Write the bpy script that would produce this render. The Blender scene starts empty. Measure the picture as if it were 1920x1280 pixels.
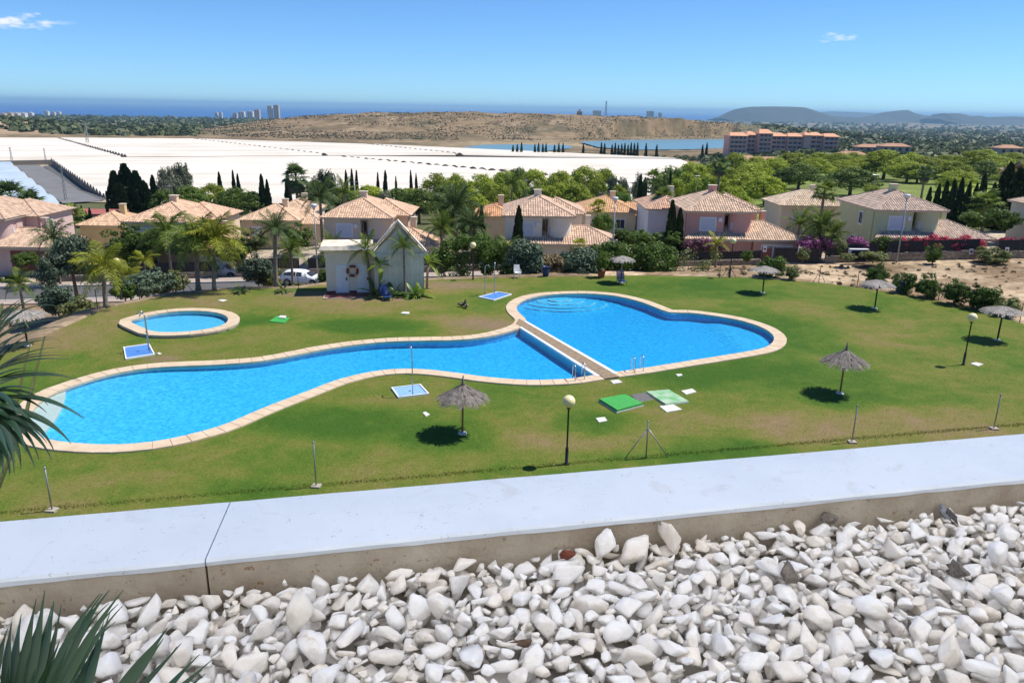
import bpy, math, random
import numpy as np
from mathutils import Vector, Matrix, Euler
from mathutils.geometry import delaunay_2d_cdt

# ------------------------------------------------------------------ camera, sky, sun, exposure
S = bpy.context.scene
COL = S.collection
R_ = math.radians
H = 12.7                                   # eye height above the lawn
cam = bpy.data.objects.new('camera', bpy.data.cameras.new('camera'))
COL.objects.link(cam)
cam.data.lens = 27.0
cam.data.sensor_width = 36.0
cam.data.clip_start = 0.05
cam.data.clip_end = 250000
CR = Euler((R_(90 - 16.9), 0, 0)).to_matrix() @ Matrix.Rotation(R_(.95), 3, 'Z')
cam.matrix_world = Matrix.Translation((0, 0, H)) @ CR.to_4x4()
S.camera = cam

SUN_EL, SUN_BEAR = R_(60), R_(74)          # bearing clockwise from +Y
W = bpy.data.worlds.new('World')
S.world = W
W.use_nodes = True
wn = W.node_tree
wn.nodes.clear()
sky = wn.nodes.new('ShaderNodeTexSky')
sky.sky_type = 'NISHITA'
sky.sun_disc = False
sky.sun_elevation = SUN_EL
sky.sun_rotation = SUN_BEAR
sky.altitude = 100
sky.air_density = .7
sky.dust_density = .1
sky.ozone_density = 1.0
wbg = wn.nodes.new('ShaderNodeBackground')
wbg.inputs['Strength'].default_value = .084
wout = wn.nodes.new('ShaderNodeOutputWorld')
# two small wisps of cloud, fixed to directions of the sky
wtc = wn.nodes.new('ShaderNodeTexCoord')
def wmath(op, a, b=None, c=None):
    n = wn.nodes.new('ShaderNodeMath'); n.operation = op
    for i, v in enumerate((a, b, c)):
        if v is None: continue
        if isinstance(v, (int, float)): n.inputs[i].default_value = v
        else: wn.links.new(v, n.inputs[i])
    return n.outputs[0]
def pdir(px, py):
    return (CR @ Vector(((px - 960) / 1440, -(py - 640) / 1440, -1))).normalized()
wsep = wn.nodes.new('ShaderNodeSeparateXYZ')
wn.links.new(wtc.outputs['Generated'], wsep.inputs[0])
wno = wn.nodes.new('ShaderNodeTexNoise')
wno.inputs['Scale'].default_value = 60; wno.inputs['Detail'].default_value = 6
wmap = wn.nodes.new('ShaderNodeMapping'); wmap.inputs['Scale'].default_value = (1, 1, 3.2)
wn.links.new(wtc.outputs['Generated'], wmap.inputs[0]); wn.links.new(wmap.outputs[0], wno.inputs['Vector'])
cl = None
for (px, py, hw, hh, k) in ((28, 40, .042, .0085, 1.0), (1568, 73, .019, .0065, .75), (118, 44, .012, .003, .35)):
    d = pdir(px, py)
    az = math.atan2(d.x, d.y); el = math.asin(d.z)
    a = wmath('ARCTAN2', wsep.outputs[0], wsep.outputs[1])
    da = wmath('DIVIDE', wmath('SUBTRACT', a, az), hw)
    de = wmath('DIVIDE', wmath('SUBTRACT', wsep.outputs[2], d.z), hh)
    r2 = wmath('ADD', wmath('MULTIPLY', da, da), wmath('MULTIPLY', de, de))
    m = wmath('SUBTRACT', 1.25, r2)
    m = wmath('ADD', m, wmath('MULTIPLY', wmath('SUBTRACT', wno.outputs[0], .62), 4.5))
    m = wmath('MINIMUM', wmath('MAXIMUM', wmath('MULTIPLY', m, .8 * k), 0), .95 * k)
    cl = m if cl is None else wmath('MAXIMUM', cl, m)
wtint = wn.nodes.new('ShaderNodeMixRGB'); wtint.blend_type = 'MULTIPLY'; wtint.inputs[0].default_value = 1
wtint.inputs[2].default_value = (.46, .74, 1.05, 1)
wn.links.new(sky.outputs[0], wtint.inputs[1])
wmix = wn.nodes.new('ShaderNodeMixRGB')
wmix.inputs[2].default_value = (6.6, 6.9, 7.2, 1)
wn.links.new(cl, wmix.inputs[0]); wn.links.new(wtint.outputs[0], wmix.inputs[1])
wn.links.new(wmix.outputs[0], wbg.inputs[0]); wn.links.new(wbg.outputs[0], wout.inputs[0])

sl = bpy.data.lights.new('sun', 'SUN')
sun = bpy.data.objects.new('sun', sl)
COL.objects.link(sun)
sl.energy = 3.5
sl.angle = R_(.8)
sl.color = (1.0, .94, .85)
SV = Vector((math.cos(SUN_EL) * math.sin(SUN_BEAR), math.cos(SUN_EL) * math.cos(SUN_BEAR), math.sin(SUN_EL)))
sun.rotation_euler = SV.to_track_quat('Z', 'Y').to_euler()
sun.location = (0, 0, 60)

S.view_settings.view_transform = 'Standard'
S.view_settings.look = 'None'
S.view_settings.gamma = 1
S.view_settings.use_curve_mapping = False
S.view_settings.exposure = .8
S.cycles.max_bounces = 8
S.cycles.diffuse_bounces = 5
S.cycles.transparent_max_bounces = 16
S.cycles.volume_bounces = 0
S.cycles.caustics_reflective = False
S.cycles.caustics_refractive = False

rnd = random.Random(7)
NR = np.random.default_rng(11)
U = rnd.uniform

# ------------------------------------------------------------------ helpers
def ray(px, py): return CR @ Vector(((px - 960) / 1440, -(py - 640) / 1440, -1))
def G(px, py, z=0.0):                       # ground point seen at a pixel of the 1920 px photograph
    d = ray(px, py); return Vector((0, 0, H)) + d * ((z - H) / d.z)
def at(px, py, Y):                          # point at forward distance Y
    d = ray(px, py); return Vector((0, 0, H)) + d * (Y / d.y)

def link(o, parent=None):
    COL.objects.link(o)
    if parent is not None: o.parent = parent
    return o
def tag(o, label=None, cat=None, group=None, kind=None):
    if label: o['label'] = label
    if cat: o['category'] = cat
    if group: o['group'] = group
    if kind: o['kind'] = kind
    return o
def empty(name, loc=(0, 0, 0), rz=0, label=None, cat=None, group=None):
    o = bpy.data.objects.new(name, None)
    o.empty_display_size = .3
    link(o); o.location = loc; o.rotation_euler = (0, 0, rz)
    return tag(o, label, cat, group)
def meshobj(name, me, mat, parent=None, loc=None, rz=0):
    o = bpy.data.objects.new(name, me)
    link(o, parent)
    if mat is not None:
        if len(me.materials) == 0: me.materials.append(mat)
        elif me.materials[0] != mat:
            o.material_slots[0].link = 'OBJECT'; o.material_slots[0].material = mat
    if loc is not None: o.location = loc
    if rz: o.rotation_euler = (0, 0, rz)
    return o
def copy_tree(o, parent=None):
    c = o.copy(); COL.objects.link(c)
    c.parent = parent
    for ch in list(o.children): copy_tree(ch, c)
    return c

class MB:
    def __init__(s): s.v = []; s.f = []
    def add(s, vs, fs):
        n = len(s.v); s.v += [tuple(p) for p in vs]; s.f += [tuple(i + n for i in f) for f in fs]; return s
    def box(s, x0, x1, y0, y1, z0, z1):
        return s.add([(x0,y0,z0),(x1,y0,z0),(x1,y1,z0),(x0,y1,z0),(x0,y0,z1),(x1,y0,z1),(x1,y1,z1),(x0,y1,z1)],
                     [(0,3,2,1),(4,5,6,7),(0,1,5,4),(1,2,6,5),(2,3,7,6),(3,0,4,7)])
    def prism(s, poly, z0, z1):
        n = len(poly)
        return s.add([(p[0], p[1], z0) for p in poly] + [(p[0], p[1], z1) for p in poly],
                     [tuple(range(n))[::-1], tuple(range(n, 2*n))] + [(i, (i+1) % n, n+(i+1) % n, n+i) for i in range(n)])
    def extr(s, prof, y0, y1):              # profile in x,z extruded along y
        n = len(prof)
        return s.add([(p[0], y0, p[1]) for p in prof] + [(p[0], y1, p[1]) for p in prof],
                     [tuple(range(n)), tuple(range(n, 2*n))[::-1]] + [(i, n+i, n+(i+1) % n, (i+1) % n) for i in range(n)])
    def tube(s, path, rad, seg=8, caps=True):
        P = [Vector(p) for p in path]
        if isinstance(rad, (int, float)): rad = [rad] * len(P)
        rings = []; ref = None
        for i, p in enumerate(P):
            t = (P[min(i+1, len(P)-1)] - P[max(i-1, 0)]).normalized()
            if ref is None: ref = Vector((0,0,1)) if abs(t.z) < .9 else Vector((1,0,0))
            a = t.cross(ref).normalized(); b = a.cross(t).normalized(); ref = b
            rings.append([p + (a*math.cos(2*math.pi*k/seg) + b*math.sin(2*math.pi*k/seg)) * rad[i] for k in range(seg)])
        vs = [v for r in rings for v in r]
        fs = [(i*seg+k, (i+1)*seg+k, (i+1)*seg+(k+1) % seg, i*seg+(k+1) % seg) for i in range(len(P)-1) for k in range(seg)]
        if caps: fs += [tuple(range(seg)), tuple(range((len(P)-1)*seg, len(P)*seg))[::-1]]
        return s.add(vs, fs)
    def lathe(s, prof, seg=16, c=(0,0,0), a0=0, a1=2*math.pi):
        full = abs(a1 - a0 - 2*math.pi) < 1e-6
        n = seg if full else seg + 1
        vs = []
        for r, z in prof:
            for k in range(n):
                a = a0 + (a1-a0)*k/seg
                vs.append((c[0]+r*math.cos(a), c[1]+r*math.sin(a), c[2]+z))
        fs = []
        for i in range(len(prof)-1):
            for k in range(seg):
                k2 = (k+1) % n
                fs.append((i*n+k, i*n+k2, (i+1)*n+k2, (i+1)*n+k))
        return s.add(vs, fs)
    def mesh(s, name, smooth=False):
        me = bpy.data.meshes.new(name); me.from_pydata(s.v, [], s.f); me.update()
        if smooth: me.polygons.foreach_set('use_smooth', [True] * len(me.polygons))
        return me
    def build(s, name, mat, parent=None, smooth=False, loc=None, rz=0):
        return meshobj(name, s.mesh(name, smooth), mat, parent, loc, rz)

def quads_mesh(name, V, n=4):               # V: (faces, n, 3) array of separate polygons
    F = len(V); me = bpy.data.meshes.new(name)
    me.vertices.add(F*n); me.vertices.foreach_set('co', V.astype(np.float32).ravel())
    me.loops.add(F*n); me.loops.foreach_set('vertex_index', np.arange(F*n, dtype=np.int32))
    me.polygons.add(F); me.polygons.foreach_set('loop_start', np.arange(0, F*n, n, dtype=np.int32))
    me.update(calc_edges=True); return me

# ------------------------------------------------------------------ materials
def nodes_of(m):
    m.use_nodes = True; nt = m.node_tree; return nt, nt.nodes, nt.links
def ramp(n, stops):
    r = n.new('ShaderNodeValToRGB'); e = r.color_ramp.elements
    while len(e) < len(stops): e.new(.5)
    for el, (p, c) in zip(e, stops): el.position = p; el.color = (*c, 1)
    return r
def MAT(name, col, rough=.75, col2=None, scale=2.0, bump=0.0, bscale=30, spec=.3, metal=0, coords='pos', island=0.0, detail=6, hue=None):
    """plain surface: colour broken by noise, optional fine relief, optional change from piece to piece"""
    m = bpy.data.materials.new(name); nt, n, l = nodes_of(m)
    b = n['Principled BSDF']; b.inputs['Roughness'].default_value = rough
    b.inputs['Specular IOR Level'].default_value = spec; b.inputs['Metallic'].default_value = metal
    if coords == 'pos': src = n.new('ShaderNodeNewGeometry').outputs['Position']
    else: src = n.new('ShaderNodeTexCoord').outputs['Object']
    if col2 is None: col2 = tuple(c * .8 for c in col)
    no = n.new('ShaderNodeTexNoise'); no.inputs['Scale'].default_value = scale; no.inputs['Detail'].default_value = detail
    no.inputs['Roughness'].default_value = .6
    l.new(src, no.inputs['Vector'])
    r = ramp(n, [(.32, col2), (.68, col)]); l.new(no.outputs[0], r.inputs[0])
    out = r.outputs[0]
    if island:
        g = n.new('ShaderNodeNewGeometry'); mr = n.new('ShaderNodeMapRange')
        mr.inputs['To Min'].default_value = 1 - island; mr.inputs['To Max'].default_value = 1 + island
        l.new(g.outputs['Random Per Island'], mr.inputs[0])
        hs = n.new('ShaderNodeHueSaturation'); l.new(mr.outputs[0], hs.inputs['Value']); l.new(out, hs.inputs['Color']); out = hs.outputs[0]
    l.new(out, b.inputs['Base Color'])
    if bump:
        n2 = n.new('ShaderNodeTexNoise'); n2.inputs['Scale'].default_value = bscale; n2.inputs['Detail'].default_value = 5
        l.new(src, n2.inputs['Vector'])
        bp = n.new('ShaderNodeBump'); bp.inputs['Strength'].default_value = min(1, bump); bp.inputs['Distance'].default_value = .02
        l.new(n2.outputs[0], bp.inputs['Height']); l.new(bp.outputs[0], b.inputs['Normal'])
    return m
def LEAF(name, c1, c2, c3=None, rough=.55, trans=.3, gloss=.25):
    """foliage: every leaf its own tint, light passes through"""
    m = bpy.data.materials.new(name); nt, n, l = nodes_of(m)
    b = n['Principled BSDF']; b.inputs['Roughness'].default_value = rough; b.inputs['Specular IOR Level'].default_value = gloss
    g = n.new('ShaderNodeNewGeometry'); oi = n.new('ShaderNodeObjectInfo')
    r = ramp(n, [(0, c1), (.55, c2), (1, c3 or c2)])
    l.new(g.outputs['Random Per Island'], r.inputs[0])
    mr = n.new('ShaderNodeMapRange'); mr.inputs['To Min'].default_value = .78; mr.inputs['To Max'].default_value = 1.22
    l.new(oi.outputs['Random'], mr.inputs[0])
    hs = n.new('ShaderNodeHueSaturation'); l.new(mr.outputs[0], hs.inputs['Value']); l.new(r.outputs[0], hs.inputs['Color'])
    l.new(hs.outputs[0], b.inputs['Base Color'])
    t = n.new('ShaderNodeBsdfTranslucent'); l.new(hs.outputs[0], t.inputs[0])
    mx = n.new('ShaderNodeMixShader'); mx.inputs[0].default_value = trans
    l.new(b.outputs[0], mx.inputs[1]); l.new(t.outputs[0], mx.inputs[2])
    l.new(mx.outputs[0], n['Material Output'].inputs[0]); return m

M = {}
M['white_paint'] = MAT('white_paint', (.8, .8, .8), .55, (.72, .72, .74), 3)
M['white_frame'] = MAT('white_frame', (.78, .78, .78), .5, (.7, .7, .72), 4)
M['shutter'] = MAT('shutter', (.62, .66, .72), .5, (.55, .6, .66), 8)
M['glass'] = MAT('glass', (.04, .05, .07), .08, (.03, .04, .05), 2, spec=.6)
M['dark'] = MAT('dark', (.02, .02, .022), .6)
M['black_metal'] = MAT('black_metal', (.012, .012, .014), .4, (.02, .02, .022), 20, spec=.5)
M['steel'] = MAT('steel', (.62, .63, .64), .25, (.5, .5, .52), 10, metal=.9)
M['galv'] = MAT('galv', (.36, .37, .37), .45, (.28, .29, .3), 25, metal=.6)
M['rust_post'] = MAT('rust_post', (.1, .075, .055), .8, (.06, .045, .035), 20)
M['concrete_foot'] = MAT('concrete_foot', (.42, .38, .32), .9, (.3, .27, .22), 12, bump=.5)
M['slab'] = MAT('slab', (.66, .65, .62), .85, (.5, .49, .46), 6, bump=.3)
M['globe'] = MAT('globe', (.86, .75, .42), .35, (.8, .69, .38), 3, spec=.5)
M['blue_plastic'] = MAT('blue_plastic', (.02, .05, .16), .5, (.015, .035, .12), 6)
M['trunk'] = MAT('trunk', (.2, .16, .12), .95, (.11, .085, .06), 9, bump=1, bscale=25)
M['palm_trunk'] = MAT('palm_trunk', (.3, .26, .21), .95, (.16, .13, .1), 7, bump=1, bscale=18)
M['red_tile'] = MAT('red_tile', (.2, .055, .045), .55, (.14, .04, .035), 5)
M['orange_pot'] = MAT('orange_pot', (.42, .12, .05), .8, (.33, .09, .04), 8)
M['terracotta'] = MAT('terracotta', (.35, .15, .08), .85, (.26, .11, .06), 8)
M['thatch'] = None

# ------------------------------------------------------------------ value noise
_tab = np.random.default_rng(3).random((256, 256))
def vnoise(x, y):
    xi = np.floor(x).astype(int); yi = np.floor(y).astype(int); fx = x - xi; fy = y - yi
    fx = fx*fx*(3-2*fx); fy = fy*fy*(3-2*fy)
    a = _tab[xi & 255, yi & 255]; b = _tab[(xi+1) & 255, yi & 255]; c = _tab[xi & 255, (yi+1) & 255]; d = _tab[(xi+1) & 255, (yi+1) & 255]
    return (a*(1-fx)+b*fx)*(1-fy) + (c*(1-fx)+d*fx)*fy
def fbm(x, y, o=4):
    s = 0; a = .5
    for k in range(o): s = s + a*vnoise(x*2**k + 17*k, y*2**k + 31*k); a *= .5
    return s
def sst(a, b, x):
    t = np.clip((x-a)/(b-a), 0, 1); return t*t*(3-2*t)
# ------------------------------------------------------------------ terrain
lawn_px = [(60,640),(150,600),(200,577),(330,551),(450,541),(560,540),(620,532),(830,524),(960,520),(1200,516),(1400,520),(1550,531),(1700,552),(1800,573),(1870,592),(1920,607)]
LAWN = [tuple(G(*q)[:2]) for q in lawn_px] + [(33.6, 42), (33.5, 30), (30, 17), (-22, 6), (-26, 12), (-26.6, 30)]
LA = np.array(LAWN)
def lawn_dist(x, y):                        # + outside, - inside
    x = np.asarray(x, float); y = np.asarray(y, float)
    best = np.full(x.shape, 1e9); ins = np.zeros(x.shape, bool)
    for i in range(len(LA)):
        a = LA[i]; b = LA[(i+1) % len(LA)]; e = b - a
        t = np.clip(((x-a[0])*e[0] + (y-a[1])*e[1]) / (e@e), 0, 1)
        best = np.minimum(best, np.hypot(x-a[0]-t*e[0], y-a[1]-t*e[1]))
        c = ((a[1] > y) != (b[1] > y)) & (x < (b[0]-a[0]) * (y-a[1]) / (b[1]-a[1]+1e-12) + a[0])
        ins ^= c
    return np.where(ins, -best, best)
def street_z(x): return np.clip(-3.28 + .043*np.asarray(x, float), -5.4, -1.1)
HX = [-640,-560,-450,-380,-300,-200,-100,0,150,250,330,400,480,560,640]
HZ = [0,0,7,17,27,32,36,35,33.5,30,25,19,11,4,0]
def coast(x): return np.clip(5264 + (x + 2346)*.98, 4300, 30000)
def hz_arr(x, y):
    x = np.asarray(x, float); y = np.asarray(y, float)
    d = lawn_dist(x, y)
    sz = street_z(x)
    wl = sst(-6, 8, x)
    near = sz * sst(0, 12 + 6*wl, d)
    near = near - .25*sst(79, 83, y)
    near = near + .1*(fbm(x*.5, y*.5)-.5)*sst(0.3, 3, d)*(1-sst(63, 66, y)*(1-sst(79, 84, y)))
    near = np.where(y < 10, 0*near, near)
    b = x / np.maximum(y, 1)
    fl = np.interp(y, [95,160,250,330,860,2000,5000,9000,70000], [-5.2,-10,-20,-24,-24.5,-42,-84,-88,-88])
    fr = np.interp(y, [95,200,400,560,1000,2000,5000,9000,70000], [-3.2,-8,-12.5,-16,-26,-42,-78,-82,-82])
    far = fl + (fr-fl)*sst(.2, .38, b)
    far = far + (fbm(x*.02, y*.02)-.5)*np.clip((y-95)/120, 0, 1.6)*(.3+.7*sst(.24, .34, b))
    z = near + (far-near)*sst(92, 125, y)
    # dry hill behind the greenhouses
    hh = np.interp(x + 60*(fbm(x*.004, y*.004)-.5), HX, HZ)
    foot = 862 + 40*np.sin(x*.006) + 160*sst(0, 330, x)
    c = sst(0, 1, (y-foot)/(1185-foot)*.9) * (1-sst(1260, 1900, y))
    z = z + hh*c*(1 + .0*x) + c*(1-c)*hh*.5*(fbm(x*.012, y*.006)-.5)*1.6 + c*6.5*(fbm(x*.03, y*.03)-.5) + c*3.0*(fbm(x*.09, y*.05)-.5) + 2.5*c*(np.abs(vnoise(x*.018+5, y*.01)-.5)-.25)
    # quarry bank at far left
    z = z + 14*np.exp(-(((x+640)/95)**2)) * np.exp(-(((y-985)/90)**2)) * (.75+.5*fbm(x*.03, y*.03))
    z = np.where(y > coast(x), -96, z)
    z = np.where(d < 0, np.where(d < -.8, -3.2, -.06 + d*3.9), z)
    return z
def hz(x, y):
    z = float(hz_arr(np.array([x]), np.array([y]))[0])
    return 0.0 if float(lawn_dist(np.array([x]), np.array([y]))[0]) < 0 else z

LAKES = [[(868,276),(905,271.5),(960,270.5),(1062,272),(1075,277),(1000,286),(930,287)], [(1085,266),(1160,262.5),(1250,261.5),(1368,261),(1370,277),(1300,280),(1180,281),(1120,276)]]
def np_in(L, q):
    c_ = np.zeros(len(q), bool); L = np.array([p[:2] for p in L])
    for i in range(len(L)):
        a, b = L[i-1], L[i]; c_ ^= ((a[1] > q[:, 1]) != (b[1] > q[:, 1])) & (q[:, 0] < (b[0]-a[0])*(q[:, 1]-a[1])/(b[1]-a[1]+1e-12)+a[0])
    return c_
ang = np.concatenate([np.arange(-66, 66.01, .27), np.arange(70, 294, 4.0)])
rad = [6.0]
while rad[-1] < 70000:
    r = rad[-1]
    rad.append(r*(1.012 if 30 < r < 110 else 1.016 if r < 2100 else 1.06))
rad = np.array(rad)
A, RR = np.meshgrid(np.radians(ang), rad)
X = RR*np.sin(A); Y = RR*np.cos(A); Z = hz_arr(X, Y)
nr, na = X.shape
for L in LAKES:
    c_ = np_in([G(a, b, -24) for a, b in L], np.stack([X.ravel(), Y.ravel()], 1)).reshape(X.shape); Z = np.where(c_, -27, Z)
    big_ = np_in([G(960+(a-np.mean([q[0] for q in L]))*1.06+np.mean([q[0] for q in L])-960, 273+(b-273)*1.5, -24) for a, b in L], np.stack([X.ravel(), Y.ravel()], 1)).reshape(X.shape)
    Z = np.where(big_ & ~c_, np.minimum(np.maximum(Z, -24.6), -23.4), Z)
V = np.stack([X, Y, Z], -1).reshape(-1, 3)
idx = np.arange(nr*na).reshape(nr, na)
a = idx[:-1]; b = idx[1:]; a2 = np.roll(a, -1, 1); b2 = np.roll(b, -1, 1)
F = np.stack([a, a2, b2, b], -1).reshape(-1, 4)
me = bpy.data.meshes.new('ground')
me.vertices.add(len(V)); me.vertices.foreach_set('co', V.astype(np.float32).ravel())
me.loops.add(F.size); me.loops.foreach_set('vertex_index', F.astype(np.int32).ravel())
me.polygons.add(len(F)); me.polygons.foreach_set('loop_start', np.arange(0, F.size, 4, dtype=np.int32))
me.polygons.foreach_set('use_smooth', np.ones(len(F), bool))
me.update(calc_edges=True)
# ground cover by place: sand of the empty lot, garden soil, golf turf, scrub hill, farmed plain
x, y = V[:, 0], V[:, 1]
n1 = fbm(x*.25, y*.25); n2 = fbm(x*.02, y*.02); n3 = fbm(x*.0045, y*.0045)
bear = x / np.maximum(y, 1)
def mixc(c, d, t): return c + (np.array(d) - c) * t[:, None]
C = np.tile(np.array([.43, .33, .22]), (len(V), 1))
C = mixc(C, (.24, .17, .105), sst(.45, .62, n1))
C = mixc(C, (.22, .165, .11), (1-sst(2, 10, x)) * .85 * (1-.5*sst(.4, .6, n1)))
C = mixc(C, (.40, .34, .26), sst(77.5, 79, y)*(1-sst(96, 104, y))); C = mixc(C, (.09, .085, .045), sst(78, 84, y)*sst(.5, .62, n1)); C = mixc(C, (.10, .095, .05), sst(96, 104, y))  # pale paving round the villas, put in to bounce light onto their fronts
scrub = .5*sst(.3, .6, n1) + .5*sst(.35, .6, n2)
C = mixc(C, (.10, .11, .045), sst(95, 130, y)*scrub)
fair = sst(100, 115, y)*(1-sst(330, 420, y))*sst(.10, .16, bear)*(1-sst(.80, .9, bear))
C = mixc(C, (.2, .26, .055), fair*(.55+.45*sst(.35, .5, n2)))
lawn2 = sst(.13, .15, bear)*(1-sst(.21, .23, bear))*sst(150, 170, y)*(1-sst(255, 275, y))
C = mixc(C, (.24, .26, .08), lawn2)
dry = sst(330, 420, y)*(1-sst(.28, .34, bear)*(1-sst(700, 900, y)))
C = mixc(C, (.235, .17, .10), dry)
C = mixc(C, (.16, .12, .068), dry*sst(.42, .6, n2)*.85)
gully = sst(.5, .64, fbm(x*.035+9, y*.05+4)) * dry
C = mixc(C, (.10, .088, .048), gully*.8)
C = mixc(C, (.33, .25, .16), dry*sst(.58, .68, fbm(x*.03+40, y*.06+7))*.7)
plain = sst(1500, 1900, y)
plain = np.maximum(plain, sst(.24, .34, bear)*sst(420, 560, y))
plain = np.maximum(plain, sst(900, 960, y)*(1-sst(-.43, -.36, bear)))
C = mixc(C, (.17, .15, .095), plain)
C = mixc(C, (.27, .19, .13), plain*sst(.52, .62, n3))
C = mixc(C, (.08, .1, .055), plain*(1-sst(.38, .48, n3))*.8)
q = np.exp(-(((x+640)/110)**2)) * np.exp(-(((y-985)/110)**2))
C = mixc(C, (.40, .29, .19), np.clip(q*2, 0, 1))
shore = np.exp(-((y-(850+.2*x))/60)**2) * sst(-150, 40, x) * (1-sst(330, 420, x))
C = mixc(C, (.36, .29, .18), np.clip(shore, 0, 1)*.8)
ca = me.color_attributes.new('cover', 'FLOAT_COLOR', 'POINT')
ca.data.foreach_set('color', np.concatenate([np.clip(C, 0, 1), np.ones((len(V), 1))], 1).astype(np.float32).ravel())
gm = bpy.data.materials.new('ground_cover'); nt, n, l = nodes_of(gm)
bs = n['Principled BSDF']; bs.inputs['Roughness'].default_value = .95; bs.inputs['Specular IOR Level'].default_value = .1
at_ = n.new('ShaderNodeAttribute'); at_.attribute_name = 'cover'
geo = n.new('ShaderNodeNewGeometry')
def tnoise(sc, de=8, ro=.65):
    t = n.new('ShaderNodeTexNoise'); t.inputs['Scale'].default_value = sc; t.inputs['Detail'].default_value = de; t.inputs['Roughness'].default_value = ro
    l.new(geo.outputs['Position'], t.inputs['Vector']); return t
f1 = tnoise(1.3); f2 = tnoise(.09)
mrs = []
for t, lo, hi in ((f1, .45, 1.5), (f2, .6, 1.4)):
    m_ = n.new('ShaderNodeMapRange'); m_.inputs['From Min'].default_value = .28; m_.inputs['From Max'].default_value = .72
    m_.inputs['To Min'].default_value = lo; m_.inputs['To Max'].default_value = hi; l.new(t.outputs[0], m_.inputs[0]); mrs.append(m_)
mu = n.new('ShaderNodeMath'); mu.operation = 'MULTIPLY'; l.new(mrs[0].outputs[0], mu.inputs[0]); l.new(mrs[1].outputs[0], mu.inputs[1])
hs = n.new('ShaderNodeHueSaturation'); l.new(at_.outputs['Color'], hs.inputs['Color']); l.new(mu.outputs[0], hs.inputs['Value'])
l.new(hs.outputs[0], bs.inputs['Base Color'])
bp = n.new('ShaderNodeBump'); bp.inputs['Strength'].default_value = .7; bp.inputs['Distance'].default_value = .15
l.new(f1.outputs[0], bp.inputs['Height']); l.new(bp.outputs[0], bs.inputs['Normal'])
tag(meshobj('ground', me, gm), 'dry sandy ground, scrub hill and plain reaching the coast', kind='structure')

# scrub bushes dotted over the dry hill, too many and too small to count
def scatter_blobs(name, P, sizes, mat, k, label, flat=.8, leaf=.6):
    P = np.repeat(P, k, 0); sz = np.repeat(sizes, k)
    n_ = len(P)
    u = NR.normal(size=(n_, 3)); u /= np.linalg.norm(u, axis=1)[:, None]; u[:, 2] = np.abs(u[:, 2])
    c = P + u*(sz*NR.uniform(.45, 1, n_))[:, None]*np.array([1, 1, flat*1.2])
    t = NR.normal(size=(n_, 3)); t = t - (t*u).sum(1)[:, None]*u*.7; t /= np.linalg.norm(t, axis=1)[:, None]
    w = np.cross(u, t); w /= np.linalg.norm(w, axis=1)[:, None]
    s = (sz*leaf*NR.uniform(.6, 1.2, n_))[:, None]
    q = np.stack([c-t*s-w*s*.7, c+t*s-w*s*.6, c+t*s*.8+w*s*.7, c-t*s*.7+w*s*.8], 1)
    return tag(meshobj(name, quads_mesh(name, q), mat), label, kind='stuff')
M['scrub'] = LEAF('scrub', (.05, .05, .025), (.085, .08, .04), (.12, .105, .055), trans=.1)
M['far_wood'] = LEAF('far_wood', (.055, .078, .03), (.1, .125, .045), (.16, .175, .07), trans=.15)
def polar_pts(n_, b0, b1, y0, y1, keep=None):
    y = 1/NR.uniform(1/y1, 1/y0, n_); b_ = NR.uniform(b0, b1, n_); x = b_*y
    z = hz_arr(x, y); P = np.stack([x, y, z], 1)
    ok = (z > -95)
    if keep is not None: ok &= keep(x, y, z)
    return P[ok]
P = polar_pts(15000, -.48, .38, 855, 1230, lambda x, y, z: (z > -23.2) & (fbm(x*.02+3, y*.02) > .36))
scatter_blobs('hill_scrub', P, NR.uniform(.35, 1.25, len(P)), M['scrub'], 6, 'low dry scrub bushes dotted over the brown hill')
P = polar_pts(6500, -.72, -.05, 900, 5000, lambda x, y, z: ~((y < 1500) & (x/y > -.4)))
scatter_blobs('coastal_plain_trees', P, (2.2+P[:, 1]*.0022)*NR.uniform(.6, 1.4, len(P)), M['far_wood'], 8, 'dark far-off trees covering the plain before the sea', leaf=.7)
P = polar_pts(10000, .24, .86, 460, 8000, lambda x, y, z: (x/y > .3) | (y > 1500) | (y < 640))
scatter_blobs('plain_trees', P, (2.6+P[:, 1]*.0016)*NR.uniform(.6, 1.4, len(P)), M['far_wood'], 12, 'far-off woods on the plain beyond the pink apartment building', leaf=.6)

# sea, lakes
def water_mat(name, col, rough, bscale, bs_):
    m = bpy.data.materials.new(name); nt, n, l = nodes_of(m); b = n['Principled BSDF']
    b.inputs['Base Color'].default_value = (*col, 1); b.inputs['Roughness'].default_value = rough; b.inputs['Specular IOR Level'].default_value = .35
    g = n.new('ShaderNodeNewGeometry'); t = n.new('ShaderNodeTexNoise'); t.inputs['Scale'].default_value = bscale; t.inputs['Detail'].default_value = 6
    l.new(g.outputs['Position'], t.inputs['Vector']); bp = n.new('ShaderNodeBump'); bp.inputs['Strength'].default_value = bs_; bp.inputs['Distance'].default_value = 1
    l.new(t.outputs[0], bp.inputs['Height']); l.new(bp.outputs[0], b.inputs['Normal']); return m
mb = MB()
N = 96
mb.add([(0, 0, -90)] + [(66000*math.sin(2*math.pi*k/N), 66000*math.cos(2*math.pi*k/N), -90) for k in range(N)], [(0, (k+1) % N+1, k+1) for k in range(N)])
M['sea'] = water_mat('sea', (.01, .085, .28), .45, .03, .5)
tag(mb.build('sea', M['sea']), 'deep blue sea along the horizon', kind='structure')
M['lake'] = water_mat('lake', (.13, .25, .29), .3, .3, .3)
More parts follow.
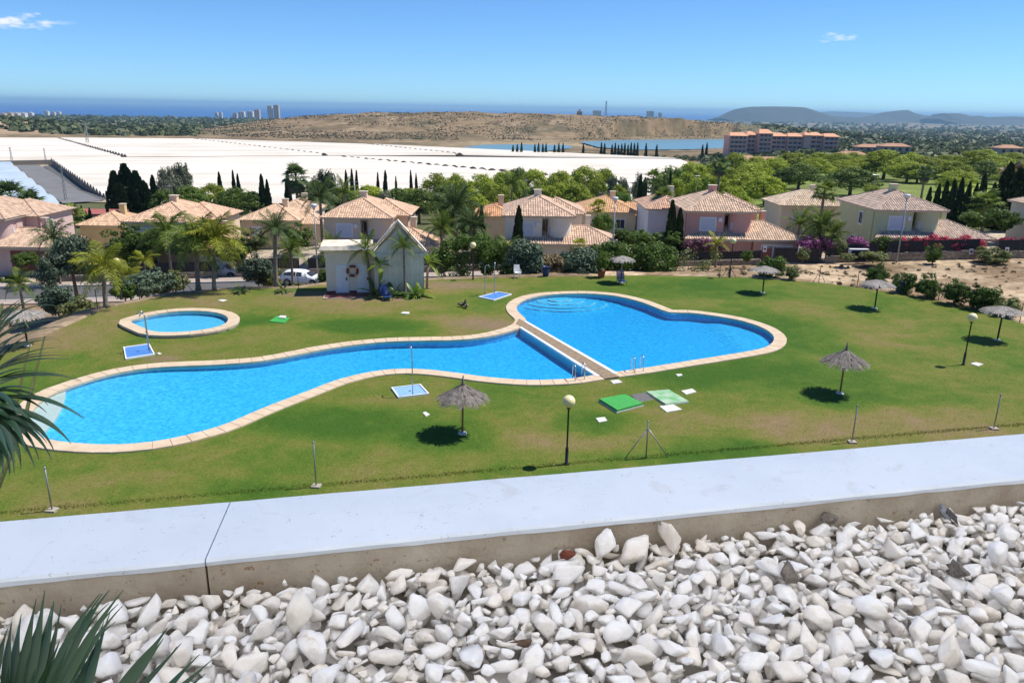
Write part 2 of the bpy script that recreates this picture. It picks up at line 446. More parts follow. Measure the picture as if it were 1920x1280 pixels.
for nm, pts in (('lake', LAKES[0]), ('lake', LAKES[1])):
    mb = MB(); pp = [G(1+px+(px-1000)*.004, py, -24.0) for px, py in pts]
    mb.add(pp, [tuple(range(len(pp)))]); o = mb.build(nm, M['lake']); tag(o, kind='structure')
    o['label'] = 'narrow blue reservoir beside the white greenhouse roofs' if pts[0][0] < 1000 else 'longer blue reservoir at the foot of the dry hill'

# ------------------------------------------------------------------ lawn with holes for the pools
def catmull(P, k=5):
    P = [Vector((p[0], p[1])) for p in P]; out = []; n_ = len(P)
    for i in range(n_):
        a, b, c, d = P[i-1], P[i], P[(i+1) % n_], P[(i+2) % n_]
        for j in range(k):
            t = j/k
            out.append(.5*((2*b)+(c-a)*t+(2*a-5*b+4*c-d)*t*t+(3*b-a-3*c+d)*t**3))
    return out
def resample(P, step):
    P = [Vector(p) for p in P]; n_ = len(P); L = [(P[(i+1) % n_]-P[i]).length for i in range(n_)]; T = sum(L)
    m = max(8, round(T/step)); out = []; i = 0; acc = 0
    for k in range(m):
        t = k*T/m
        while acc+L[i] < t: acc += L[i]; i += 1
        out.append(P[i].lerp(P[(i+1) % n_], (t-acc)/max(L[i], 1e-9)))
    return out
def offset(P, d):                           # + = outwards for a counter-clockwise loop
    n_ = len(P); out = []
    for i in range(n_):
        t = (P[(i+1) % n_]-P[i-1]).normalized(); out.append(P[i]+Vector((t.y, -t.x))*d)
    return out
def ccw(P):
    s = sum(P[i-1].x*P[i].y-P[i].x*P[i-1].y for i in range(len(P)))
    return P if s > 0 else P[::-1]
main_px = [(975,615),(940,627),(900,635),(850,639.5),(790,640.5),(720,643),(660,649),(600,658),(540,670),(480,680),(400,686),(325,689),(275,692.5),(225,700),(175,712.5),(125,729),(92,742),(66,762),(52,788),(56,808),(74,823),(105,831),(150,836),(212,838),(275,834),(325,826),(375,814),(425,799),(480,775),(530,755),(580,736),(610,724),(640,713.7),(693,701),(746,695),(799,696),(852,702),(895,708),(941,713),(994,716),(1047,715),(1083,712),(1117,706),(1160,700),(1197,695),(1247,687),(1313,676.5),(1397,663),(1430,656),(1447,648),(1453,637),(1447,627),(1427,615),(1390,603),(1347,595),(1297,588.5),(1257,587.5),(1240,582.5),(1213,571.7),(1180,561.7),(1140,554.5),(1097,552),(1053,552.7),(1020,555),(993,560),(976,567),(967,577),(971,588),(985,602)]
MAIN = ccw(resample(catmull([G(a, b, -.03) for a, b in main_px]), .33))
kid_px = [(242,604),(262,597),(290,590),(330,585),(370,584),(405,587),(424,593),(430,600),(424,609),(405,616),(372,622),(335,625),(290,624.5),(270,618)]
KID = [G(a, b, .12) for a, b in kid_px]
KID = ccw(resample(catmull(KID, 4), .33))

def ring_hole(P, w): return offset(P, w)
holes = [offset(MAIN, .35), offset(KID, .3)]
pts = []; edges = []
def addloop(L):
    s = len(pts); pts.extend([Vector((p[0], p[1])) for p in L]); edges.extend([(s+i, s+(i+1) % len(L)) for i in range(len(L))])
LS = resample([Vector(p) for p in LAWN], .8)
addloop(LS)
for h in holes: addloop(h)
res = delaunay_2d_cdt(pts, edges, [], 2, 1e-5)
vs, fs = res[0], res[2]
def inpoly(p, L):
    c = False
    for i in range(len(L)):
        a, b = L[i-1], L[i]
        if (a[1] > p[1]) != (b[1] > p[1]) and p[0] < (b[0]-a[0])*(p[1]-a[1])/(b[1]-a[1])+a[0]: c = not c
    return c
keep = []
for f in fs:
    c = sum((vs[i] for i in f), Vector((0, 0)))/len(f)
    if inpoly(c, LS) and not any(inpoly(c, h) for h in holes): keep.append(tuple(f))
mb = MB(); mb.add([(v.x, v.y, 0) for v in vs], keep)
# skirt
n0 = len(mb.v); m_ = len(LS)
mb.add([(p.x, p.y, 0) for p in LS]+[(p.x, p.y, -.35) for p in LS], [(i, m_+i, m_+(i+1) % m_, (i+1) % m_) for i in range(m_)])
lm = bpy.data.materials.new('lawn_grass'); nt, n, l = nodes_of(lm)
bs = n['Principled BSDF']; bs.inputs['Roughness'].default_value = .9; bs.inputs['Specular IOR Level'].default_value = .12
geo = n.new('ShaderNodeNewGeometry')
def tn(sc, de=4, ro=.6, vec=None, dist=0):
    t = n.new('ShaderNodeTexNoise'); t.inputs['Scale'].default_value = sc; t.inputs['Detail'].default_value = de; t.inputs['Roughness'].default_value = ro
    t.inputs['Distortion'].default_value = dist
    l.new(vec or geo.outputs['Position'], t.inputs['Vector']); return t.outputs[0]
def mth(op, a, b=None, clamp=False):
    k = n.new('ShaderNodeMath'); k.operation = op; k.use_clamp = clamp
    for i, v in enumerate((a, b)):
        if v is None: continue
        if isinstance(v, (int, float)): k.inputs[i].default_value = v
        else: l.new(v, k.inputs[i])
    return k.outputs[0]
def spot(cx, cy, rx, ry, soft=.5):          # worn or watered patches with a place of their own
    sp = n.new('ShaderNodeSeparateXYZ'); l.new(geo.outputs['Position'], sp.inputs[0])
    a_ = mth('DIVIDE', mth('SUBTRACT', sp.outputs[0], cx), rx); b_ = mth('DIVIDE', mth('SUBTRACT', sp.outputs[1], cy), ry)
    return mth('SUBTRACT', 1, mth('ADD', mth('MULTIPLY', a_, a_), mth('MULTIPLY', b_, b_)), True)
big = tn(.16, 5, .6, dist=.6); mid = tn(.7, 6, .7, dist=.3); fine = tn(9, 6, .75); fin2 = tn(30, 3, .7); mid2 = tn(2.6, 6, .75)
green_spots = None
for px, py, rx, ry in [(830,815,2.6,2.2),(1580,745,2.8,2.0),(470,600,3,1.8),(1290,640+60,5,3),(1450,620,5,7),(1300,540,9,4),(880,690,4,1.5),(1500,700,6,4),(650,790,5,2.4),(1130,790,2.5,1.6),(1330,850,4,2),(300,720,5,2.5),(700,610,5,2),(1740,640,3,1.3),(350,930,4,1.6)]:
    g_ = G(px, py); s_ = spot(g_.x, g_.y, rx, ry); green_spots = s_ if green_spots is None else mth('MAXIMUM', green_spots, s_)
dry_spots = None
for px, py, rx, ry in [(330,565,7,5),(250,590,5,4),(700,575,7,2.6),(860,600,4,3),(1250,790,4,2.2),(1680,640,6,2.0),(1720,790,6,2.5),(560,560,6,2.5),(150,620,4,6),(1150,830,6,1.2),(860,540,5,2.5),(230,930,5,2),(1500,800,6,2.2)]:
    g_ = G(px, py); s_ = spot(g_.x, g_.y, rx, ry); dry_spots = s_ if dry_spots is None else mth('MAXIMUM', dry_spots, s_)
bare_spots = None
for px, py, rx, ry in [(905,608,2.4,1.6),(305,672,1.2,.7),(700,560,4.5,1.0),(850,535,4,1.8),(590,552,3.5,1.3)]:
    g_ = G(px, py); s_ = spot(g_.x, g_.y, rx, ry); bare_spots = s_ if bare_spots is None else mth('MAXIMUM', bare_spots, s_)
v = mth('ADD', mth('MULTIPLY', big, 1.15), mth('MULTIPLY', mid, .95))
v = mth('ADD', v, mth('MULTIPLY', mth('SUBTRACT', fine, .5), .35))
v = mth('SUBTRACT', v, mth('MULTIPLY', green_spots, .42)); v = mth('ADD', v, mth('MULTIPLY', dry_spots, .3))
v = mth('SUBTRACT', v, .55)
r = ramp(n, [(.08, (.046, .108, .012)), (.36, (.084, .14, .018)), (.58, (.138, .156, .03)), (.82, (.19, .16, .058)), (.98, (.22, .16, .085))]); l.new(v, r.inputs[0])
mxb = n.new('ShaderNodeMixRGB'); mxb.inputs[2].default_value = (.22, .155, .1, 1)
l.new(mth('MULTIPLY', bare_spots, mth('MULTIPLY', mid, 1.7), True), mxb.inputs[0]); l.new(r.outputs[0], mxb.inputs[1])
hs = n.new('ShaderNodeHueSaturation'); l.new(mxb.outputs[0], hs.inputs['Color'])
vv = mth('ADD', mth('MULTIPLY', fine, 1.25), mth('MULTIPLY', fin2, 1.1)); vv = mth('ADD', vv, mth('MULTIPLY', mid2, .6)); vv = mth('ADD', vv, -.5); l.new(vv, hs.inputs['Value'])
l.new(hs.outputs[0], bs.inputs['Base Color'])
bp = n.new('ShaderNodeBump'); bp.inputs['Strength'].default_value = .8; bp.inputs['Distance'].default_value = .05
l.new(mth('ADD', fine, mth('MULTIPLY', fin2, .6)), bp.inputs['Height']); l.new(bp.outputs[0], bs.inputs['Normal'])
tag(mb.build('lawn', lm), 'mown lawn with dry and green patches around the pools', kind='structure')

# ------------------------------------------------------------------ pools
def mosaic_ripple_light(name, c1, c2):  # tile colour mottled by noise, standing in for rippling light on the floor
    m = bpy.data.materials.new(name); nt, n, l = nodes_of(m); b = n['Principled BSDF']; b.inputs['Roughness'].default_value = .4
    g = n.new('ShaderNodeNewGeometry'); v = n.new('ShaderNodeTexVoronoi'); v.inputs['Scale'].default_value = 5.0
    l.new(g.outputs['Position'], v.inputs['Vector'])
    t = n.new('ShaderNodeTexNoise'); t.inputs['Scale'].default_value = 3.2; t.inputs['Detail'].default_value = 8; t.inputs['Roughness'].default_value = .8; t.inputs['Distortion'].default_value = 1.5
    l.new(g.outputs['Position'], t.inputs['Vector'])
    mu = n.new('ShaderNodeMath'); mu.operation = 'MULTIPLY_ADD'; l.new(v.outputs['Distance'], mu.inputs[0]); mu.inputs[1].default_value = .35; l.new(t.outputs[0], mu.inputs[2])
    r = ramp(n, [(.42, c1), (.82, c2)]); l.new(mu.outputs[0], r.inputs[0]); l.new(r.outputs[0], b.inputs['Base Color']); return m
M['pool_tile'] = mosaic_ripple_light('pool_tile', (.008, .32, .66), (.1, .6, .88))
M['kid_tile'] = mosaic_ripple_light('kid_tile', (.09, .5, .78), (.22, .64, .88))
M['coping'] = MAT('coping', (.60, .49, .36), .8, (.50, .38, .26), 1.6, bump=.25, bscale=25, island=.1)
M['pool_step'] = MAT('pool_step', (.52, .6, .58), .6, (.45, .54, .53), 2)
pw = bpy.data.materials.new('pool_water'); nt, n, l = nodes_of(pw)
n.remove(n['Principled BSDF'])
tr = n.new('ShaderNodeBsdfTransparent'); tr.inputs[0].default_value = (.97, .99, 1, 1)
gl = n.new('ShaderNodeBsdfGlossy'); gl.inputs['Roughness'].default_value = .06
fr = n.new('ShaderNodeFresnel'); fr.inputs['IOR'].default_value = 1.33
g = n.new('ShaderNodeNewGeometry'); t1 = n.new('ShaderNodeTexNoise'); t1.inputs['Scale'].default_value = 4.2; t1.inputs['Detail'].default_value = 5; t1.inputs['Distortion'].default_value = .8
l.new(g.outputs['Position'], t1.inputs['Vector']); bp = n.new('ShaderNodeBump'); bp.inputs['Strength'].default_value = .5; bp.inputs['Distance'].default_value = .08
l.new(t1.outputs[0], bp.inputs['Height']); l.new(bp.outputs[0], gl.inputs['Normal']); l.new(bp.outputs[0], fr.inputs['Normal'])
ms = n.new('ShaderNodeMixShader'); l.new(fr.outputs[0], ms.inputs[0]); l.new(tr.outputs[0], ms.inputs[1]); l.new(gl.outputs[0], ms.inputs[2])
l.new(ms.outputs[0], n['Material Output'].inputs['Surface'])
va = n.new('ShaderNodeVolumeAbsorption'); va.inputs['Color'].default_value = (.3, .86, .985, 1); va.inputs['Density'].default_value = 1.25
l.new(va.outputs[0], n['Material Output'].inputs['Volume'])
M['pool_water'] = pw

def pool(name, label, P, floor, step, wc, zc, zw, tile, zb):
    root = empty(name, (0, 0, 0), 0, label, 'pool')
    # basin walls and floor
    inner = P; m = len(inner)
    L2 = [p.copy() for p in inner]
    pts = [Vector((p.x, p.y)) for p in L2]; ed = [(i, (i+1) % m) for i in range(m)]
    x0, x1 = min(p.x for p in L2), max(p.x for p in L2); y0, y1 = min(p.y for p in L2), max(p.y for p in L2)
    xx = x0
    while xx < x1:
        yy = y0
        while yy < y1:
            q = Vector((xx, yy))
            if inpoly(q, L2) and min((q-p).length for p in L2) > .3: pts.append(q)
            yy += step
        xx += step
    r = delaunay_2d_cdt(pts, ed, [], 1, 1e-5)
    mb = MB(); mb.add([(v.x, v.y, floor(v.x, v.y)) for v in r[0]], [tuple(f) for f in r[2]])
    mb.add([(p.x, p.y, zc-.03) for p in inner]+[(p.x, p.y, floor(p.x, p.y)-.02) for p in inner], [(i, (i+1) % m, m+(i+1) % m, m+i) for i in range(m)])
    mb.build('basin', tile, root)
    # white lip just above the water
    o2 = offset(inner, .0); o1 = offset(inner, -.035)
    mb = MB(); mb.add([(p.x, p.y, zw+.05) for p in o1]+[(p.x, p.y, zw+.05) for p in o2]+[(p.x, p.y, zw-.06) for p in o1],
                      [(i, (i+1) % m, m+(i+1) % m, m+i) for i in range(m)]+[(i, 2*m+i, 2*m+(i+1) % m, (i+1) % m) for i in range(m)])
    mb.build('lip', M['white_paint'], root)
    # water body
    ow = offset(inner, .02)
    mb = MB(); mb.add([(p.x, p.y, zw) for p in ow]+[(p.x, p.y, zb) for p in ow],
                      [tuple(range(m)), tuple(range(m, 2*m))[::-1]]+[(i, m+i, m+(i+1) % m, (i+1) % m) for i in range(m)])
    mb.build('water', M['pool_water'], root)
    # coping stones
    st = resample(inner, .62); a = offset(st, -.06); b = offset(st, wc); k = len(st)
    for i in range(k):
        j = (i+1) % k; g_ = .007
        A0, A1, B0, B1 = a[i].lerp(a[j], g_), a[j].lerp(a[i], g_), b[i].lerp(b[j], g_), b[j].lerp(b[i], g_)
        dz = U(-.003, .004)
        mb = MB(); e = .02
        c_ = (A0+A1+B0+B1)/4
        top = [p.lerp(c_, .03) for p in (A0, B0, B1, A1)]
        lo = (A0, B0, B1, A1)
        mb.add([(p.x, p.y, zc-.12) for p in lo]+[(p.x, p.y, zc-e+dz) for p in lo]+[(p.x, p.y, zc+dz) for p in top],
               [(0, 1, 5, 4), (1, 2, 6, 5), (2, 3, 7, 6), (3, 0, 4, 7), (4, 5, 9, 8), (5, 6, 10, 9), (6, 7, 11, 10), (7, 4, 8, 11), (8, 9, 10, 11)])
        mb.build('coping_stone', M['coping'], root)
    # bed under the coping joints
    a = offset(inner, 0); b = offset(inner, wc-.04)
    mb = MB(); mb.add([(p.x, p.y, zc-.03) for p in a]+[(p.x, p.y, zc-.03) for p in b]+[(p.x, p.y, -.1) for p in b],
                      [(i, m+i, m+(i+1) % m, (i+1) % m) for i in range(m)]+[(m+i, 2*m+i, 2*m+(i+1) % m, m+(i+1) % m) for i in range(m)])
    mb.build('mortar_bed', M['concrete_foot'], root)
    return root
bl0, bl1 = G(975, 615, .05), G(1118, 706, .05)      # bridge, long-pool side
br0, br1 = G(986, 602, .05), G(1158, 700, .05)      # bridge, round-pool side
def main_floor(x, y):
    # left of the bridge: beach end deepening towards the bridge; right: deeper round pool with shallow far end
    t = (x+20)/22
    zl = -.17 - .3*min(1, max(0, t))**.8
    s = ((bl1.x-bl0.x)*(y-bl0.y)-(bl1.y-bl0.y)*(x-bl0.x))
    if s > 0 and x > -1.5:
        c = G(1340, 640); r_ = math.hypot((x-15.2)/5.5, (y-45)/6.5)
        zr = -.5
        e = G(1050, 558); dd = math.hypot((x-e.x)/1.35, (y-e.y))
        if dd < 3.6: zr = max(zr, -.12 - .075*math.floor(dd/.62))
        e2 = math.hypot((x-13.8)/3.3, (y-44)/5.6)
        if x > 12.5: zr = max(zr, -.5 + .13*min(1, (x-12.5)/.8))
        return zr
    return zl
root = pool('swimming_pool', 'large curving blue swimming pool crossed by a plank bridge', MAIN, main_floor, .32, .66, .07, -.06, M['pool_tile'], -2.6)
# pale beach step at the left tip
qa, qb = G(122, 730), G(72, 823)
side = [((qb.x-qa.x)*(p.y-qa.y)-(qb.y-qa.y)*(p.x-qa.x)) < 0 and p.x < -15 for p in MAIN]
i0 = next(i for i in range(len(MAIN)) if side[i] and not side[i-1]); run = []; i = i0
ins_ = offset(MAIN, -.04)
while side[i % len(MAIN)]: run.append(ins_[i % len(MAIN)]); i += 1
qm = (qa+qb)/2; bow = Vector((qm.x+.55, qm.y-.1)); e0, e1 = run[-1], run[0]
run += [e0.lerp(bow, t).lerp(bow.lerp(e1, t), t) for t in (.2, .35, .5, .65, .8)]
MB().prism(run, -.3, -.1).build('beach_step', M['pool_step'], root)
nose = G(1050, 558)
M['nosing'] = MAT('nosing', (.55, .75, .85), .5)
for k in range(1, 5):                       # pale nosings of the rounded entry steps
    rr_ = .62*k; arc_o, arc_i = [], []
    for t in np.linspace(math.pi*1.02, math.pi*1.98, 26):
        q = Vector((nose.x+rr_*1.35*math.cos(t), nose.y+rr_*math.sin(t)))
        if inpoly(q, MAIN): arc_o.append(q); arc_i.append(Vector((nose.x+(rr_-.07)*1.35*math.cos(t), nose.y+(rr_-.07)*math.sin(t))))
    z_ = -.12-.075*(k-1)+.012
    mb = MB(); n_ = len(arc_o)
    mb.add([(p.x, p.y, z_) for p in arc_o]+[(p.x, p.y, z_) for p in arc_i]+[(p.x, p.y, z_-.09) for p in arc_o], [(i, i+1, n_+i+1, n_+i) for i in range(n_-1)]+[(2*n_+i, 2*n_+i+1, i+1, i) for i in range(n_-1)])
    mb.build('step_nosing', M['nosing'], root)
# pale rim of the low ledge round the far end
pool('paddling_pool', 'small oval paddling pool with a pale raised rim', KID, lambda x, y: -.12, .5, .62, .2, .06, M['kid_tile'], -1.2)

# bridge
M['plank'] = MAT('plank', (.33, .25, .165), .85, (.2, .15, .1), 8, bump=.4, island=.2)
br = empty('plank_bridge', (0, 0, 0), 0, 'brown plank bridge with white edges dividing the large pool', 'bridge')
A0, A1, B0, B1 = Vector(bl0), Vector(bl1), Vector(br0), Vector(br1)
def strip(a0, a1, b0, b1, z0, z1):
    return MB().prism([a0, a1, b1, b0], z0, z1)
f = .17
strip(A0, A1, A0.lerp(B0, f), A1.lerp(B1, f), -2.0, .085).build('edge_beam', M['white_paint'], br)
strip(A0.lerp(B0, 1-f), A1.lerp(B1, 1-f), B0, B1, -2.0, .085).build('edge_beam', M['white_paint'], br)
ext = (A1-A0).normalized()
N = 62
for i in range(N):
    t0 = -.08+1.13*(i+.06)/N; t1 = -.08+1.13*(i+.94)/N
    p = [A0.lerp(A1, t0).lerp(B0.lerp(B1, t0), f+.01), A0.lerp(A1, t1).lerp(B0.lerp(B1, t1), f+.01), A0.lerp(A1, t1).lerp(B0.lerp(B1, t1), 1-f-.01), A0.lerp(A1, t0).lerp(B0.lerp(B1, t0), 1-f-.01)]
    MB().prism(p, .03, .095+U(-.004, .004)).build('plank', M['plank'], br)
strip(A0.lerp(B0, f), A1.lerp(B1, f), A0.lerp(B0, 1-f), A1.lerp(B1, 1-f), -2.0, .025).build('bridge_wall', M['concrete_foot'], br)
# ------------------------------------------------------------------ our own terrace: parapet, stone bed, building, added awning
TH = math.atan(.2225)                       # the building stands turned by this much
ex = Vector((math.cos(TH), math.sin(TH), 0)); ey = Vector((-math.sin(TH), math.cos(TH), 0))
P0 = Vector((0, 1.691, 0))                  # on the parapet's inner edge
def tp(u, v, z): return P0 + ex*u + ey*v + Vector((0, 0, z))
ZT = H - 1.0
# white paint with scuffs, concrete face with stains
def concrete_face():
    m = bpy.data.materials.new('bare_concrete'); nt, n, l = nodes_of(m); b = n['Principled BSDF']; b.inputs['Roughness'].default_value = .9
    g = n.new('ShaderNodeNewGeometry')
    def t(sc, de=6, ro=.65):
        k = n.new('ShaderNodeTexNoise'); k.inputs['Scale'].default_value = sc; k.inputs['Detail'].default_value = de; k.inputs['Roughness'].default_value = ro; l.new(g.outputs['Position'], k.inputs['Vector']); return k.outputs[0]
    r = ramp(n, [(.3, (.33, .27, .2)), (.5, (.44, .38, .3)), (.7, (.54, .49, .4))]); l.new(t(6), r.inputs[0])
    r2 = ramp(n, [(.655, (1, 1, 1)), (.7, (.55, .34, .17))]); l.new(t(28, 3), r2.inputs[0])
    mx = n.new('ShaderNodeMixRGB'); mx.blend_type = 'MULTIPLY'; mx.inputs[0].default_value = .8; l.new(r.outputs[0], mx.inputs[1]); l.new(r2.outputs[0], mx.inputs[2])
    r3 = ramp(n, [(.3, (.5, .5, .5)), (.36, (1, 1, 1))]); l.new(t(60, 2), r3.inputs[0])
    mx2 = n.new('ShaderNodeMixRGB'); mx2.blend_type = 'MULTIPLY'; mx2.inputs[0].default_value = .7; l.new(mx.outputs[0], mx2.inputs[1]); l.new(r3.outputs[0], mx2.inputs[2])
    l.new(mx2.outputs[0], b.inputs['Base Color'])
    bp = n.new('ShaderNodeBump'); bp.inputs['Strength'].default_value = .6; bp.inputs['Distance'].default_value = .006
    l.new(t(90, 6), bp.inputs['Height']); l.new(bp.outputs[0], b.inputs['Normal']); return m
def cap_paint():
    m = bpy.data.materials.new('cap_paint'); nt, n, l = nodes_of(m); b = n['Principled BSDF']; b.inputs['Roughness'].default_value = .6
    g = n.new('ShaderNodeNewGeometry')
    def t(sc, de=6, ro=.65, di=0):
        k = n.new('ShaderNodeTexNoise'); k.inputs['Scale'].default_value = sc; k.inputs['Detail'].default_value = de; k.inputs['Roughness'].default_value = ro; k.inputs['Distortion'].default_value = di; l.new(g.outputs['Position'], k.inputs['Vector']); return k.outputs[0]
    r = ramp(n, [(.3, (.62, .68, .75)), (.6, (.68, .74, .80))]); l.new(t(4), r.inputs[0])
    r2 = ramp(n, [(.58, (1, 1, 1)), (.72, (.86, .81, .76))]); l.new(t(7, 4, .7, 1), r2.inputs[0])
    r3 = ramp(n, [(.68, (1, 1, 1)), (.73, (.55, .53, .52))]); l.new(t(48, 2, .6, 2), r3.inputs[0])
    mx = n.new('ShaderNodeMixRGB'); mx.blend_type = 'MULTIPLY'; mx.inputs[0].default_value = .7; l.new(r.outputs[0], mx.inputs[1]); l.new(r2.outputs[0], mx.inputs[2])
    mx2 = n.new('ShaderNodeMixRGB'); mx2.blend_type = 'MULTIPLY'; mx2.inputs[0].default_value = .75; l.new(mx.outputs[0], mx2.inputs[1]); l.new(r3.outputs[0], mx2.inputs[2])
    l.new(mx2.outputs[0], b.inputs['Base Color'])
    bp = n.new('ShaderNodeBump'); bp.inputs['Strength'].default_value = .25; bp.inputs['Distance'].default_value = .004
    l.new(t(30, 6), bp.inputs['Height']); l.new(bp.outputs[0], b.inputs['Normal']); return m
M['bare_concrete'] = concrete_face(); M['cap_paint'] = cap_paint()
par = empty('parapet', tp(0, 0, 0), 0, 'white painted concrete parapet edging the bed of white stones', 'parapet')
par.location = (0, 0, 0)
PW = .268
# joints: open joint near the left, hairline crack further right
JU = [(-3.2, -3.2), (-.712, -.690), (6.2, 6.2)]   # (u at inner edge, u at outer edge)
def slab(name, j0, j1, gap, v0, v1, z0, z1, mat, jit):
    # top sheet follows slightly wavy edges, so the strip is not ruler straight
    mb = MB(); K = 60 if j0[0] < -2 else 160; rows = []
    for k in range(K+1):
        t = k/K
        row = []
        for (f, v, z, s) in ((0, v0, z0, 1), (0, v0, z1-.006, 1), (.02, v0+.006, z1, 0), (.98, v1-.004, z1, 0), (1, v1, z1-.005, 1), (1, v1, z0, 1)):
            a = j0[0]+(j0[1]-j0[0])*f+gap; b = j1[0]+(j1[1]-j1[0])*f-gap
            u = a+(b-a)*t
            w = jit*(float(fbm(np.array([u*9.0+f*50]), np.array([z*40]))[0])-.5)
            wz = jit*.7*(float(fbm(np.array([u*16.0+f*9]), np.array([3.3+z*10]))[0])-.5) if z == z0 else 0
            p = tp(u, v+w*(1 if s else .5), z+wz); row.append(p)
        rows.append(row)
    m = 6; vs = [p for r in rows for p in r]
    fs = [(i*m+j, (i+1)*m+j, (i+1)*m+(j+1) % m, i*m+(j+1) % m) for i in range(K) for j in range(m)]
    fs = [f[::-1] for f in fs]
    fs += [tuple(range(m)), tuple(range(K*m, K*m+m))[::-1]]
    mb.add(vs, fs); return mb.build(name, mat, par)
for i in range(2):
    g_ = .0026
    slab('concrete_block', JU[i], JU[i+1], g_, .0, PW, ZT-.42, ZT-.009, M['bare_concrete'], .006)
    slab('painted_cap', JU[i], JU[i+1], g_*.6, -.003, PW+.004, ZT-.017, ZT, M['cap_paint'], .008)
# the wall below the parapet, and our building's facade and terrace slab
M['render_white'] = MAT('render_white', (.7, .66, .58), .9, (.62, .58, .5), 1.2, bump=.2)
M['terrace_tile'] = MAT('terrace_tile', (.62, .57, .5), .8, (.54, .5, .44), 3)
ab = empty('apartment_block', (0, 0, 0), 0, 'our own pale apartment block around the terrace', 'building')
def tbox(name, u0, u1, v0, v1, z0, z1, mat, parent):
    mb = MB(); c = [tp(u0, v0, 0), tp(u1, v0, 0), tp(u1, v1, 0), tp(u0, v1, 0)]
    return mb.prism([(p.x, p.y) for p in c], z0, z1).build(name, mat, parent)
tbox('front_wall', -14, 6.2, .02, PW-.02, -.05, ZT-.43, M['render_white'], ab)
tbox('facade', -14, 9, -6.4, -4.2, -.05, 19, M['render_white'], ab)
tbox('facade_below', 6.22, 9, -4.2, .2, -.05, ZT-.32, M['render_white'], ab)
tbox('terrace_slab', -14, 6.2, -6, .0, ZT-.75, ZT-.30, M['terrace_tile'], ab)
# added, unseen translucent awning above the frame: blocks the sun, brightens parapet and stones
aw = bpy.data.materials.new('added_awning_cloth'); nt, n, l = nodes_of(aw)
bs = n['Principled BSDF']; bs.inputs['Base Color'].default_value = (.8, .8, .78, 1); bs.inputs['Roughness'].default_value = .9
tl = n.new('ShaderNodeBsdfTranslucent'); tl.inputs[0].default_value = (.93, .94, .96, 1)
ms = n.new('ShaderNodeMixShader'); ms.inputs[0].default_value = .88
l.new(bs.outputs[0], ms.inputs[1]); l.new(tl.outputs[0], ms.inputs[2]); l.new(ms.outputs[0], n['Material Output'].inputs[0])
awn = empty('added_awning', (0, 0, 0), 0, 'unseen white awning added above the camera to shade and brighten the terrace', 'awning')
mb = MB(); K = 24; vs = []
for k in range(K+1):
    u_ = -4.5+11.2*k/K
    for (v_, z_) in ((-4.18, ZT+2.75), (-2.4, ZT+2.5), (-.6, ZT+2.26), (1.55, ZT+1.98), (1.56, ZT+1.86)):
        vs.append(tp(u_, v_, z_+.02*math.sin(u_*4)))
mb.add(vs, [(k*5+j, k*5+5+j, k*5+6+j, k*5+1+j) for k in range(K) for j in range(4)]); mb.build('cloth', aw, awn, True)
MB().tube([tp(-4.5, 1.56, ZT+1.98), tp(6.7, 1.56, ZT+1.98)], .03, 8).build('front_bar', M['white_paint'], awn)
for u_ in (-4.3, 6.5): MB().tube([tp(u_, -4.18, ZT+2.4), tp(u_, -1.6, ZT+1.95), tp(u_, 1.54, ZT+1.95)], .025, 8).build('arm', M['white_paint'], awn)
# stone bed base: dark fleece under the stones
M['fleece'] = MAT('fleece', (.36, .33, .28), .95)
tbox('fleece', -3, 6.1, -1.1, -.002, ZT-.298, ZT-.142, M['fleece'], ab)

# ---- marble stones: dropped one after the other on a height map, so that they lie on each other
def stone_mesh(seed):
    r = np.random.default_rng(seed)
    bm_v, bm_f = ICO
    NP = int(r.integers(8, 14)); nrm = r.normal(size=(NP, 3)); nrm /= np.linalg.norm(nrm, axis=1)[:, None]
    hh = r.uniform(.5, 1.0, NP)
    dt = bm_v@nrm.T
    rr = np.where(dt > .05, hh/np.maximum(dt, .05), 9)
    k = 44.0
    rad_ = (np.sum(np.minimum(rr, 3.0)**-k, 1))**(-1/k)
    v = bm_v*rad_[:, None]
    v += .03*(r.normal(size=v.shape))*.35
    sc = np.array([1.0, r.uniform(.55, .95), r.uniform(.42, .78)])
    v = v*sc; v -= (v.max(0)+v.min(0))/2
    v /= np.abs(v[:, 0]).max()
    return v
import bmesh
_b = bmesh.new(); bmesh.ops.create_icosphere(_b, subdivisions=3, radius=1)
ICO = (np.array([v.co[:] for v in _b.verts]), [tuple(v.index for v in f.verts) for f in _b.faces]); _b.free()
SV_ = [stone_mesh(100+i) for i in range(26)]
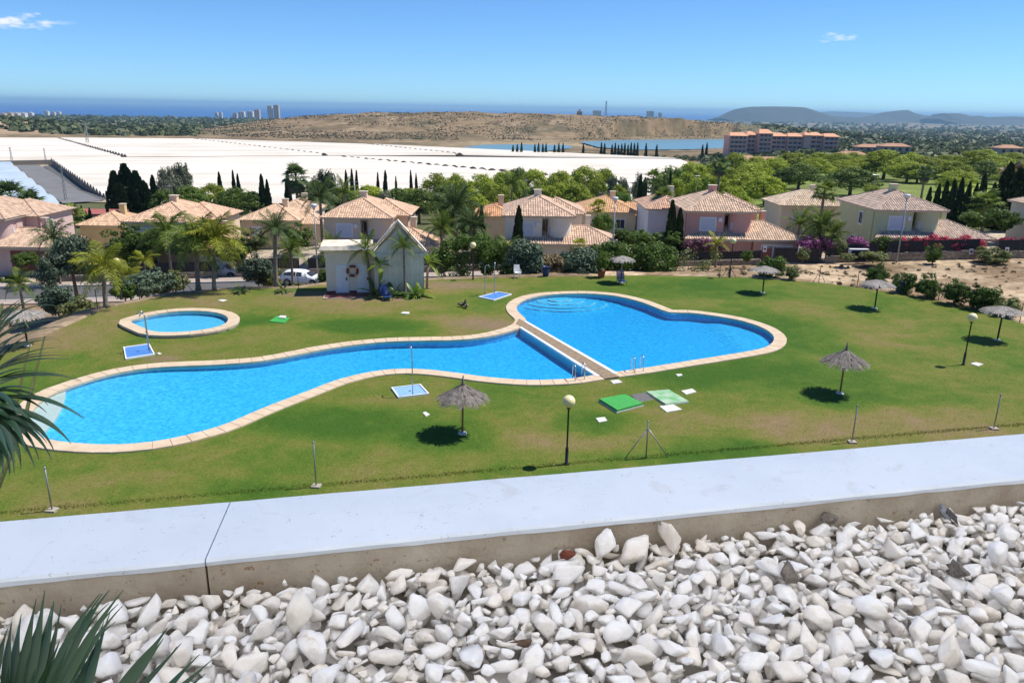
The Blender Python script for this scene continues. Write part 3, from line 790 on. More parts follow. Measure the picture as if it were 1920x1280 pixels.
def stone_material():
    m = bpy.data.materials.new('marble'); nt, n, l = nodes_of(m); b = n['Principled BSDF']; b.inputs['Roughness'].default_value = .72
    b.inputs['Specular IOR Level'].default_value = .3
    g = n.new('ShaderNodeNewGeometry')
    def t(sc, de=6, ro=.65, di=0):
        k = n.new('ShaderNodeTexNoise'); k.inputs['Scale'].default_value = sc; k.inputs['Detail'].default_value = de; k.inputs['Roughness'].default_value = ro; k.inputs['Distortion'].default_value = di; l.new(g.outputs['Position'], k.inputs['Vector']); return k.outputs[0]
    a = n.new('ShaderNodeAttribute'); a.attribute_name = 'tint'
    r = ramp(n, [(.28, (.66, .56, .45)), (.40, (.86, .82, .76)), (.62, (.93, .92, .89))]); l.new(t(18, 6, .7, .6), r.inputs[0])
    mx = n.new('ShaderNodeMixRGB'); mx.blend_type = 'MULTIPLY'; mx.inputs[0].default_value = 1; l.new(r.outputs[0], mx.inputs[1]); l.new(a.outputs['Color'], mx.inputs[2])
    l.new(mx.outputs[0], b.inputs['Base Color'])
    bp = n.new('ShaderNodeBump'); bp.inputs['Strength'].default_value = .7; bp.inputs['Distance'].default_value = .006
    l.new(t(85, 8, .75), bp.inputs['Height']); l.new(bp.outputs[0], b.inputs['Normal']); return m
M['marble'] = stone_material()
def plain_stone(name, c1, c2): return MAT(name, c1, .85, c2, 40, bump=1, bscale=130)
M['brown_stone'] = plain_stone('brown_stone', (.22, .14, .085), (.1, .06, .04))
M['grey_stone'] = plain_stone('grey_stone', (.3, .26, .22), (.14, .12, .1))
M['dark_grey_stone'] = plain_stone('dark_grey_stone', (.2, .19, .19), (.1, .1, .1))
M['slate_stone'] = plain_stone('slate_stone', (.36, .38, .42), (.24, .26, .3))
M['red_stone'] = plain_stone('red_stone', (.28, .08, .04), (.16, .05, .03))

res_ = .004
U0, U1, V0, V1 = -2.3, 3.0, -.95, -.002
nu, nv = int((U1-U0)/res_), int((V1-V0)/res_)
HM = np.full((nu, nv), ZT-.143); ID = np.full((nu, nv), -1)
uu = np.arange(nu)[:, None]*res_+U0; vv_ = np.arange(nv)[None, :]*res_+V0
Pw_x = P0.x+ex.x*uu+ey.x*vv_; Pw_y = P0.y+ex.y*uu+ey.y*vv_
stones = []
special = {}
def rotm(r):
    a = r.uniform(0, 2*np.pi); t = r.normal(0, .30); s_ = r.normal(0, .30)
    return np.array((Matrix.Rotation(a, 3, 'Z')@Matrix.Rotation(t, 3, 'X')@Matrix.Rotation(s_, 3, 'Y')))
def drop(size, tries, forced=None):
    k = int(NR.integers(len(SV_))); Rm = rotm(NR); v = (SV_[k]*size)@Rm.T
    ext = v.max(0); lo = v.min(0)
    best = None
    for _ in range(tries):
        u = NR.uniform(U0+.05, U1-.05) if forced is None else forced[0]
        w = NR.uniform(V0+.05, V1-max(.0, ext[1])) if forced is None else forced[1]
        w = min(w, V1-ext[1]-.001)
        i0, i1 = int((u+lo[0]-U0)/res_), int((u+ext[0]-U0)/res_)+1
        j0, j1 = int((w+lo[1]-V0)/res_), int((w+ext[1]-V0)/res_)+1
        i0 = max(i0, 0); j0 = max(j0, 0); i1 = min(i1, nu); j1 = min(j1, nv)
        gx = (np.arange(i0, i1)*res_+U0-u)[:, None]; gy = (np.arange(j0, j1)*res_+V0-w)[None, :]
        cx, cy = (ext[0]+lo[0])/2, (ext[1]+lo[1])/2
        rx, ry = (ext[0]-lo[0])/2*.97, (ext[1]-lo[1])/2*.97
        q = 1-((gx-cx)/rx)**2-((gy-cy)/ry)**2
        inside = q > 0
        if not inside.any(): continue
        s = np.where(inside, np.sqrt(np.clip(q, 0, 1))**.8, 0)
        cz, rz = (ext[2]+lo[2])/2, (ext[2]-lo[2])/2
        low = cz-rz*s
        z = np.where(inside, HM[i0:i1, j0:j1]-low, -9).max()
        if best is None or z < best[0]: best = (z, u, w, i0, i1, j0, j1, inside, cz+rz*s)
    if best is None: return None
    z, u, w, i0, i1, j0, j1, inside, up = best
    z -= .004*size/.03
    top = up+z
    sub = HM[i0:i1, j0:j1]; m_ = inside & (top > sub)
    sub[m_] = top[m_]; ID[i0:i1, j0:j1][m_] = len(stones)
    stones.append((k, size, Rm, tp(u, w, z))); return len(stones)-1
def half(): return float(np.clip(NR.lognormal(math.log(.0228), .27), .012, .036))
for _ in range(1950): drop(half(), 3)
for _ in range(4300): drop(half()*.95, 10)
for _ in range(2800): drop(float(NR.uniform(.010, .016)), 14)
def uv_of(px, py):
    g_ = G(px, py, ZT-.1); d = g_-P0; return (d.x*ex.x+d.y*ex.y, d.x*ey.x+d.y*ey.y)
SP = [(975,1228,.025,'brown_stone','rough dark brown stone, the darkest among the white stones at the bottom centre'),
      (1476,1108,.03,'grey_stone','grey-brown stone standing out among white marble stones right of centre'),
      (1535,988,.027,'grey_stone','small brownish stone leaning against the parapet right of centre'),
      (1780,1000,.026,'dark_grey_stone','dark grey stone partly buried near the parapet at far right'),
      (1728,952,.024,'slate_stone','blue-grey stone leaning near the parapet at the right'),
      (1062,1072,.02,'red_stone','small rust-red stone near the parapet left of centre'),
      (1788,1105,.025,'grey_stone','mottled grey stone between white stones at the lower right')]
for (px, py, s_, mt, lb) in SP:
    i = drop(s_, 1, uv_of(px, py))
    if i is not None: special[i] = (mt, lb)
# which stones show: height-map cells seen by the camera, weighted by nearness
dist2 = Pw_x**2+Pw_y**2+(HM-H)**2
vx, vy, vz = Pw_x, Pw_y, HM-H
CRn = np.array(CR)
cx_ = vx*CRn[0, 0]+vy*CRn[1, 0]+vz*CRn[2, 0]; cy_ = vx*CRn[0, 1]+vy*CRn[1, 1]+vz*CRn[2, 1]; cz_ = -(vx*CRn[0, 2]+vy*CRn[1, 2]+vz*CRn[2, 2])
seen = (np.abs(cx_/cz_) < .69) & (np.abs(cy_/cz_) < .47) & (cz_ > 0)
wgt = np.bincount(ID[seen & (ID >= 0)].ravel(), weights=(1/dist2)[seen & (ID >= 0)].ravel(), minlength=len(stones))
shown = np.bincount(ID[ID >= 0].ravel(), minlength=len(stones))
order = [i for i in np.argsort(-wgt) if i not in special][:296]
stone_me = {}
TINTS = [(1, 1, 1), (.97, .98, 1.0), (1, .97, .93), (.95, .91, .86), (.99, .99, 1.0), (.9, .86, .8), (1, .95, .89), (.86, .84, .83)]
def smesh(k, ti):
    if (k, ti) not in stone_me:
        me = bpy.data.meshes.new('marble_stone'); me.from_pydata([tuple(p) for p in SV_[k]], [], ICO[1]); me.update()
        me.polygons.foreach_set('use_smooth', [True]*len(me.polygons))
        c = me.color_attributes.new('tint', 'FLOAT_COLOR', 'POINT'); c.data.foreach_set('color', np.tile(np.array([*TINTS[ti], 1.0]), len(me.vertices)).astype(np.float32))
        stone_me[(k, ti)] = me
    return stone_me[(k, ti)]
TP = np.array([.3, .2, .16, .06, .14, .04, .07, .03])
def stone_words(i, ti):
    k, size, Rm, p = stones[i]
    d = p-P0; u_ = d.dot(ex); v_ = d.dot(ey); q_ = CR.transposed()@(p-Vector((0, 0, H))); px = 960+1440*q_.x/-q_.z; py = 640-1440*q_.y/-q_.z
    sz = 'large' if size > .031 else 'small' if size < .021 else 'medium'
    cl_ = ['pure white', 'cool white', 'cream white', 'beige', 'clean white', 'tan', 'warm white', 'pale grey'][ti]
    row = 'against the parapet' if v_ > -.09 else 'along the bottom edge' if py > 1190 else 'in the middle of the bed'
    col = ['at the far left', 'left of the wall joint', 'right of the wall joint', 'left of centre', 'near the centre', 'right of centre', 'well right of centre', 'at the far right'][max(0, min(7, int(px/240)))]
    return '{} {} marble stone {}, {}'.format(sz, cl_, row, col)
def place_stone(i, name, mat, label, group):
    k, size, Rm, p = stones[i]
    ti = int(NR.choice(8, p=TP)) if mat is None else 0
    if label is None: label = stone_words(i, ti)
    o = meshobj(name, smesh(k, ti), None)
    if len(o.data.materials) == 0: o.data.materials.append(M['marble'])
    if mat: o.material_slots[0].link = 'OBJECT'; o.material_slots[0].material = M[mat]
    o.matrix_world = Matrix.Translation(p)@(Matrix.Rotation(TH, 3, 'Z')@Matrix(Rm.tolist())).to_4x4()@Matrix.Diagonal((size, size, size, 1))
    return tag(o, label, 'stone', group)
for i in order: place_stone(i, 'marble_stone', None, None, 'white stones in the bed behind the parapet')
for i, (mt, lb) in special.items(): place_stone(i, mt, mt, lb, 'odd stones among the white ones')
chosen = set(order) | set(special)
rest = [i for i in range(len(stones)) if i not in chosen and shown[i] > 0]
vsum = []; fsum = []; csum = []; base = 0
icf = np.array(ICO[1])
RT = np.array(Matrix.Rotation(TH, 3, 'Z'))
for i in rest:
    k, size, Rm, p = stones[i]
    vsum.append((SV_[k]*size)@(RT@Rm).T+np.array(p)); fsum.append(icf+base); base += len(ICO[0])
    csum.append(np.tile(np.array([*TINTS[int(NR.choice(8, p=TP))], 1.0]), (len(ICO[0]), 1)))
vsum = np.concatenate(vsum); fsum = np.concatenate(fsum)
me = bpy.data.meshes.new('marble_gravel')
me.vertices.add(len(vsum)); me.vertices.foreach_set('co', vsum.astype(np.float32).ravel())
me.loops.add(fsum.size); me.loops.foreach_set('vertex_index', fsum.astype(np.int32).ravel())
me.polygons.add(len(fsum)); me.polygons.foreach_set('loop_start', np.arange(0, fsum.size, 3, dtype=np.int32)); me.polygons.foreach_set('use_smooth', np.ones(len(fsum), bool))
me.update(calc_edges=True)
c = me.color_attributes.new('tint', 'FLOAT_COLOR', 'POINT'); c.data.foreach_set('color', np.concatenate(csum).astype(np.float32).ravel())
tag(meshobj('marble_gravel', me, M['marble']), 'remaining white marble stones filling the bed between the larger ones', kind='stuff')

# ---- palm leaning in from the left
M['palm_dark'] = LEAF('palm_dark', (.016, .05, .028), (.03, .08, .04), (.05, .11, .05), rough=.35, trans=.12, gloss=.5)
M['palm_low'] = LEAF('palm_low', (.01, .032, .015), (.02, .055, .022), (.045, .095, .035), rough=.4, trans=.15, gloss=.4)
M['rachis'] = MAT('rachis', (.12, .13, .04), .6, (.09, .1, .03), 20)
def pt(px, py, d):
    v = ray(px, py); return Vector((0, 0, H))+v.normalized()*d
def blade(a, c, b, w, name, mat, parent, up=Vector((0, 0, 1))):
    K = 12; vs = []; fs = []
    for k in range(K+1):
        t = k/K; p = a*(1-t)**2+c*2*t*(1-t)+b*t*t
        tg = ((c-a)*(1-t)+(b-c)*t).normalized()
        side = tg.cross(up); side = side.normalized() if side.length > .05 else Vector((1, 0, 0))
        nn = side.cross(tg)
        ww = w*(.35+.65*math.sin(math.pi*min(1, t*1.1+.12)))*(1-t**4)+.0004
        vs += [p-side*ww+nn*ww*.5, p, p+side*ww+nn*ww*.5]
        if k: i = 3*k; fs += [(i-3, i-2, i+1, i), (i-2, i-1, i+2, i+1)]
    return MB().add(vs, fs).build(name, mat, parent, smooth=True)
palm = empty('potted_palm', (-1.42, 1.02, ZT-.2), 0, 'dark green palm reaching in from the left edge, leaflets arching over the stones', 'palm')
inv = Matrix.Translation((1.42, -1.02, -(ZT-.2)))
pot = MB().lathe([(.0, .0), (.13, 0), (.17, .26), (.19, .26), (.19, .31), (.165, .31), (.16, .27), (0, .27)], 24).build('pot', M['terracotta'], palm)
def W2P(p): return inv@p
def frond(path_w, r0, mat):
    return MB().tube([W2P(p) for p in path_w], [r0*(1-.75*i/(len(path_w)-1)) for i in range(len(path_w))], 8).build('frond', mat, palm, smooth=True)
root_p = Vector((-1.42, 1.02, ZT+.06))
f1 = frond([root_p, Vector((-1.25, 1.12, ZT+.3)), pt(-40, 900, 1.42), pt(-22, 800, 1.45), pt(-14, 720, 1.5), pt(-6, 640, 1.56), pt(4, 570, 1.62)], .009, M['rachis'])
up_set = [((-12,640),(40,560),(108,574),.9),((-10,655),(50,610),(128,614),1),((-12,612),(28,575),(52,556),.7),((-14,680),(50,632),(110,637),1),((-14,700),(52,650),(112,652),1),((-16,700),(62,666),(135,674),1.05),((-16,715),(80,688),(153,713),1.05),((-18,735),(62,726),(90,760),1),((-18,750),(85,730),(158,784),1.1),((-20,760),(95,775),(133,832),1.2),((-20,770),(80,785),(102,848),1.2),((-22,780),(55,795),(73,862),1.2),((-22,790),(25,810),(27,876),1.1),((-24,800),(12,825),(4,888),1.0),((-24,810),(-2,860),(-8,900),1.0),
          ((-30,770),(10,760),(40,822),1.1),((-30,790),(0,800),(18,858),1.1),((-30,740),(25,715),(75,735),1.0),((-30,760),(30,752),(82,812),1.1),((-30,720),(10,690),(60,690),.9),((-30,800),(-5,830),(-2,880),1.1),((-25,660),(10,615),(60,598),.8),((-25,780),(45,775),(88,830),1.1),((-25,640),(5,600),(40,585),.8),((-28,735),(15,735),(34,780),1.1),((-28,810),(15,830),(20,885),1.0),
          ((-8,690),(20,640),(70,620),.8),((-16,745),(40,745),(60,800),1.0),((-18,775),(40,790),(48,850),1.1),((-15,730),(30,700),(95,705),.9),((-20,800),(35,812),(40,880),1.0)]
for i, (a_, c_, b_, w_) in enumerate(up_set):
    d0 = 1.45+.001*(770-a_[1])
    blade(W2P(pt(*a_, d0)), W2P(pt(*c_, d0-.08+.03*(i % 3))), W2P(pt(*b_, d0-.16+.05*(i % 4))), .0048*w_, 'leaflet', M['palm_dark'], f1)
    j1, j2, j3 = U(-14, 14), U(-14, 16), U(-16, 14)
    blade(W2P(pt(a_[0]-6, a_[1]+j1, d0+.03)), W2P(pt(c_[0]-8, c_[1]+j2, d0-.02)), W2P(pt(b_[0]-abs(j3), b_[1]+j2, d0-.06)), .0042*w_, 'leaflet', M['palm_dark'], f1)
f1b = frond([root_p+Vector((.02, .02, 0)), pt(-10, 930, 1.6), pt(48, 780, 1.75), pt(66, 700, 1.8), pt(84, 630, 1.86)], .006, M['rachis'])
f1c = frond([root_p+Vector((.0, .03, 0)), pt(-30, 930, 1.62), pt(30, 760, 1.8), pt(45, 690, 1.86), pt(58, 640, 1.9)], .005, M['rachis'])
f2 = frond([root_p+Vector((.03, -.02, 0)), Vector((-1.2, 1.0, ZT+.12)), pt(-60, 1300, 1.15), pt(20, 1330, 1.1), pt(120, 1345, 1.06), pt(230, 1350, 1.04), pt(320, 1345, 1.03)], .008, M['rachis'])
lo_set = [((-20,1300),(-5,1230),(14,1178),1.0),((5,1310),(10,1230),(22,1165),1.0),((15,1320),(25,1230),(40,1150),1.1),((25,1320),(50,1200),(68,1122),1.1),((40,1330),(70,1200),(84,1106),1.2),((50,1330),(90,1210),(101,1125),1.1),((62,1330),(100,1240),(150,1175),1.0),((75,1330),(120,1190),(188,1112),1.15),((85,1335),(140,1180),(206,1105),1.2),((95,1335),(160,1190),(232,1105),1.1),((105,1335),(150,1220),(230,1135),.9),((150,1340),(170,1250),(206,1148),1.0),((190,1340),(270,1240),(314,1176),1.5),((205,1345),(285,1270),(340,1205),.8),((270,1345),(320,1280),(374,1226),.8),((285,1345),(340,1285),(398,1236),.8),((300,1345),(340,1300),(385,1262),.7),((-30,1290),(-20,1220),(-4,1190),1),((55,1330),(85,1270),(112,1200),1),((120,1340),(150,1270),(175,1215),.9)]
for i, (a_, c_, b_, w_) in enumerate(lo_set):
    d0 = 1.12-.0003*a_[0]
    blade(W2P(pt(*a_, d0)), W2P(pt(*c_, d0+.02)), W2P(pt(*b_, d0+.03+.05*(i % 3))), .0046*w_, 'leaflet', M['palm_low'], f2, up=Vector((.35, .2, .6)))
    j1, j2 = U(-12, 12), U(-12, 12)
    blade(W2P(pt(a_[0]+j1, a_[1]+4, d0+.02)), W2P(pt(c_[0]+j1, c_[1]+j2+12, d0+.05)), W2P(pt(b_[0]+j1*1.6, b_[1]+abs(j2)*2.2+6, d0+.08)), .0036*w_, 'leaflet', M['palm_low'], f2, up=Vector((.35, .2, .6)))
# stones cannot poke through the pot: it stands on the fleece, left of the frame

# ------------------------------------------------------------------ things on the lawn
M['thatch'] = MAT('thatch', (.27, .24, .215), .95, (.13, .115, .105), 6, bump=1, bscale=60, island=.35)
M['thatch_pale'] = MAT('thatch_pale', (.40, .37, .34), .95, (.26, .24, .22), 5, bump=1, bscale=60, island=.25)
M['wood_pole'] = MAT('wood_pole', (.36, .2, .075), .7, (.25, .13, .045), 10)
def parasol(p, top, R, label, pole_mat, thatch, knob, rot):
    o = empty('thatched_parasol', p, rot, label, 'parasol', 'thatched parasols on the lawn')
    rim = top-(.62 if knob else .34)
    lean = .03
    MB().tube([(0, 0, -.02), (lean*.5, 0, top*.5), (lean, 0, top-.1)], .042 if pole_mat == 'wood_pole' else .05, 10).build('pole', M[pole_mat], o, True)
    MB().lathe([(0, .05), (.16, .05), (.19, .0), (.19, -.02)], 14).build('base', M['slab'], o)
    # thatch: overlapping bundles of reed, each a thin strip, over a solid cone
    mb = MB(); K = 28
    prof = [(R*.985, rim-.03), (R*.97, rim+.02), (R*.66, rim+(.17 if knob else .12)), (R*.35, rim+(.36 if knob else .21)), (.08, top-.06), (0, top-.03)]
    mb.lathe([(R*.74, rim+.07), (R*.8, rim+.085)]+prof[2:], K, (lean, 0, 0))
    can = mb.build('canopy', M[thatch], o)
    st = MB(); rr = random.Random(int(p[0]*100))
    for tier, (r0, r1) in enumerate(((.99, .55), (.72, .3), (.45, .06))):
        for k in range(int(230*(1-.3*tier))):
            a_ = rr.uniform(0, 2*math.pi); q0 = R*r0*rr.uniform(.88, 1.07); q1 = R*r1
            def zz(q): return float(np.interp(q, [p_[0] for p_ in prof[::-1]], [p_[1] for p_ in prof[::-1]]))
            w_ = rr.uniform(.012, .03); c_, s_ = math.cos(a_), math.sin(a_); da = rr.uniform(-.06, .06)
            c2, s2 = math.cos(a_+da), math.sin(a_+da); lift = .02+.012*tier+rr.uniform(0, .012)
            z0 = (zz(min(q0, R*.985)) - (.03 if q0 > R*.985 else 0)) + lift*.6; z1 = zz(q1)+lift
            qm = (q0+q1)/2
            zm = zz(qm)+lift*1.3
            a1 = Vector((lean+c_*q0, s_*q0, z0)); am = Vector((lean+(c_+c2)/2*qm, (s_+s2)/2*qm, zm)); a2 = Vector((lean+c2*q1, s2*q1, z1)); t_ = Vector((-s_, c_, 0))*w_
            st.add([a1-t_, a1+t_, am+t_*.8, am-t_*.8, a2+t_*.5, a2-t_*.5], [(0, 1, 2, 3), (3, 2, 4, 5)])
    tag(st.build('reeds', M[thatch], can), kind='stuff')
    if knob: MB().tube([(lean, 0, top-.1), (lean+.005, 0, top+.05), (lean-.01, 0, top+.2), (lean+.02, .0, top+.38)], [.13, .07, .04, .022], 10).build('top_knot', M[thatch], o, True)
    for k in range(6):
        a_ = k*math.pi/3
        MB().tube([(lean, 0, rim+.28), (lean+math.cos(a_)*R*.9, math.sin(a_)*R*.9, rim-.01)], .014, 5).build('rib', M['rust_post'], o)
    return o
for px, py, top, R, lb, pm, th, kn, rt in [
    (867,812,2.12,1.08,'grey thatched parasol with a curved top knot, nearest the camera','wood_pole','thatch',True,0),
    (1575,737,2.15,1.12,'grey thatched parasol with a tall top knot on a tan pole, right of the pool','wood_pole','thatch',True,1),
    (1640,578,1.98,1.14,'flat pale parasol on a black pole behind the right lawn, beside the blue barrel','black_metal','thatch_pale',False,2),
    (1430,549,2.0,1.1,'pale parasol on a black pole at the back of the lawn near the pink villa','black_metal','thatch_pale',False,3),
    (1870,637,2.05,1.2,'flat pale parasol on a black pole at the right edge, behind a globe lamp','black_metal','thatch_pale',False,4),
    (1164,530,2.1,1.0,'pale parasol standing over the blue lounger behind the round pool','concrete_foot','thatch_pale',False,5),
    (52,648,2.0,1.15,'pale parasol at the left edge, half hidden by palm leaves','black_metal','thatch_pale',False,6)]:
    parasol(G(px, py), top, R, lb, pm, th, kn, rt)

def globe_lamp(p, h, label, rg=.235):
    o = empty('globe_lamp', p, 0, label, 'lamp', 'globe lamps round the lawn')
    MB().lathe([(0, -.02), (.1, -.02), (.1, .03), (.062, .06), (.062, .62), (.05, .68), (.035, .72), (.033, h-2*rg-.06), (.07, h-2*rg-.05), (.08, h-2*rg+.02), (0, h-2*rg+.03)], 12).build('post', M['black_metal'], o, True)
    MB().lathe([(rg*math.cos(a)*(1 if abs(a) < 1.57 else 0), h-rg+rg*math.sin(a)) for a in np.linspace(-math.pi/2+.25, math.pi/2, 14)], 24).build('globe', M['globe'], o, True)
def zat(p, px, py):                         # height above p of the pixel straight over it
    return at(px, py, p.y).z-p.z
for (px, py), (tx, ty), lb in [((1062,870),(1070,741),'globe lamp on a black post nearest the camera, below the green covers'),
                               ((1806,684),(1823,587),'globe lamp on a black post right of the tan-poled parasol'),
                               ((1368,520),(1372,446),'globe lamp on a black post before the pink villa gate'),
                               ((887,524),(886,454),'globe lamp rising from the tall hedge beside the pool house'),
                               ((228,561),(220,484),'globe lamp beside the yellow-green palm at the left')]:
    p = G(px, py); globe_lamp(p, zat(p, tx, ty), lb)

# fence posts with footing, tripod corner posts
def fpost(p, h, label, mat='galv', foot=True, lean=0):
    o = empty('fence_post', p, 0, label, 'post', 'fence posts round the lawn')
    MB().tube([(0, 0, -.03), (lean*.5, 0, h*.5), (lean, 0, h)], .026, 8).build('post_tube', M[mat], o, True)
    MB().lathe([(.034, h-.03), (.036, h+.015), (.02, h+.035), (0, h+.04)], 10, (lean, 0, 0)).build('post_cap', M[mat], o, True)
    if foot: MB().prism([(-.16, -.13), (.15, -.15), (.17, .12), (-.13, .14)], -.03, .06).build('footing', M['concrete_foot'], o)
near = [((98,957),(86,877),'grey steel fence post by the parapet at far left'),((593,912),(588,829),'grey steel fence post by the parapet, left of centre'),
        ((1597,829),(1605,760),'grey steel fence post in front of the tan-poled parasol'),((1863,804),(1874,740),'grey steel fence post at the right edge above the parapet')]
for (px, py), (tx, ty), lb in near:
    p = G(px, py); fpost(p, max(1.2, zat(p, tx, ty)), lb)
def tripod(p, h, label, mat='galv', sp=1.0):
    o = empty('corner_post', p, 0, label, 'post', 'braced corner posts of the fence')
    MB().tube([(0, 0, -.03), (0, 0, h)], .026, 8).build('post_tube', M[mat], o, True)
    MB().lathe([(.034, h-.03), (.036, h+.015), (.02, h+.035), (0, h+.04)], 10).build('post_cap', M[mat], o, True)
    for dx, dy in ((-.85*sp, -.12), (.88*sp, .1)):
        MB().tube([(dx, dy, -.03), (dx*.05, 0, h*.78)], .02, 8).build('brace', M[mat], o, True)
for (px, py), (tx, ty), lb, mt, sp in [((1211,858),(1214,790),'grey steel braced corner post above the middle of the parapet','galv',1.0),
        ((1535,529),(1537,505),'dark braced corner post at the back right of the lawn','rust_post',.6),
        ((345,548),(346,524),'dark braced corner post below the left palms','rust_post',.75),
        ((1366,519),(1372,497),'dark braced post behind the globe lamp by the pink villa','rust_post',.7)]:
    p = G(px, py); tripod(p, max(1.1, zat(p, tx, ty)), lb, mt, sp)
for k, ((px, py), where) in enumerate([((183,577),'beside the yellow-green palm'),((262,561),'behind the paddling pool'),((1349,522),'left of the lamp by the pink villa'),((1607,536),'left of the flat parasol'),((1759,563),'between the right-hand bushes'),((1912,602),'at the right edge under the flat parasol'),((560,541),'before the white car'),((20,612),'at the far left edge of the lawn')]):
    fpost(G(px, py), 1.15, 'thin brown fence post '+where, 'rust_post', False)

# shower trays
M['tray_tile'] = MAT('tray_tile', (.07, .2, .55), .5, (.1, .26, .6), 6)
M['tray_pale'] = MAT('tray_pale', (.2, .38, .66), .5, (.26, .44, .68), 6)
def shower(px4, poles, label, tile):
    c = [G(*q) for q in px4]; cen = sum(c, Vector())/4
    o = empty('pool_shower', cen, 0, label, 'shower', 'showers on the lawn')
    L = [p-cen for p in c]
    MB().prism([(p.x, p.y) for p in L], -.05, .04).build('tray', M[tile], o)
    for i in range(4):
        a, b = L[i], L[(i+1) % 4]; ai, bi = a*.93, b*.93
        MB().prism([(a*1.02)[:2], (b*1.02)[:2], bi[:2], ai[:2]], -.05, .085).build('rim', M['white_paint'], o)
    MB().lathe([(0, .046), (.05, .046), (.05, .03)], 10).build('drain', M['dark'], o)
    for (bx, by), h in poles:
        p = G(bx, by)-cen
        a_ = (-p).normalized(); a_.z = 0
        pole = MB().tube([p, p+Vector((0, 0, h-.25)), p+Vector((0, 0, h-.08))+a_*.04, p+Vector((0, 0, h))+a_*.14, p+Vector((0, 0, h-.02))+a_*.27, p+Vector((0, 0, h-.12))+a_*.33], .024, 8).build('pole', M['steel'], o, True)
        MB().lathe([(.02, .03), (.05, -.02), (0, -.025)], 10, p+Vector((0, 0, h-.13))+a_*.335).build('shower_head', M['steel'], pole)
        MB().lathe([(.02, 1.0), (.045, 1.0), (.045, 1.09), (.02, 1.1)], 10, p).build('push_valve', M['steel'], pole)
shower([(232,653),(280,646.5),(290,666),(236,674.5)], [((281,662),2.15),((279,658),2.2)], 'bright blue shower tray with two bent poles before the paddling pool', 'tray_tile')
shower([(734,729),(788,722.5),(804,740),(747,747)], [((774,742),2.35)], 'pale blue shower tray with a single pole left of the near parasol', 'tray_pale')
shower([(897,558),(933,548.5),(959,553),(926,564)], [((909,554),2.2),((927,551),2.3)], 'blue shower tray with two poles behind the round pool', 'tray_tile')

# pool ladders
def ladder(pa, pb, inward, label):
    a, b = G(*pa, .08), G(*pb, .08); o = empty('pool_ladder', (a+b)/2, 0, label, 'ladder', 'steel pool ladders')
    c = (a+b)/2
    d = Vector(inward).normalized()
    for q in (a, b):
        q = q-c; rail = []
        rail = [q+Vector((0, 0, -.1)), q+Vector((0, 0, .5)), q+d*.05+Vector((0, 0, .68)), q+d*.22+Vector((0, 0, .78)), q+d*.42+Vector((0, 0, .7)), q+d*.5+Vector((0, 0, .5)), q+d*.5+Vector((0, 0, -1.1))]
        MB().tube(rail, .024, 10).build('rail', M['steel'], o, True)
    for k in range(3):
        z = -.25-.28*k
        MB().tube([a-c+d*.5+Vector((0, 0, z)), b-c+d*.5+Vector((0, 0, z))], .02, 8).build('rung', M['steel'], o)
ladder((1078.5,713.5),(1096,710.5),(-.2,1,0),'steel pool ladder on the long pool side of the plank bridge')
ladder((1190,698.5),(1206,695.5),(-.2,1,0),'steel pool ladder on the round pool side of the plank bridge')

# covers and slabs in the grass
M['green_cover'] = MAT('green_cover', (.06, .36, .07), .6, (.045, .28, .055), 5)
M['green_worn'] = MAT('green_worn', (.10, .36, .12), .7, (.42, .5, .4), 2.2)
def plate(name, px4, z0, z1, mat, label, cat, grp=None, rim=None):
    c = [G(*q, z1) for q in px4]; cen = sum(c, Vector())/len(c); cen.z = 0
    o = empty(name, cen, 0, label, cat, grp)
    L = [p-cen for p in c]
    mb = MB(); n_ = len(L); ti = [p*.985 for p in L]
    mb.add([(p.x, p.y, z0) for p in L]+[(p.x, p.y, z1-.02) for p in L]+[(p.x, p.y, z1) for p in ti], [(i, (i+1) % n_, n_+(i+1) % n_, n_+i) for i in range(n_)]+[(n_+i, n_+(i+1) % n_, 2*n_+(i+1) % n_, 2*n_+i) for i in range(n_)]+[tuple(range(2*n_, 3*n_))])
    mb.build('lid', M[mat], o)
    if rim: MB().prism([(p*1.03)[:2] for p in L], -.05, z0+.03).build('frame', M[rim], o)
    return o
plate('tank_cover', [(1123,747),(1172,738),(1206,755),(1157,768)], .03, .16, 'green_cover', 'plain green tank cover, the left one of the pair', 'cover', 'green covers in the lawn', 'slab')
plate('tank_cover', [(1211,733),(1254,729.5),(1291,751),(1248,757)], .02, .10, 'green_worn', 'green tank cover with a worn white patch, the right one of the pair', 'cover', 'green covers in the lawn', 'slab')
plate('drain_grate', [(1184,739.5),(1210,735.5),(1224,747),(1196,752)], .0, .05, 'dark_grey_stone', 'dark grate between the two green covers', 'grate', None, 'slab')
plate('drain_cover', [(504,602),(519,592),(543,595.5),(533,605)], .0, .05, 'green_cover', 'thin green cover on the grass between the paddling pool and the pool house', 'cover')
plate('paving_slab', [(521,594.5),(526,591),(537,591.5),(535,596)], .055, .11, 'slab', 'small white slab lying on the thin green cover', 'slab', 'slabs in the lawn')
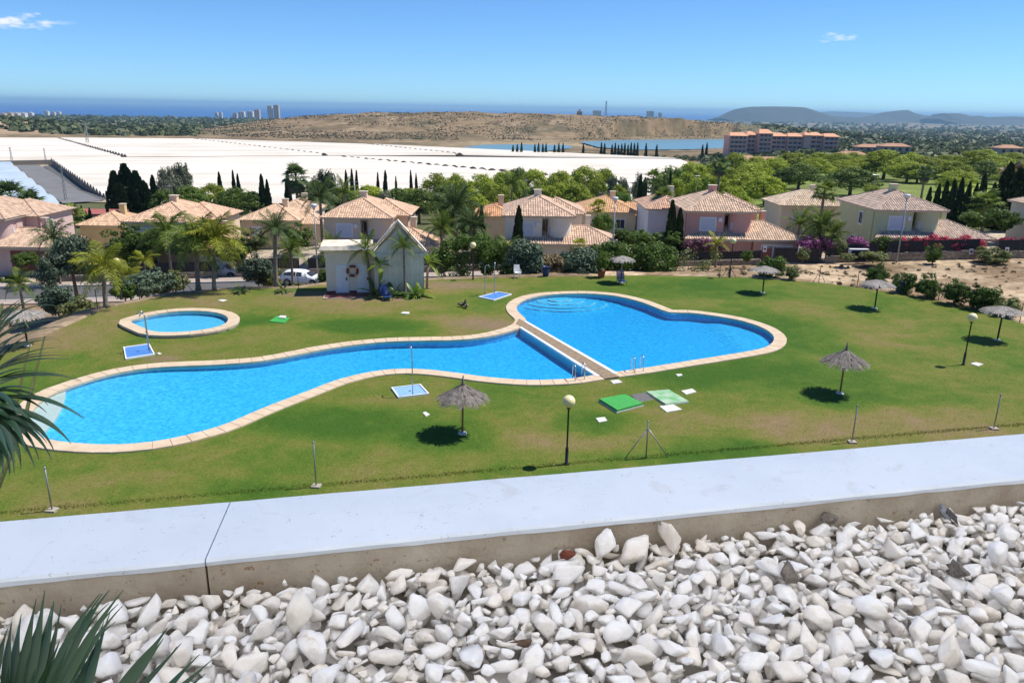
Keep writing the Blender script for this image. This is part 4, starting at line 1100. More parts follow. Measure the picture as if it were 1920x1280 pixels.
for q, lb in [([(1277,732),(1298,728),(1306,734),(1286,739)],'white slab at the right end of the worn green cover'),([(1236,761),(1262,757),(1279,767),(1250,772)],'largest white slab below the worn green cover'),
              ([(1117,783),(1134,781),(1139,788),(1123,791)],'small white slab below the plain green cover'),([(1144,713),(1160,711),(1167,716),(1150,719)],'small white slab at the foot of the plank bridge'),
              ([(1267,701),(1277,700),(1280,703),(1271,705)],'tiny white slab by the pool edge right of the ladders'),([(751,587),(756,584),(768,584.5),(767,588.5)],'white slab in dry grass before the pool house'),
              ([(1819,681),(1830,678.5),(1844,682),(1834,686)],'grey slab beside the right-hand globe lamp'),([(792,773),(798,771),(806,776),(799,780)],'small grey slab left of the near parasol'),
              ([(294,662),(299,660),(303,662.5),(298,664)],'tiny white slab beside the bright blue shower tray'),([(408,563),(416,561),(426,562),(418,565)],'flat grey-green cover in the grass above the paddling pool')]:
    plate('paving_slab', q, -.02, .035, 'slab', lb, 'slab', 'slabs in the lawn')

# ducks
M['duck_dark'] = MAT('duck_dark', (.03, .025, .02), .7, coords='obj'); M['duck_pale'] = MAT('duck_pale', (.4, .36, .3), .8, (.2, .16, .12), 14, coords='obj')
def duck(p, rz, label):
    o = empty('duck', p, rz, label, 'duck', 'ducks on the lawn')
    prof = [(-.30, .02, .20), (-.24, .05, .20), (-.14, .1, .19), (0, .13, .18), (.1, .12, .19), (.17, .08, .23), (.2, .055, .3), (.215, .045, .38), (.225, .05, .43), (.25, .052, .455), (.285, .035, .45), (.33, .016, .44)]
    path = [Vector((x_, 0, z_)) for x_, r_, z_ in prof]
    MB().tube(path, [r_ for _, r_, _ in prof], 12).build('body', M['duck_dark'], o, True)
    for s in (-1, 1):
        MB().tube([(.1, s*.06, .21), (0, s*.075, .215), (-.14, s*.06, .215), (-.27, s*.02, .21)], [.03, .06, .05, .01], 8).build('wing', M['duck_pale'], o, True)
        MB().tube([(.02, s*.04, .1), (.02, s*.04, .01), (.07, s*.04, .005)], .009, 5).build('leg', M['orange_pot'], o)
duck(G(866, 575), math.pi*.06, 'dark-necked duck standing on the lawn, the left one of two')
duck(G(874, 577.5), math.pi*.6, 'dark-necked duck standing on the lawn, the right one of two')

# loungers, chair, bins
M['lounger_blue'] = MAT('lounger_blue', (.02, .06, .22), .6, (.015, .045, .17), 9)
def lounger(p, rz, label, tilt=1.2):
    o = empty('folding_lounger', p, rz, label, 'lounger', 'blue loungers')
    for s in (-.29, .29):
        MB().tube([(s, -.5, .28), (s, .25, .3), (s, .25+math.cos(tilt)*.75, .3+math.sin(tilt)*.75)], .018, 6).build('frame_rail', M['blue_plastic'], o)
        MB().tube([(s, -.35, 0), (s, -.35, .29)], .018, 6).build('leg', M['blue_plastic'], o)
        MB().tube([(s, .5, 0), (s, .25, .3)], .018, 6).build('leg', M['blue_plastic'], o)
    for k in range(7):
        y_ = -.5+k*.105; MB().box(-.28, .28, y_, y_+.085, .295, .31).build('seat_slat', M['lounger_blue'], o)
    for k in range(7):
        t = .04+k*.1; y_ = .25+math.cos(tilt)*t; z_ = .3+math.sin(tilt)*t; c_, s_ = math.cos(tilt), math.sin(tilt)
        MB().add([(-.28, y_, z_), (.28, y_, z_), (.28, y_+c_*.085, z_+s_*.085), (-.28, y_+c_*.085, z_+s_*.085), (-.28, y_+s_*.015, z_-c_*.015), (.28, y_+s_*.015, z_-c_*.015), (.28, y_+c_*.085+s_*.015, z_+s_*.085-c_*.015), (-.28, y_+c_*.085+s_*.015, z_+s_*.085-c_*.015)],
                 [(0, 1, 2, 3), (7, 6, 5, 4), (0, 4, 5, 1), (1, 5, 6, 2), (2, 6, 7, 3), (3, 7, 4, 0)]).build('back_slat', M['lounger_blue'], o)
lounger(G(1165, 533), .15, 'blue slatted lounger under the parasol behind the round pool')
lounger(G(725, 562), .5, 'blue slatted lounger leaning among plants by the pool house', 1.05)
M['white_plastic'] = MAT('white_plastic', (.75, .76, .76), .45)
o = empty('plastic_chair', G(970, 521), .2, 'white plastic garden chair standing before the dark hedge', 'chair')
MB().box(-.24, .24, -.22, .22, .4, .44).build('seat', M['white_plastic'], o)
MB().add([(-.25, .2, .42), (.25, .2, .42), (.22, .36, .98), (-.22, .36, .98), (-.25, .235, .42), (.25, .235, .42), (.22, .39, .98), (-.22, .39, .98)], [(0, 1, 2, 3), (7, 6, 5, 4), (0, 4, 5, 1), (1, 5, 6, 2), (2, 6, 7, 3), (3, 7, 4, 0)]).build('backrest', M['white_plastic'], o)
for sx in (-.22, .22):
    for sy in (-.2, .2): MB().tube([(sx*1.1, sy*1.15, 0), (sx, sy, .41)], .026, 6).build('leg', M['white_plastic'], o)
    MB().tube([(sx*1.12, -.2, .42), (sx*1.14, -.16, .63), (sx*1.1, .25, .63)], .022, 6).build('armrest', M['white_plastic'], o)
def barrel(p, h, r_, mat, label, name, legs=False):
    o = empty(name, p, 0, label, 'bin')
    MB().lathe([(0, .1 if legs else 0), (r_*.8, .1 if legs else 0), (r_*.92, h*.3), (r_, h*.7), (r_*1.02, h-.05), (r_*1.07, h-.04), (r_*1.07, h), (r_*.9, h+.0), (r_*.88, h-.1), (0, h-.1)], 18).build('tub', M[mat], o, True)
    MB().lathe([(r_*.955, h*.5), (r_*1.0, h*.51), (r_*1.0, h*.54), (r_*.96, h*.55)], 18).build('band', M[mat], o, True)
    if legs:
        for k in range(3):
            a_ = 2.1*k+.3; MB().tube([(r_*1.8*math.cos(a_), r_*1.8*math.sin(a_), 0), (r_*.9*math.cos(a_), r_*.9*math.sin(a_), h*.7)], .02, 6).build('leg', M['rust_post'], o)
barrel(G(1023, 518), .8, .27, 'blue_plastic', 'dark blue litter bin in the planting beside the white chair', 'litter_bin')
M['blue_barrel'] = MAT('blue_barrel', (.05, .09, .15), .5, (.035, .06, .1), 5)
barrel(G(1686, 549), .9, .3, 'blue_barrel', 'faded blue barrel on a stand under the right-hand bushes', 'water_barrel', True)
o = empty('planter', G(1127, 520), .1, 'square orange planter with a small bushy plant behind the parasol', 'planter')
MB().add([(-.2, -.2, 0), (.2, -.2, 0), (.2, .2, 0), (-.2, .2, 0), (-.26, -.26, .5), (.26, -.26, .5), (.26, .26, .5), (-.26, .26, .5)], [(0, 3, 2, 1), (0, 1, 5, 4), (1, 2, 6, 5), (2, 3, 7, 6), (3, 0, 4, 7), (4, 5, 6, 7)]).build('box', M['orange_pot'], o)
for a_ in range(4):
    c_, s_ = [(1, 0), (0, 1), (-1, 0), (0, -1)][a_]
    MB().box(-.29 if s_ else (.25 if c_ > 0 else -.29), .29 if s_ else (.29 if c_ > 0 else -.25), (-.285 if c_ else (.25 if s_ > 0 else -.29)), (.285 if c_ else (.29 if s_ > 0 else -.25)), .47+.002*a_, .55+.002*a_).build('rim', M['orange_pot'], o)
PLANTER = o

# ------------------------------------------------------------------ pool house
M['stucco'] = MAT('stucco', (.8, .7, .57), .9, (.73, .63, .5), 1.2, bump=.2)
def stained():
    m = bpy.data.materials.new('stained_wall'); nt, n, l = nodes_of(m); b = n['Principled BSDF']; b.inputs['Roughness'].default_value = .9
    g = n.new('ShaderNodeNewGeometry'); mp = n.new('ShaderNodeMapping'); mp.inputs['Scale'].default_value = (3.2, 3.2, .25); l.new(g.outputs['Position'], mp.inputs[0])
    t = n.new('ShaderNodeTexNoise'); t.inputs['Scale'].default_value = 1.5; t.inputs['Detail'].default_value = 8; t.inputs['Roughness'].default_value = .65; l.new(mp.outputs[0], t.inputs['Vector'])
    t2 = n.new('ShaderNodeTexNoise'); t2.inputs['Scale'].default_value = .9; t2.inputs['Detail'].default_value = 6; l.new(g.outputs['Position'], t2.inputs['Vector'])
    ad = n.new('ShaderNodeMath'); l.new(t.outputs[0], ad.inputs[0]); l.new(t2.outputs[0], ad.inputs[1])
    ml = n.new('ShaderNodeMath'); ml.operation = 'MULTIPLY'; ml.inputs[1].default_value = .5; l.new(ad.outputs[0], ml.inputs[0])
    r = ramp(n, [(.36, (.44, .37, .29)), (.5, (.68, .6, .48)), (.62, (.84, .75, .61))]); l.new(ml.outputs[0], r.inputs[0]); l.new(r.outputs[0], b.inputs['Base Color']); return m
M['stained'] = stained(); PA = R_(8.8)
ph = empty('pool_house', (-9.75, 53.1, 0), PA, 'pale pool house with gabled end, two white doors and a red tiled step', 'pool house')
MB().box(0, 3.42, -.7, 2.4, -.3, 3.0).build('gable_block', M['stained'], ph)
MB().add([(0, -.7, 3.0), (3.42, -.7, 3.0), (1.71, -.7, 4.6), (0, -.2, 3.0), (3.42, -.2, 3.0), (1.71, -.2, 5.0)], [(0, 1, 2), (4, 3, 5), (0, 3, 4, 1), (1, 4, 5, 2), (3, 0, 2, 5)]).build('gable', M['stained'], ph)
for s in (0, 1):                            # two roof slabs proud of the gable
    xo = -.22 if s == 0 else 3.64; zo = 2.9
    MB().add([(xo, -.82, zo), (1.71, -.82, 5.12), (1.71, -.82, 5.25), (xo, -.82, zo+.17), (xo, -.12, zo), (1.71, -.12, 5.12), (1.71, -.12, 5.25), (xo, -.12, zo+.17)], [(0, 1, 2, 3), (7, 6, 5, 4), (0, 4, 5, 1), (3, 2, 6, 7), (0, 3, 7, 4), (1, 5, 6, 2)]).build('roof_slab', M['stained'], ph)
MB().box(-.18, 3.6, -.8, -.703, 2.72, 2.94).build('cornice', M['stained'], ph)
MB().box(-3.35, -.003, 0, 2.0, -.3, 3.0).build('door_block', M['stucco'], ph)
MB().add([(-3.6, -.3, 3.0), (-.1, -.3, 3.0), (-.1, 2.1, 3.0), (-3.6, 2.1, 3.0), (-3.75, -.45, 3.14), (-.1, -.45, 3.14), (-.1, 2.1, 3.14), (-3.75, 2.1, 3.14), (-3.6, -.3, 3.42), (-.1, -.3, 3.42), (-.1, 2.0, 3.48), (-3.6, 2.0, 3.48)],
         [(0, 1, 5, 4), (1, 2, 6, 5), (3, 0, 4, 7), (4, 5, 9, 8), (5, 6, 10, 9), (7, 4, 8, 11), (8, 9, 10, 11), (0, 3, 2, 1)]).build('roof_edge', M['stained'], ph)
MB().box(-3.4, -.05, -.06, .0, 2.6, 3.0).build('cornice', M['stucco'], ph)
for x0 in (-2.68, -1.22):
    d_ = MB().box(x0, x0+.86, -.045, -.002, .06, 2.05).build('door', M['white_frame'], ph)
    MB().box(x0-.06, x0-.002, -.03, -.002, .06, 2.1).build('door_frame', M['stucco'], d_)
    MB().tube([(x0+.74, -.05, 1.05), (x0+.74, -.1, 1.05), (x0+.62, -.1, 1.05)], .016, 6).build('handle', M['black_metal'], d_)
    MB().box(x0+.70, x0+.78, -.056, -.047, .93, 1.17).build('lock_plate', M['black_metal'], d_)
MB().box(-3.355, -2.69, -.02, -.002, .05, .2).build('skirting', M['red_tile'], ph)
MB().box(-1.8, -1.24, -.02, -.002, .05, .2).build('skirting', M['red_tile'], ph)
MB().box(-.34, -.01, -.02, -.002, .05, .2).build('skirting', M['red_tile'], ph)
stp = MB().box(-3.5, .0, -1.5, -.004, -.2, .04).build('step', M['concrete_foot'], ph)
for i in range(11):
    for j in range(4):
        MB().box(-3.42+i*.31, -3.42+i*.31+.3, -1.4+j*.35, -1.4+j*.35+.34, .041, .055).build('tile', M['red_tile'], stp)
MB().box(-3.5, -3.2, -1.52, -1.41, .042, .06).build('step_corner', M['slab'], ph)
# lifebuoy hung between the doors
M['buoy_red'] = MAT('buoy_red', (.25, .05, .035), .6, coords='obj'); M['buoy_white'] = MAT('buoy_white', (.7, .62, .52), .6)
lb_ = empty('lifebuoy', (-9.75-1.52*math.cos(PA)+.14*math.sin(PA), 53.1-1.52*math.sin(PA)-.14*math.cos(PA), 1.62), PA, 'red lifebuoy ring with pale bands hanging between the pool house doors', 'lifebuoy')
Rb, rb = .34, .085
def torus(a0, a1, rb_, K):
    mb = MB(); mb.tube([(Rb*math.cos(a0+(a1-a0)*k/K), 0, Rb*math.sin(a0+(a1-a0)*k/K)) for k in range(K+1)], rb_, 12); return mb
torus(0, 2*math.pi, rb, 40).build('ring', M['buoy_red'], lb_, True)
for k in range(4): torus(k*math.pi/2+.55, k*math.pi/2+.85, rb+.006, 6).build('band', M['buoy_white'], lb_, True)
MB().tube([(-.02, .1, .42), (.0, .0, .44)], .012, 6).build('hook', M['steel'], lb_)
# ------------------------------------------------------------------ street, car, villas
M['asphalt'] = MAT('asphalt', (.12, .12, .12), .9, (.085, .085, .087), .8, bump=.3, bscale=60)
M['far_asphalt'] = MAT('far_asphalt', (.19, .19, .195), .9, (.14, .14, .145), .15)
M['pavement'] = MAT('pavement', (.42, .34, .29), .85, (.34, .28, .24), 1.2)
M['kerb'] = MAT('kerb', (.5, .48, .44), .85, (.42, .4, .37), 3)
def band(name, x0, x1, y0, y1, dz, mat, thick=.2, n_=40, label=None):
    mb = MB(); vs = []
    for k in range(n_+1):
        x_ = x0+(x1-x0)*k/n_; z_ = float(street_z(x_))+dz
        vs += [(x_, y0, z_), (x_, y1, z_), (x_, y0, z_-thick), (x_, y1, z_-thick)]
    fs = []
    for k in range(n_):
        i = 4*k; fs += [(i, i+4, i+5, i+1), (i+2, i+6, i+4, i), (i+1, i+5, i+7, i+3)]
    mb.add(vs, fs); return tag(mb.build(name, mat), label, kind='structure')
band('street', -75, 12, 69.6, 75.0, .05, M['asphalt'], label='asphalt street passing below the villas')
band('pavement', -75, 12, 75.25, 77.0, .17, M['pavement'], label='pinkish pavement along the villa walls')
band('kerb', -75, 12, 75.02, 75.24, .18, M['kerb'], label='pale kerb of the far pavement')
band('kerb', -75, 12, 69.3, 69.58, .15, M['kerb'], label='pale kerb of the near side of the street')
band('pavement', -75, 12, 67.8, 69.28, .12, M['pavement'], label='near pavement of the street')

M['car_white'] = MAT('car_white', (.8, .82, .84), .25, (.78, .8, .82), 3, spec=.6); M['tyre'] = MAT('tyre', (.02, .02, .02), .8); M['rim'] = MAT('rim', (.4, .4, .42), .35, metal=.8)
M['lamp_red'] = MAT('lamp_red', (.3, .02, .02), .3); M['lamp_clear'] = MAT('lamp_clear', (.7, .72, .75), .15, spec=.6)
def car(p, rz, label):
    o = empty('parked_car', p, rz, label, 'car')
    # sections along the length: x, half width at sill, half width at waist, half width roof, z sill, z waist, z roof
    secs = [(-2.02, .62, .70, .50, .35, .72, .86), (-1.95, .78, .82, .58, .24, .88, 1.04), (-1.7, .84, .87, .58, .22, .94, 1.28), (-1.3, .85, .88, .62, .22, .96, 1.40), (-.6, .86, .89, .6, .22, .93, 1.43), (.1, .86, .89, .6, .22, .92, 1.40), (.55, .86, .88, .58, .22, .91, 1.27), (.95, .85, .87, .62, .22, .90, 1.05), (1.25, .85, .86, .70, .22, .90, .95), (1.75, .82, .83, .66, .22, .80, .85), (2.0, .74, .76, .58, .26, .66, .70), (2.08, .6, .62, .5, .32, .5, .55)]
    mb = MB(); ring = []
    for x_, a, b, c, z0, z1, z2 in secs:
        ring.append([(x_, -a, z0), (x_, -b, (z0+z1)/2), (x_, -b*.985, z1), (x_, -c, z2-.05), (x_, -c*.7, z2), (x_, c*.7, z2), (x_, c, z2-.05), (x_, b*.985, z1), (x_, b, (z0+z1)/2), (x_, a, z0)])
    k = 10; vs = [v for r in ring for v in r]; fs = [(i*k+j, (i+1)*k+j, (i+1)*k+(j+1) % k, i*k+(j+1) % k) for i in range(len(secs)-1) for j in range(k)]
    fs += [tuple(range(k))[::-1], tuple(range((len(secs)-1)*k, len(secs)*k))]
    mb.add(vs, [f[::-1] for f in fs]); body = mb.build('body', M['car_white'], o, True)
    def lerp_sec(x_):
        for s0, s1 in zip(secs, secs[1:]):
            if s0[0] <= x_ <= s1[0]:
                t = (x_-s0[0])/(s1[0]-s0[0]); return [a_+(b_-a_)*t for a_, b_ in zip(s0, s1)]
    for s in (-1, 1):
        for xs in (([-1.62, -1.2, -.42]), ([-.36, .1, .5, .82])):
            v = []
            for x_ in xs:
                q = lerp_sec(x_); wz = q[5]+.03; tz = q[6]-.1
                tz = max(tz, wz+.02)
                f0 = (wz-q[5])/(q[6]-.05-q[5]+1e-6); f1 = (tz-q[5])/(q[6]-.05-q[5]+1e-6)
                ya = q[2]*.985+(q[3]-q[2]*.985)*f0+.012; yb = q[2]*.985+(q[3]-q[2]*.985)*f1+.012
                v += [(x_, s*ya, wz), (x_, s*yb, tz)]
            MB().add(v, [(2*i, 2*i+2, 2*i+3, 2*i+1) for i in range(len(xs)-1)]).build('side_window', M['glass'], o)
        for x_ in (-1.28, 1.28):
            w = MB().lathe([(0, -.1), (.3, -.1), (.32, -.06), (.32, .06), (.3, .1), (0, .1)], 20)
            w.v = [(x_+a_, s*.80+c_, .31+b_) for a_, b_, c_ in w.v]; wo = w.build('wheel', M['tyre'], o, True)
            w = MB().lathe([(0, -.11), (.19, -.11), (.21, .0), (.19, .11), (0, .11)], 16); w.v = [(x_+a_, s*.805+c_, .31+b_) for a_, b_, c_ in w.v]; w.build('rim', M['rim'], wo)
            a_ = MB(); pth = [(x_+.37*math.cos(t), s*.878, .31+.37*math.sin(t)) for t in np.linspace(.0, math.pi, 12)]; a_.tube(pth, .03, 6); a_.build('wheel_arch', M['dark'], o)
        MB().box(.62, .8, s*.9-.09, s*.9+.09, .93, 1.06).build('mirror', M['car_white'], o)
        MB().box(-2.03, -1.9, s*.66-.1, s*.66+.1, .72, .9).build('tail_light', M['lamp_red'], o)
        MB().box(1.9, 2.04, s*.56-.13, s*.56+.13, .55, .68).build('headlight', M['lamp_clear'], o)
    MB().add([(.58, -.54, 1.25), (.58, .54, 1.25), (1.2, .66, .95), (1.2, -.66, .95)], [(0, 1, 2, 3)]).build('windscreen', M['glass'], o, loc=(.02, 0, .025))
    MB().add([(-1.72, -.5, 1.26), (-1.72, .5, 1.26), (-2.0, .54, .97), (-2.0, -.54, .97)], [(0, 3, 2, 1)]).build('rear_window', M['glass'], o, loc=(-.03, 0, .02))
cp = at(569, 534, 73.4)
car((cp.x, 73.4, float(street_z(cp.x))+.06), -.12, 'white hatchback parked on the street left of the pool house')

cp = at(406, 503, 78.6)
car((cp.x, 79.6, float(street_z(cp.x))-.25), .05, 'silver grey car in a driveway, half hidden behind the plumed palms')
# ---- roof of barrel tiles
def tile_plane(mb, poly, s=.25, course=.42):
    P_ = [Vector(p) for p in poly]
    nrm = (P_[1]-P_[0]).cross(P_[2]-P_[0]).normalized()
    if nrm.z < 0: nrm = -nrm
    v = (Vector((0, 0, 1))-nrm*nrm.z).normalized(); u = v.cross(nrm).normalized()
    o = P_[0]; q = [((p-o).dot(u), (p-o).dot(v)) for p in P_]
    u0, u1 = min(a[0] for a in q), max(a[0] for a in q)
    n_ = max(1, round((u1-u0)/s)); s = (u1-u0)/n_
    for k in range(n_):
        uc = u0+(k+.5)*s; hits = []
        for i in range(len(q)):
            a, b = q[i-1], q[i]
            if (a[0] <= uc) != (b[0] <= uc): hits.append(a[1]+(b[1]-a[1])*(uc-a[0])/(b[0]-a[0]))
        if len(hits) < 2: continue
        v0, v1 = min(hits), max(hits); m = max(1, math.ceil((v1-v0)/course-.02))
        for j in range(m):
            a, b = v0+j*course, min(v1, v0+(j+1)*course)+.03
            h0, h1 = .075+U(-.008, .008), .05
            w0, w1 = s*.5, s*.46
            du = U(-.008, .008)
            pts_ = []
            for vv, hh, ww in ((a, h0, w0), (b, h1, w1)):
                for cu, ch in ((-1, -.2), (-.55, .8), (.55, .8), (1, -.2)):
                    pts_.append(o+u*(uc+du+cu*ww)+v*vv+nrm*(hh*ch))
            mb.add(pts_, [(0, 1, 5, 4), (1, 2, 6, 5), (2, 3, 7, 6), (0, 3, 2, 1)])
def hip_tubes(mb, pairs, r=.085):
    for a, b in pairs:
        a, b = Vector(a), Vector(b); L = (b-a).length; m = max(1, int(L/.4))
        for i in range(m):
            p, q = a.lerp(b, i/m), a.lerp(b, (i+1.06)/m)
            mb.tube([p+Vector((0, 0, .03)), q+Vector((0, 0, .03))], [r*1.1, r*.9], 6)
def hip_roof(x0, x1, y0, y1, ze, pitch=.42):
    w, d = x1-x0, y1-y0
    if w <= d:
        r = w/2*pitch; a = (x0+w/2, y0+w/2, ze+r); b = (x0+w/2, y1-w/2, ze+r)
        pl = [[(x0, y0, ze), (x1, y0, ze), a], [(x1, y0, ze), (x1, y1, ze), b, a], [(x1, y1, ze), (x0, y1, ze), b], [(x0, y1, ze), (x0, y0, ze), a, b]]
        hp = [((x0, y0, ze), a), ((x1, y0, ze), a), ((x0, y1, ze), b), ((x1, y1, ze), b), (a, b)]
    else:
        r = d/2*pitch; a = (x0+d/2, y0+d/2, ze+r); b = (x1-d/2, y0+d/2, ze+r)
        pl = [[(x0, y0, ze), (x1, y0, ze), b, a], [(x1, y0, ze), (x1, y1, ze), b], [(x1, y1, ze), (x0, y1, ze), a, b], [(x0, y1, ze), (x0, y0, ze), a]]
        hp = [((x0, y0, ze), a), ((x0, y1, ze), a), ((x1, y0, ze), b), ((x1, y1, ze), b), (a, b)]
    return pl, hp
def add_roof(root, planes, hips, tiles, ridge_mat, deck_mat, name='roof', tag_=True):
    mb = MB()
    for p in planes:
        k = len(p); mb.add(p, [tuple(range(k))])
    r = mb.build(name, deck_mat, root)
    mb = MB()
    for p in planes: tile_plane(mb, p)
    t = mb.build('roof_tiles', tiles, r); tag(t, kind='stuff')
    mb = MB(); hip_tubes(mb, hips); tag(mb.build('ridge_tiles', ridge_mat, r), kind='stuff')
    return r
def window(root, x, w, z, h, y=0, axis='y', pane='shutter', bars=0, out=-1):
    """frame of four members, recessed pane; axis y: in a wall facing -y, axis x: in a side wall"""
    def bx(name, a0, a1, b0, b1, d0, d1, mat, par):
        if axis == 'y': return MB().box(a0, a1, y+min(d0*out, d1*out), y+max(d0*out, d1*out), b0, b1).build(name, mat, par)
        return MB().box(y+min(d0*out, d1*out), y+max(d0*out, d1*out), a0, a1, b0, b1).build(name, mat, par)
    p = bx('window', x, x+w, z, z+h, .002, .02, M[pane], root)
    t = .15
    for a0, a1, b0, b1 in ((x-t, x, z-t, z+h+t), (x+w, x+w+t, z-t, z+h+t), (x, x+w, z+h, z+h+t), (x, x+w, z-t, z)):
        bx('frame', a0, a1, b0, b1, .001, .07, M['white_frame'], p)
    if pane == 'shutter':
        nl = int(h/.14)
        mb = MB()
        for k in range(nl):
            zz = z+k*h/nl
            if axis == 'y': mb.box(x+.005, x+w-.005, y+min(.02*out, .035*out), y+max(.02*out, .035*out), zz+.01, zz+h/nl-.012)
            else: mb.box(y+min(.02*out, .035*out), y+max(.02*out, .035*out), x+.005, x+w-.005, zz+.01, zz+h/nl-.012)
        tag(mb.build('shutter_slats', M['shutter'], p), kind='stuff')
    for k in range(bars):
        xx = x+w*(k+1)/(bars+1); bx('bar', xx-.02, xx+.02, z, z+h, .02, .05, M['white_frame'], p)
    return p
def wallmat(name, c): return MAT(name, c, .9, tuple(a*.88 for a in c), .8, bump=.15, bscale=20)
def tilemats(name, c):
    return MAT(name+'_tiles', c, .85, tuple(a*.78 for a in c), 3.0, island=.26), MAT(name+'_ridge', tuple(a*.9 for a in c), .85, tuple(a*.65 for a in c), 4, island=.2)
M['cream_trim'] = MAT('cream_trim', (.62, .55, .44), .85, (.56, .49, .39), 2)
M['deck'] = MAT('deck', (.14, .09, .06), .95)
def villa(name, label, x, yf, zb, wc, rc, trim=None, ground=True, low_dark=False, mirror=False, chim=True, rz=0, shut='shutter'):
    o = empty(name, (x, yf, zb), rz, label, 'villa', 'villas along the street')
    wm = wallmat(name+'_wall', wc); tm, rm = tilemats(name, rc); tr = trim or M['cream_trim']
    E = 5.35
    # walls
    MB().box(0, 3.9, 0, 9.6, -1.5, E).build('wall', wm, o)
    MB().box(3.902, 4.848, 1.5, 9.58, -1.5, E-.003).build('wall', wm, o)
    MB().box(4.85, 6.2, .75, 9.6, -1.5, E).build('wall', wm, o)
    # rounded corner bay
    mb = MB(); arc = [(5.75+1.35*math.cos(t), 1.2+1.35*math.sin(t)) for t in np.linspace(-math.pi*.86, math.pi*.12, 16)]
    mb.prism([(4.85, 2.2)]+arc+[(7.1, 2.2)], 1.8, E); mb.build('bay', wm, o)
    MB().box(6.202, 7.1, 2.0, 9.6, -1.5, E).build('wall', wm, o)
    # rear wing
    MB().box(5.2, 8.45, 3.6, 10.6, -1.5, E-.12).build('wing', wm, o)
    # eaves
    MB().box(-.32, 7.42, -.32, 9.92, E, E+.16).build('eave', tr, o)
    MB().box(4.8, 8.8, 3.28, 10.9, E-.118, E-.01).build('eave', tr, o)
    pl, hp = hip_roof(-.38, 7.48, -.38, 9.98, E+.165)
    rf = add_roof(o, pl, hp, tm, rm, M['deck'])
    pl, hp = hip_roof(2.2, 8.9, 3.2, 11.0, E-.0)
    add_roof(o, pl[:2], [hp[1], hp[4]], tm, rm, M['deck'])
    # lower roof: strip over the front and hip over the garage
    z0 = 2.72; k = .42
    y0, y1, xr = -1.25, 5.9, 12.45
    ym = (y0+y1)/2; zr = z0+(ym-y0)*k
    pl = [[(-.4, y0, z0), (3.9, y0, z0), (3.9, .02, z0+1.27*k), (-.4+1.27, .02, z0+1.27*k)],
          [(3.9, y0, z0), (xr, y0, z0), (xr-(ym-y0), ym, zr), (3.9, ym, zr)],
          [(xr, y0, z0), (xr, y1, z0), (xr-(ym-y0), ym, zr)], [(xr, y1, z0), (7.1, y1, z0), (7.1, ym, zr), (xr-(ym-y0), ym, zr)]]
    add_roof(o, pl, [((xr, y0, z0), (xr-(ym-y0), ym, zr)), ((xr-(ym-y0), ym, zr), (7.1, ym, zr)), ((-.4, y0, z0), (.87, .02, z0+.53))], tm, rm, M['deck'], 'lower_roof')
    MB().box(-.34, xr-.06, y0+.06, y0+.5, z0-.2, z0-.012).build('eave', tr, o)
    MB().box(xr-.5, xr-.06, y0+.502, y1-.06, z0-.2, z0-.012).build('eave', tr, o)
    # garage and ground floor walls
    MB().box(7.102, 11.9, -.6, 5.4, -1.5, z0-.205).build('garage_wall', wm, o)
    if low_dark: MB().box(7.6, 11.6, -.66, -.605, 0, 2.2).build('garage_door', M['red_tile'], o)
    else:
        MB().box(7.9, 11.3, -.64, -.603, 0, 2.25).build('garage_door', M['white_frame'], o)
        for q in range(1, 5): MB().box(7.9, 11.3, -.648, -.642, .45*q-.012, .45*q+.012).build('panel_joint', M['shutter'], o)
    MB().box(3.95, 7.0, -.3, .3, -1.5, z0-.21).build('porch_wall', wm, o)
    window(o, 1.45, 1.5, 3.55, 1.2, 0, pane=shut)
    window(o, 1.3, 1.7, .9, 1.15, 0, pane='glass', bars=1)
    window(o, 3.98, .75, 3.0, 1.9, 1.5, pane='glass', bars=1)
    for t in (-2.35, .1):                   # slit windows of the bay
        c_, s_ = math.cos(t), math.sin(t); cx, cy = 5.75+1.36*c_, 1.2+1.36*s_
        w = MB().box(-.14, .14, -.03, .02, 3.55, 4.35); a_ = t+math.pi/2
        w.v = [(cx+p[0]*math.cos(a_)-p[1]*math.sin(a_), cy+p[0]*math.sin(a_)+p[1]*math.cos(a_), p[2]) for p in w.v]; w.build('window', M['shutter'], o)
    window(o, 3.2, .8, 3.6, 1.2, 0, axis='x', pane='glass', bars=1)
    window(o, 4.4, 1.0, .7, 1.3, 0, axis='x', pane='glass', bars=1)
    window(o, 5.6, .7, 3.5, 1.1, 8.45, axis='x', pane='glass', out=1)
    MB().tube([(-.05, .6, E), (-.05, .6, -1)], .05, 6).build('downpipe', wm, o)
    if chim:
        c_ = MB().box(3.1, 3.9, 4.2, 4.85, E+1.1, E+2.42).build('chimney', wm, rf)
        MB().box(3.02, 3.98, 4.12, 4.93, E+2.42, E+2.5).build('chimney_cap', tr, rf)
        c_ = MB().box(8.85, 9.4, 3.6, 4.15, z0+.6, z0+2.35).build('chimney', wm, o)
        MB().box(8.78, 9.47, 3.53, 4.22, z0+2.35, z0+2.45).build('chimney_cap', tr, o)
    ar = MB().tube([(2.2, 6.5, E+1.2), (2.2, 6.5, E+3.6)], .025, 5).build('aerial', M['galv'], rf)
    for q in range(4): MB().tube([(2.2-.35+.06*q, 6.5-.3+.2*q, E+3.3), (2.2+.35-.06*q, 6.5-.3+.2*q, E+3.3)], .012, 4).build('aerial_rod', M['galv'], rf)
    MB().tube([(2.2, 6.1, E+3.3), (2.2, 7.0, E+3.3)], .015, 4).build('aerial_boom', M['galv'], rf)
    ac = MB().box(3.25, 3.62, -.24, -.004, 4.45, 4.85).build('wall_unit', M['white_frame'], o)
    return o
ZB = lambda x_: float(street_z(x_))-.35
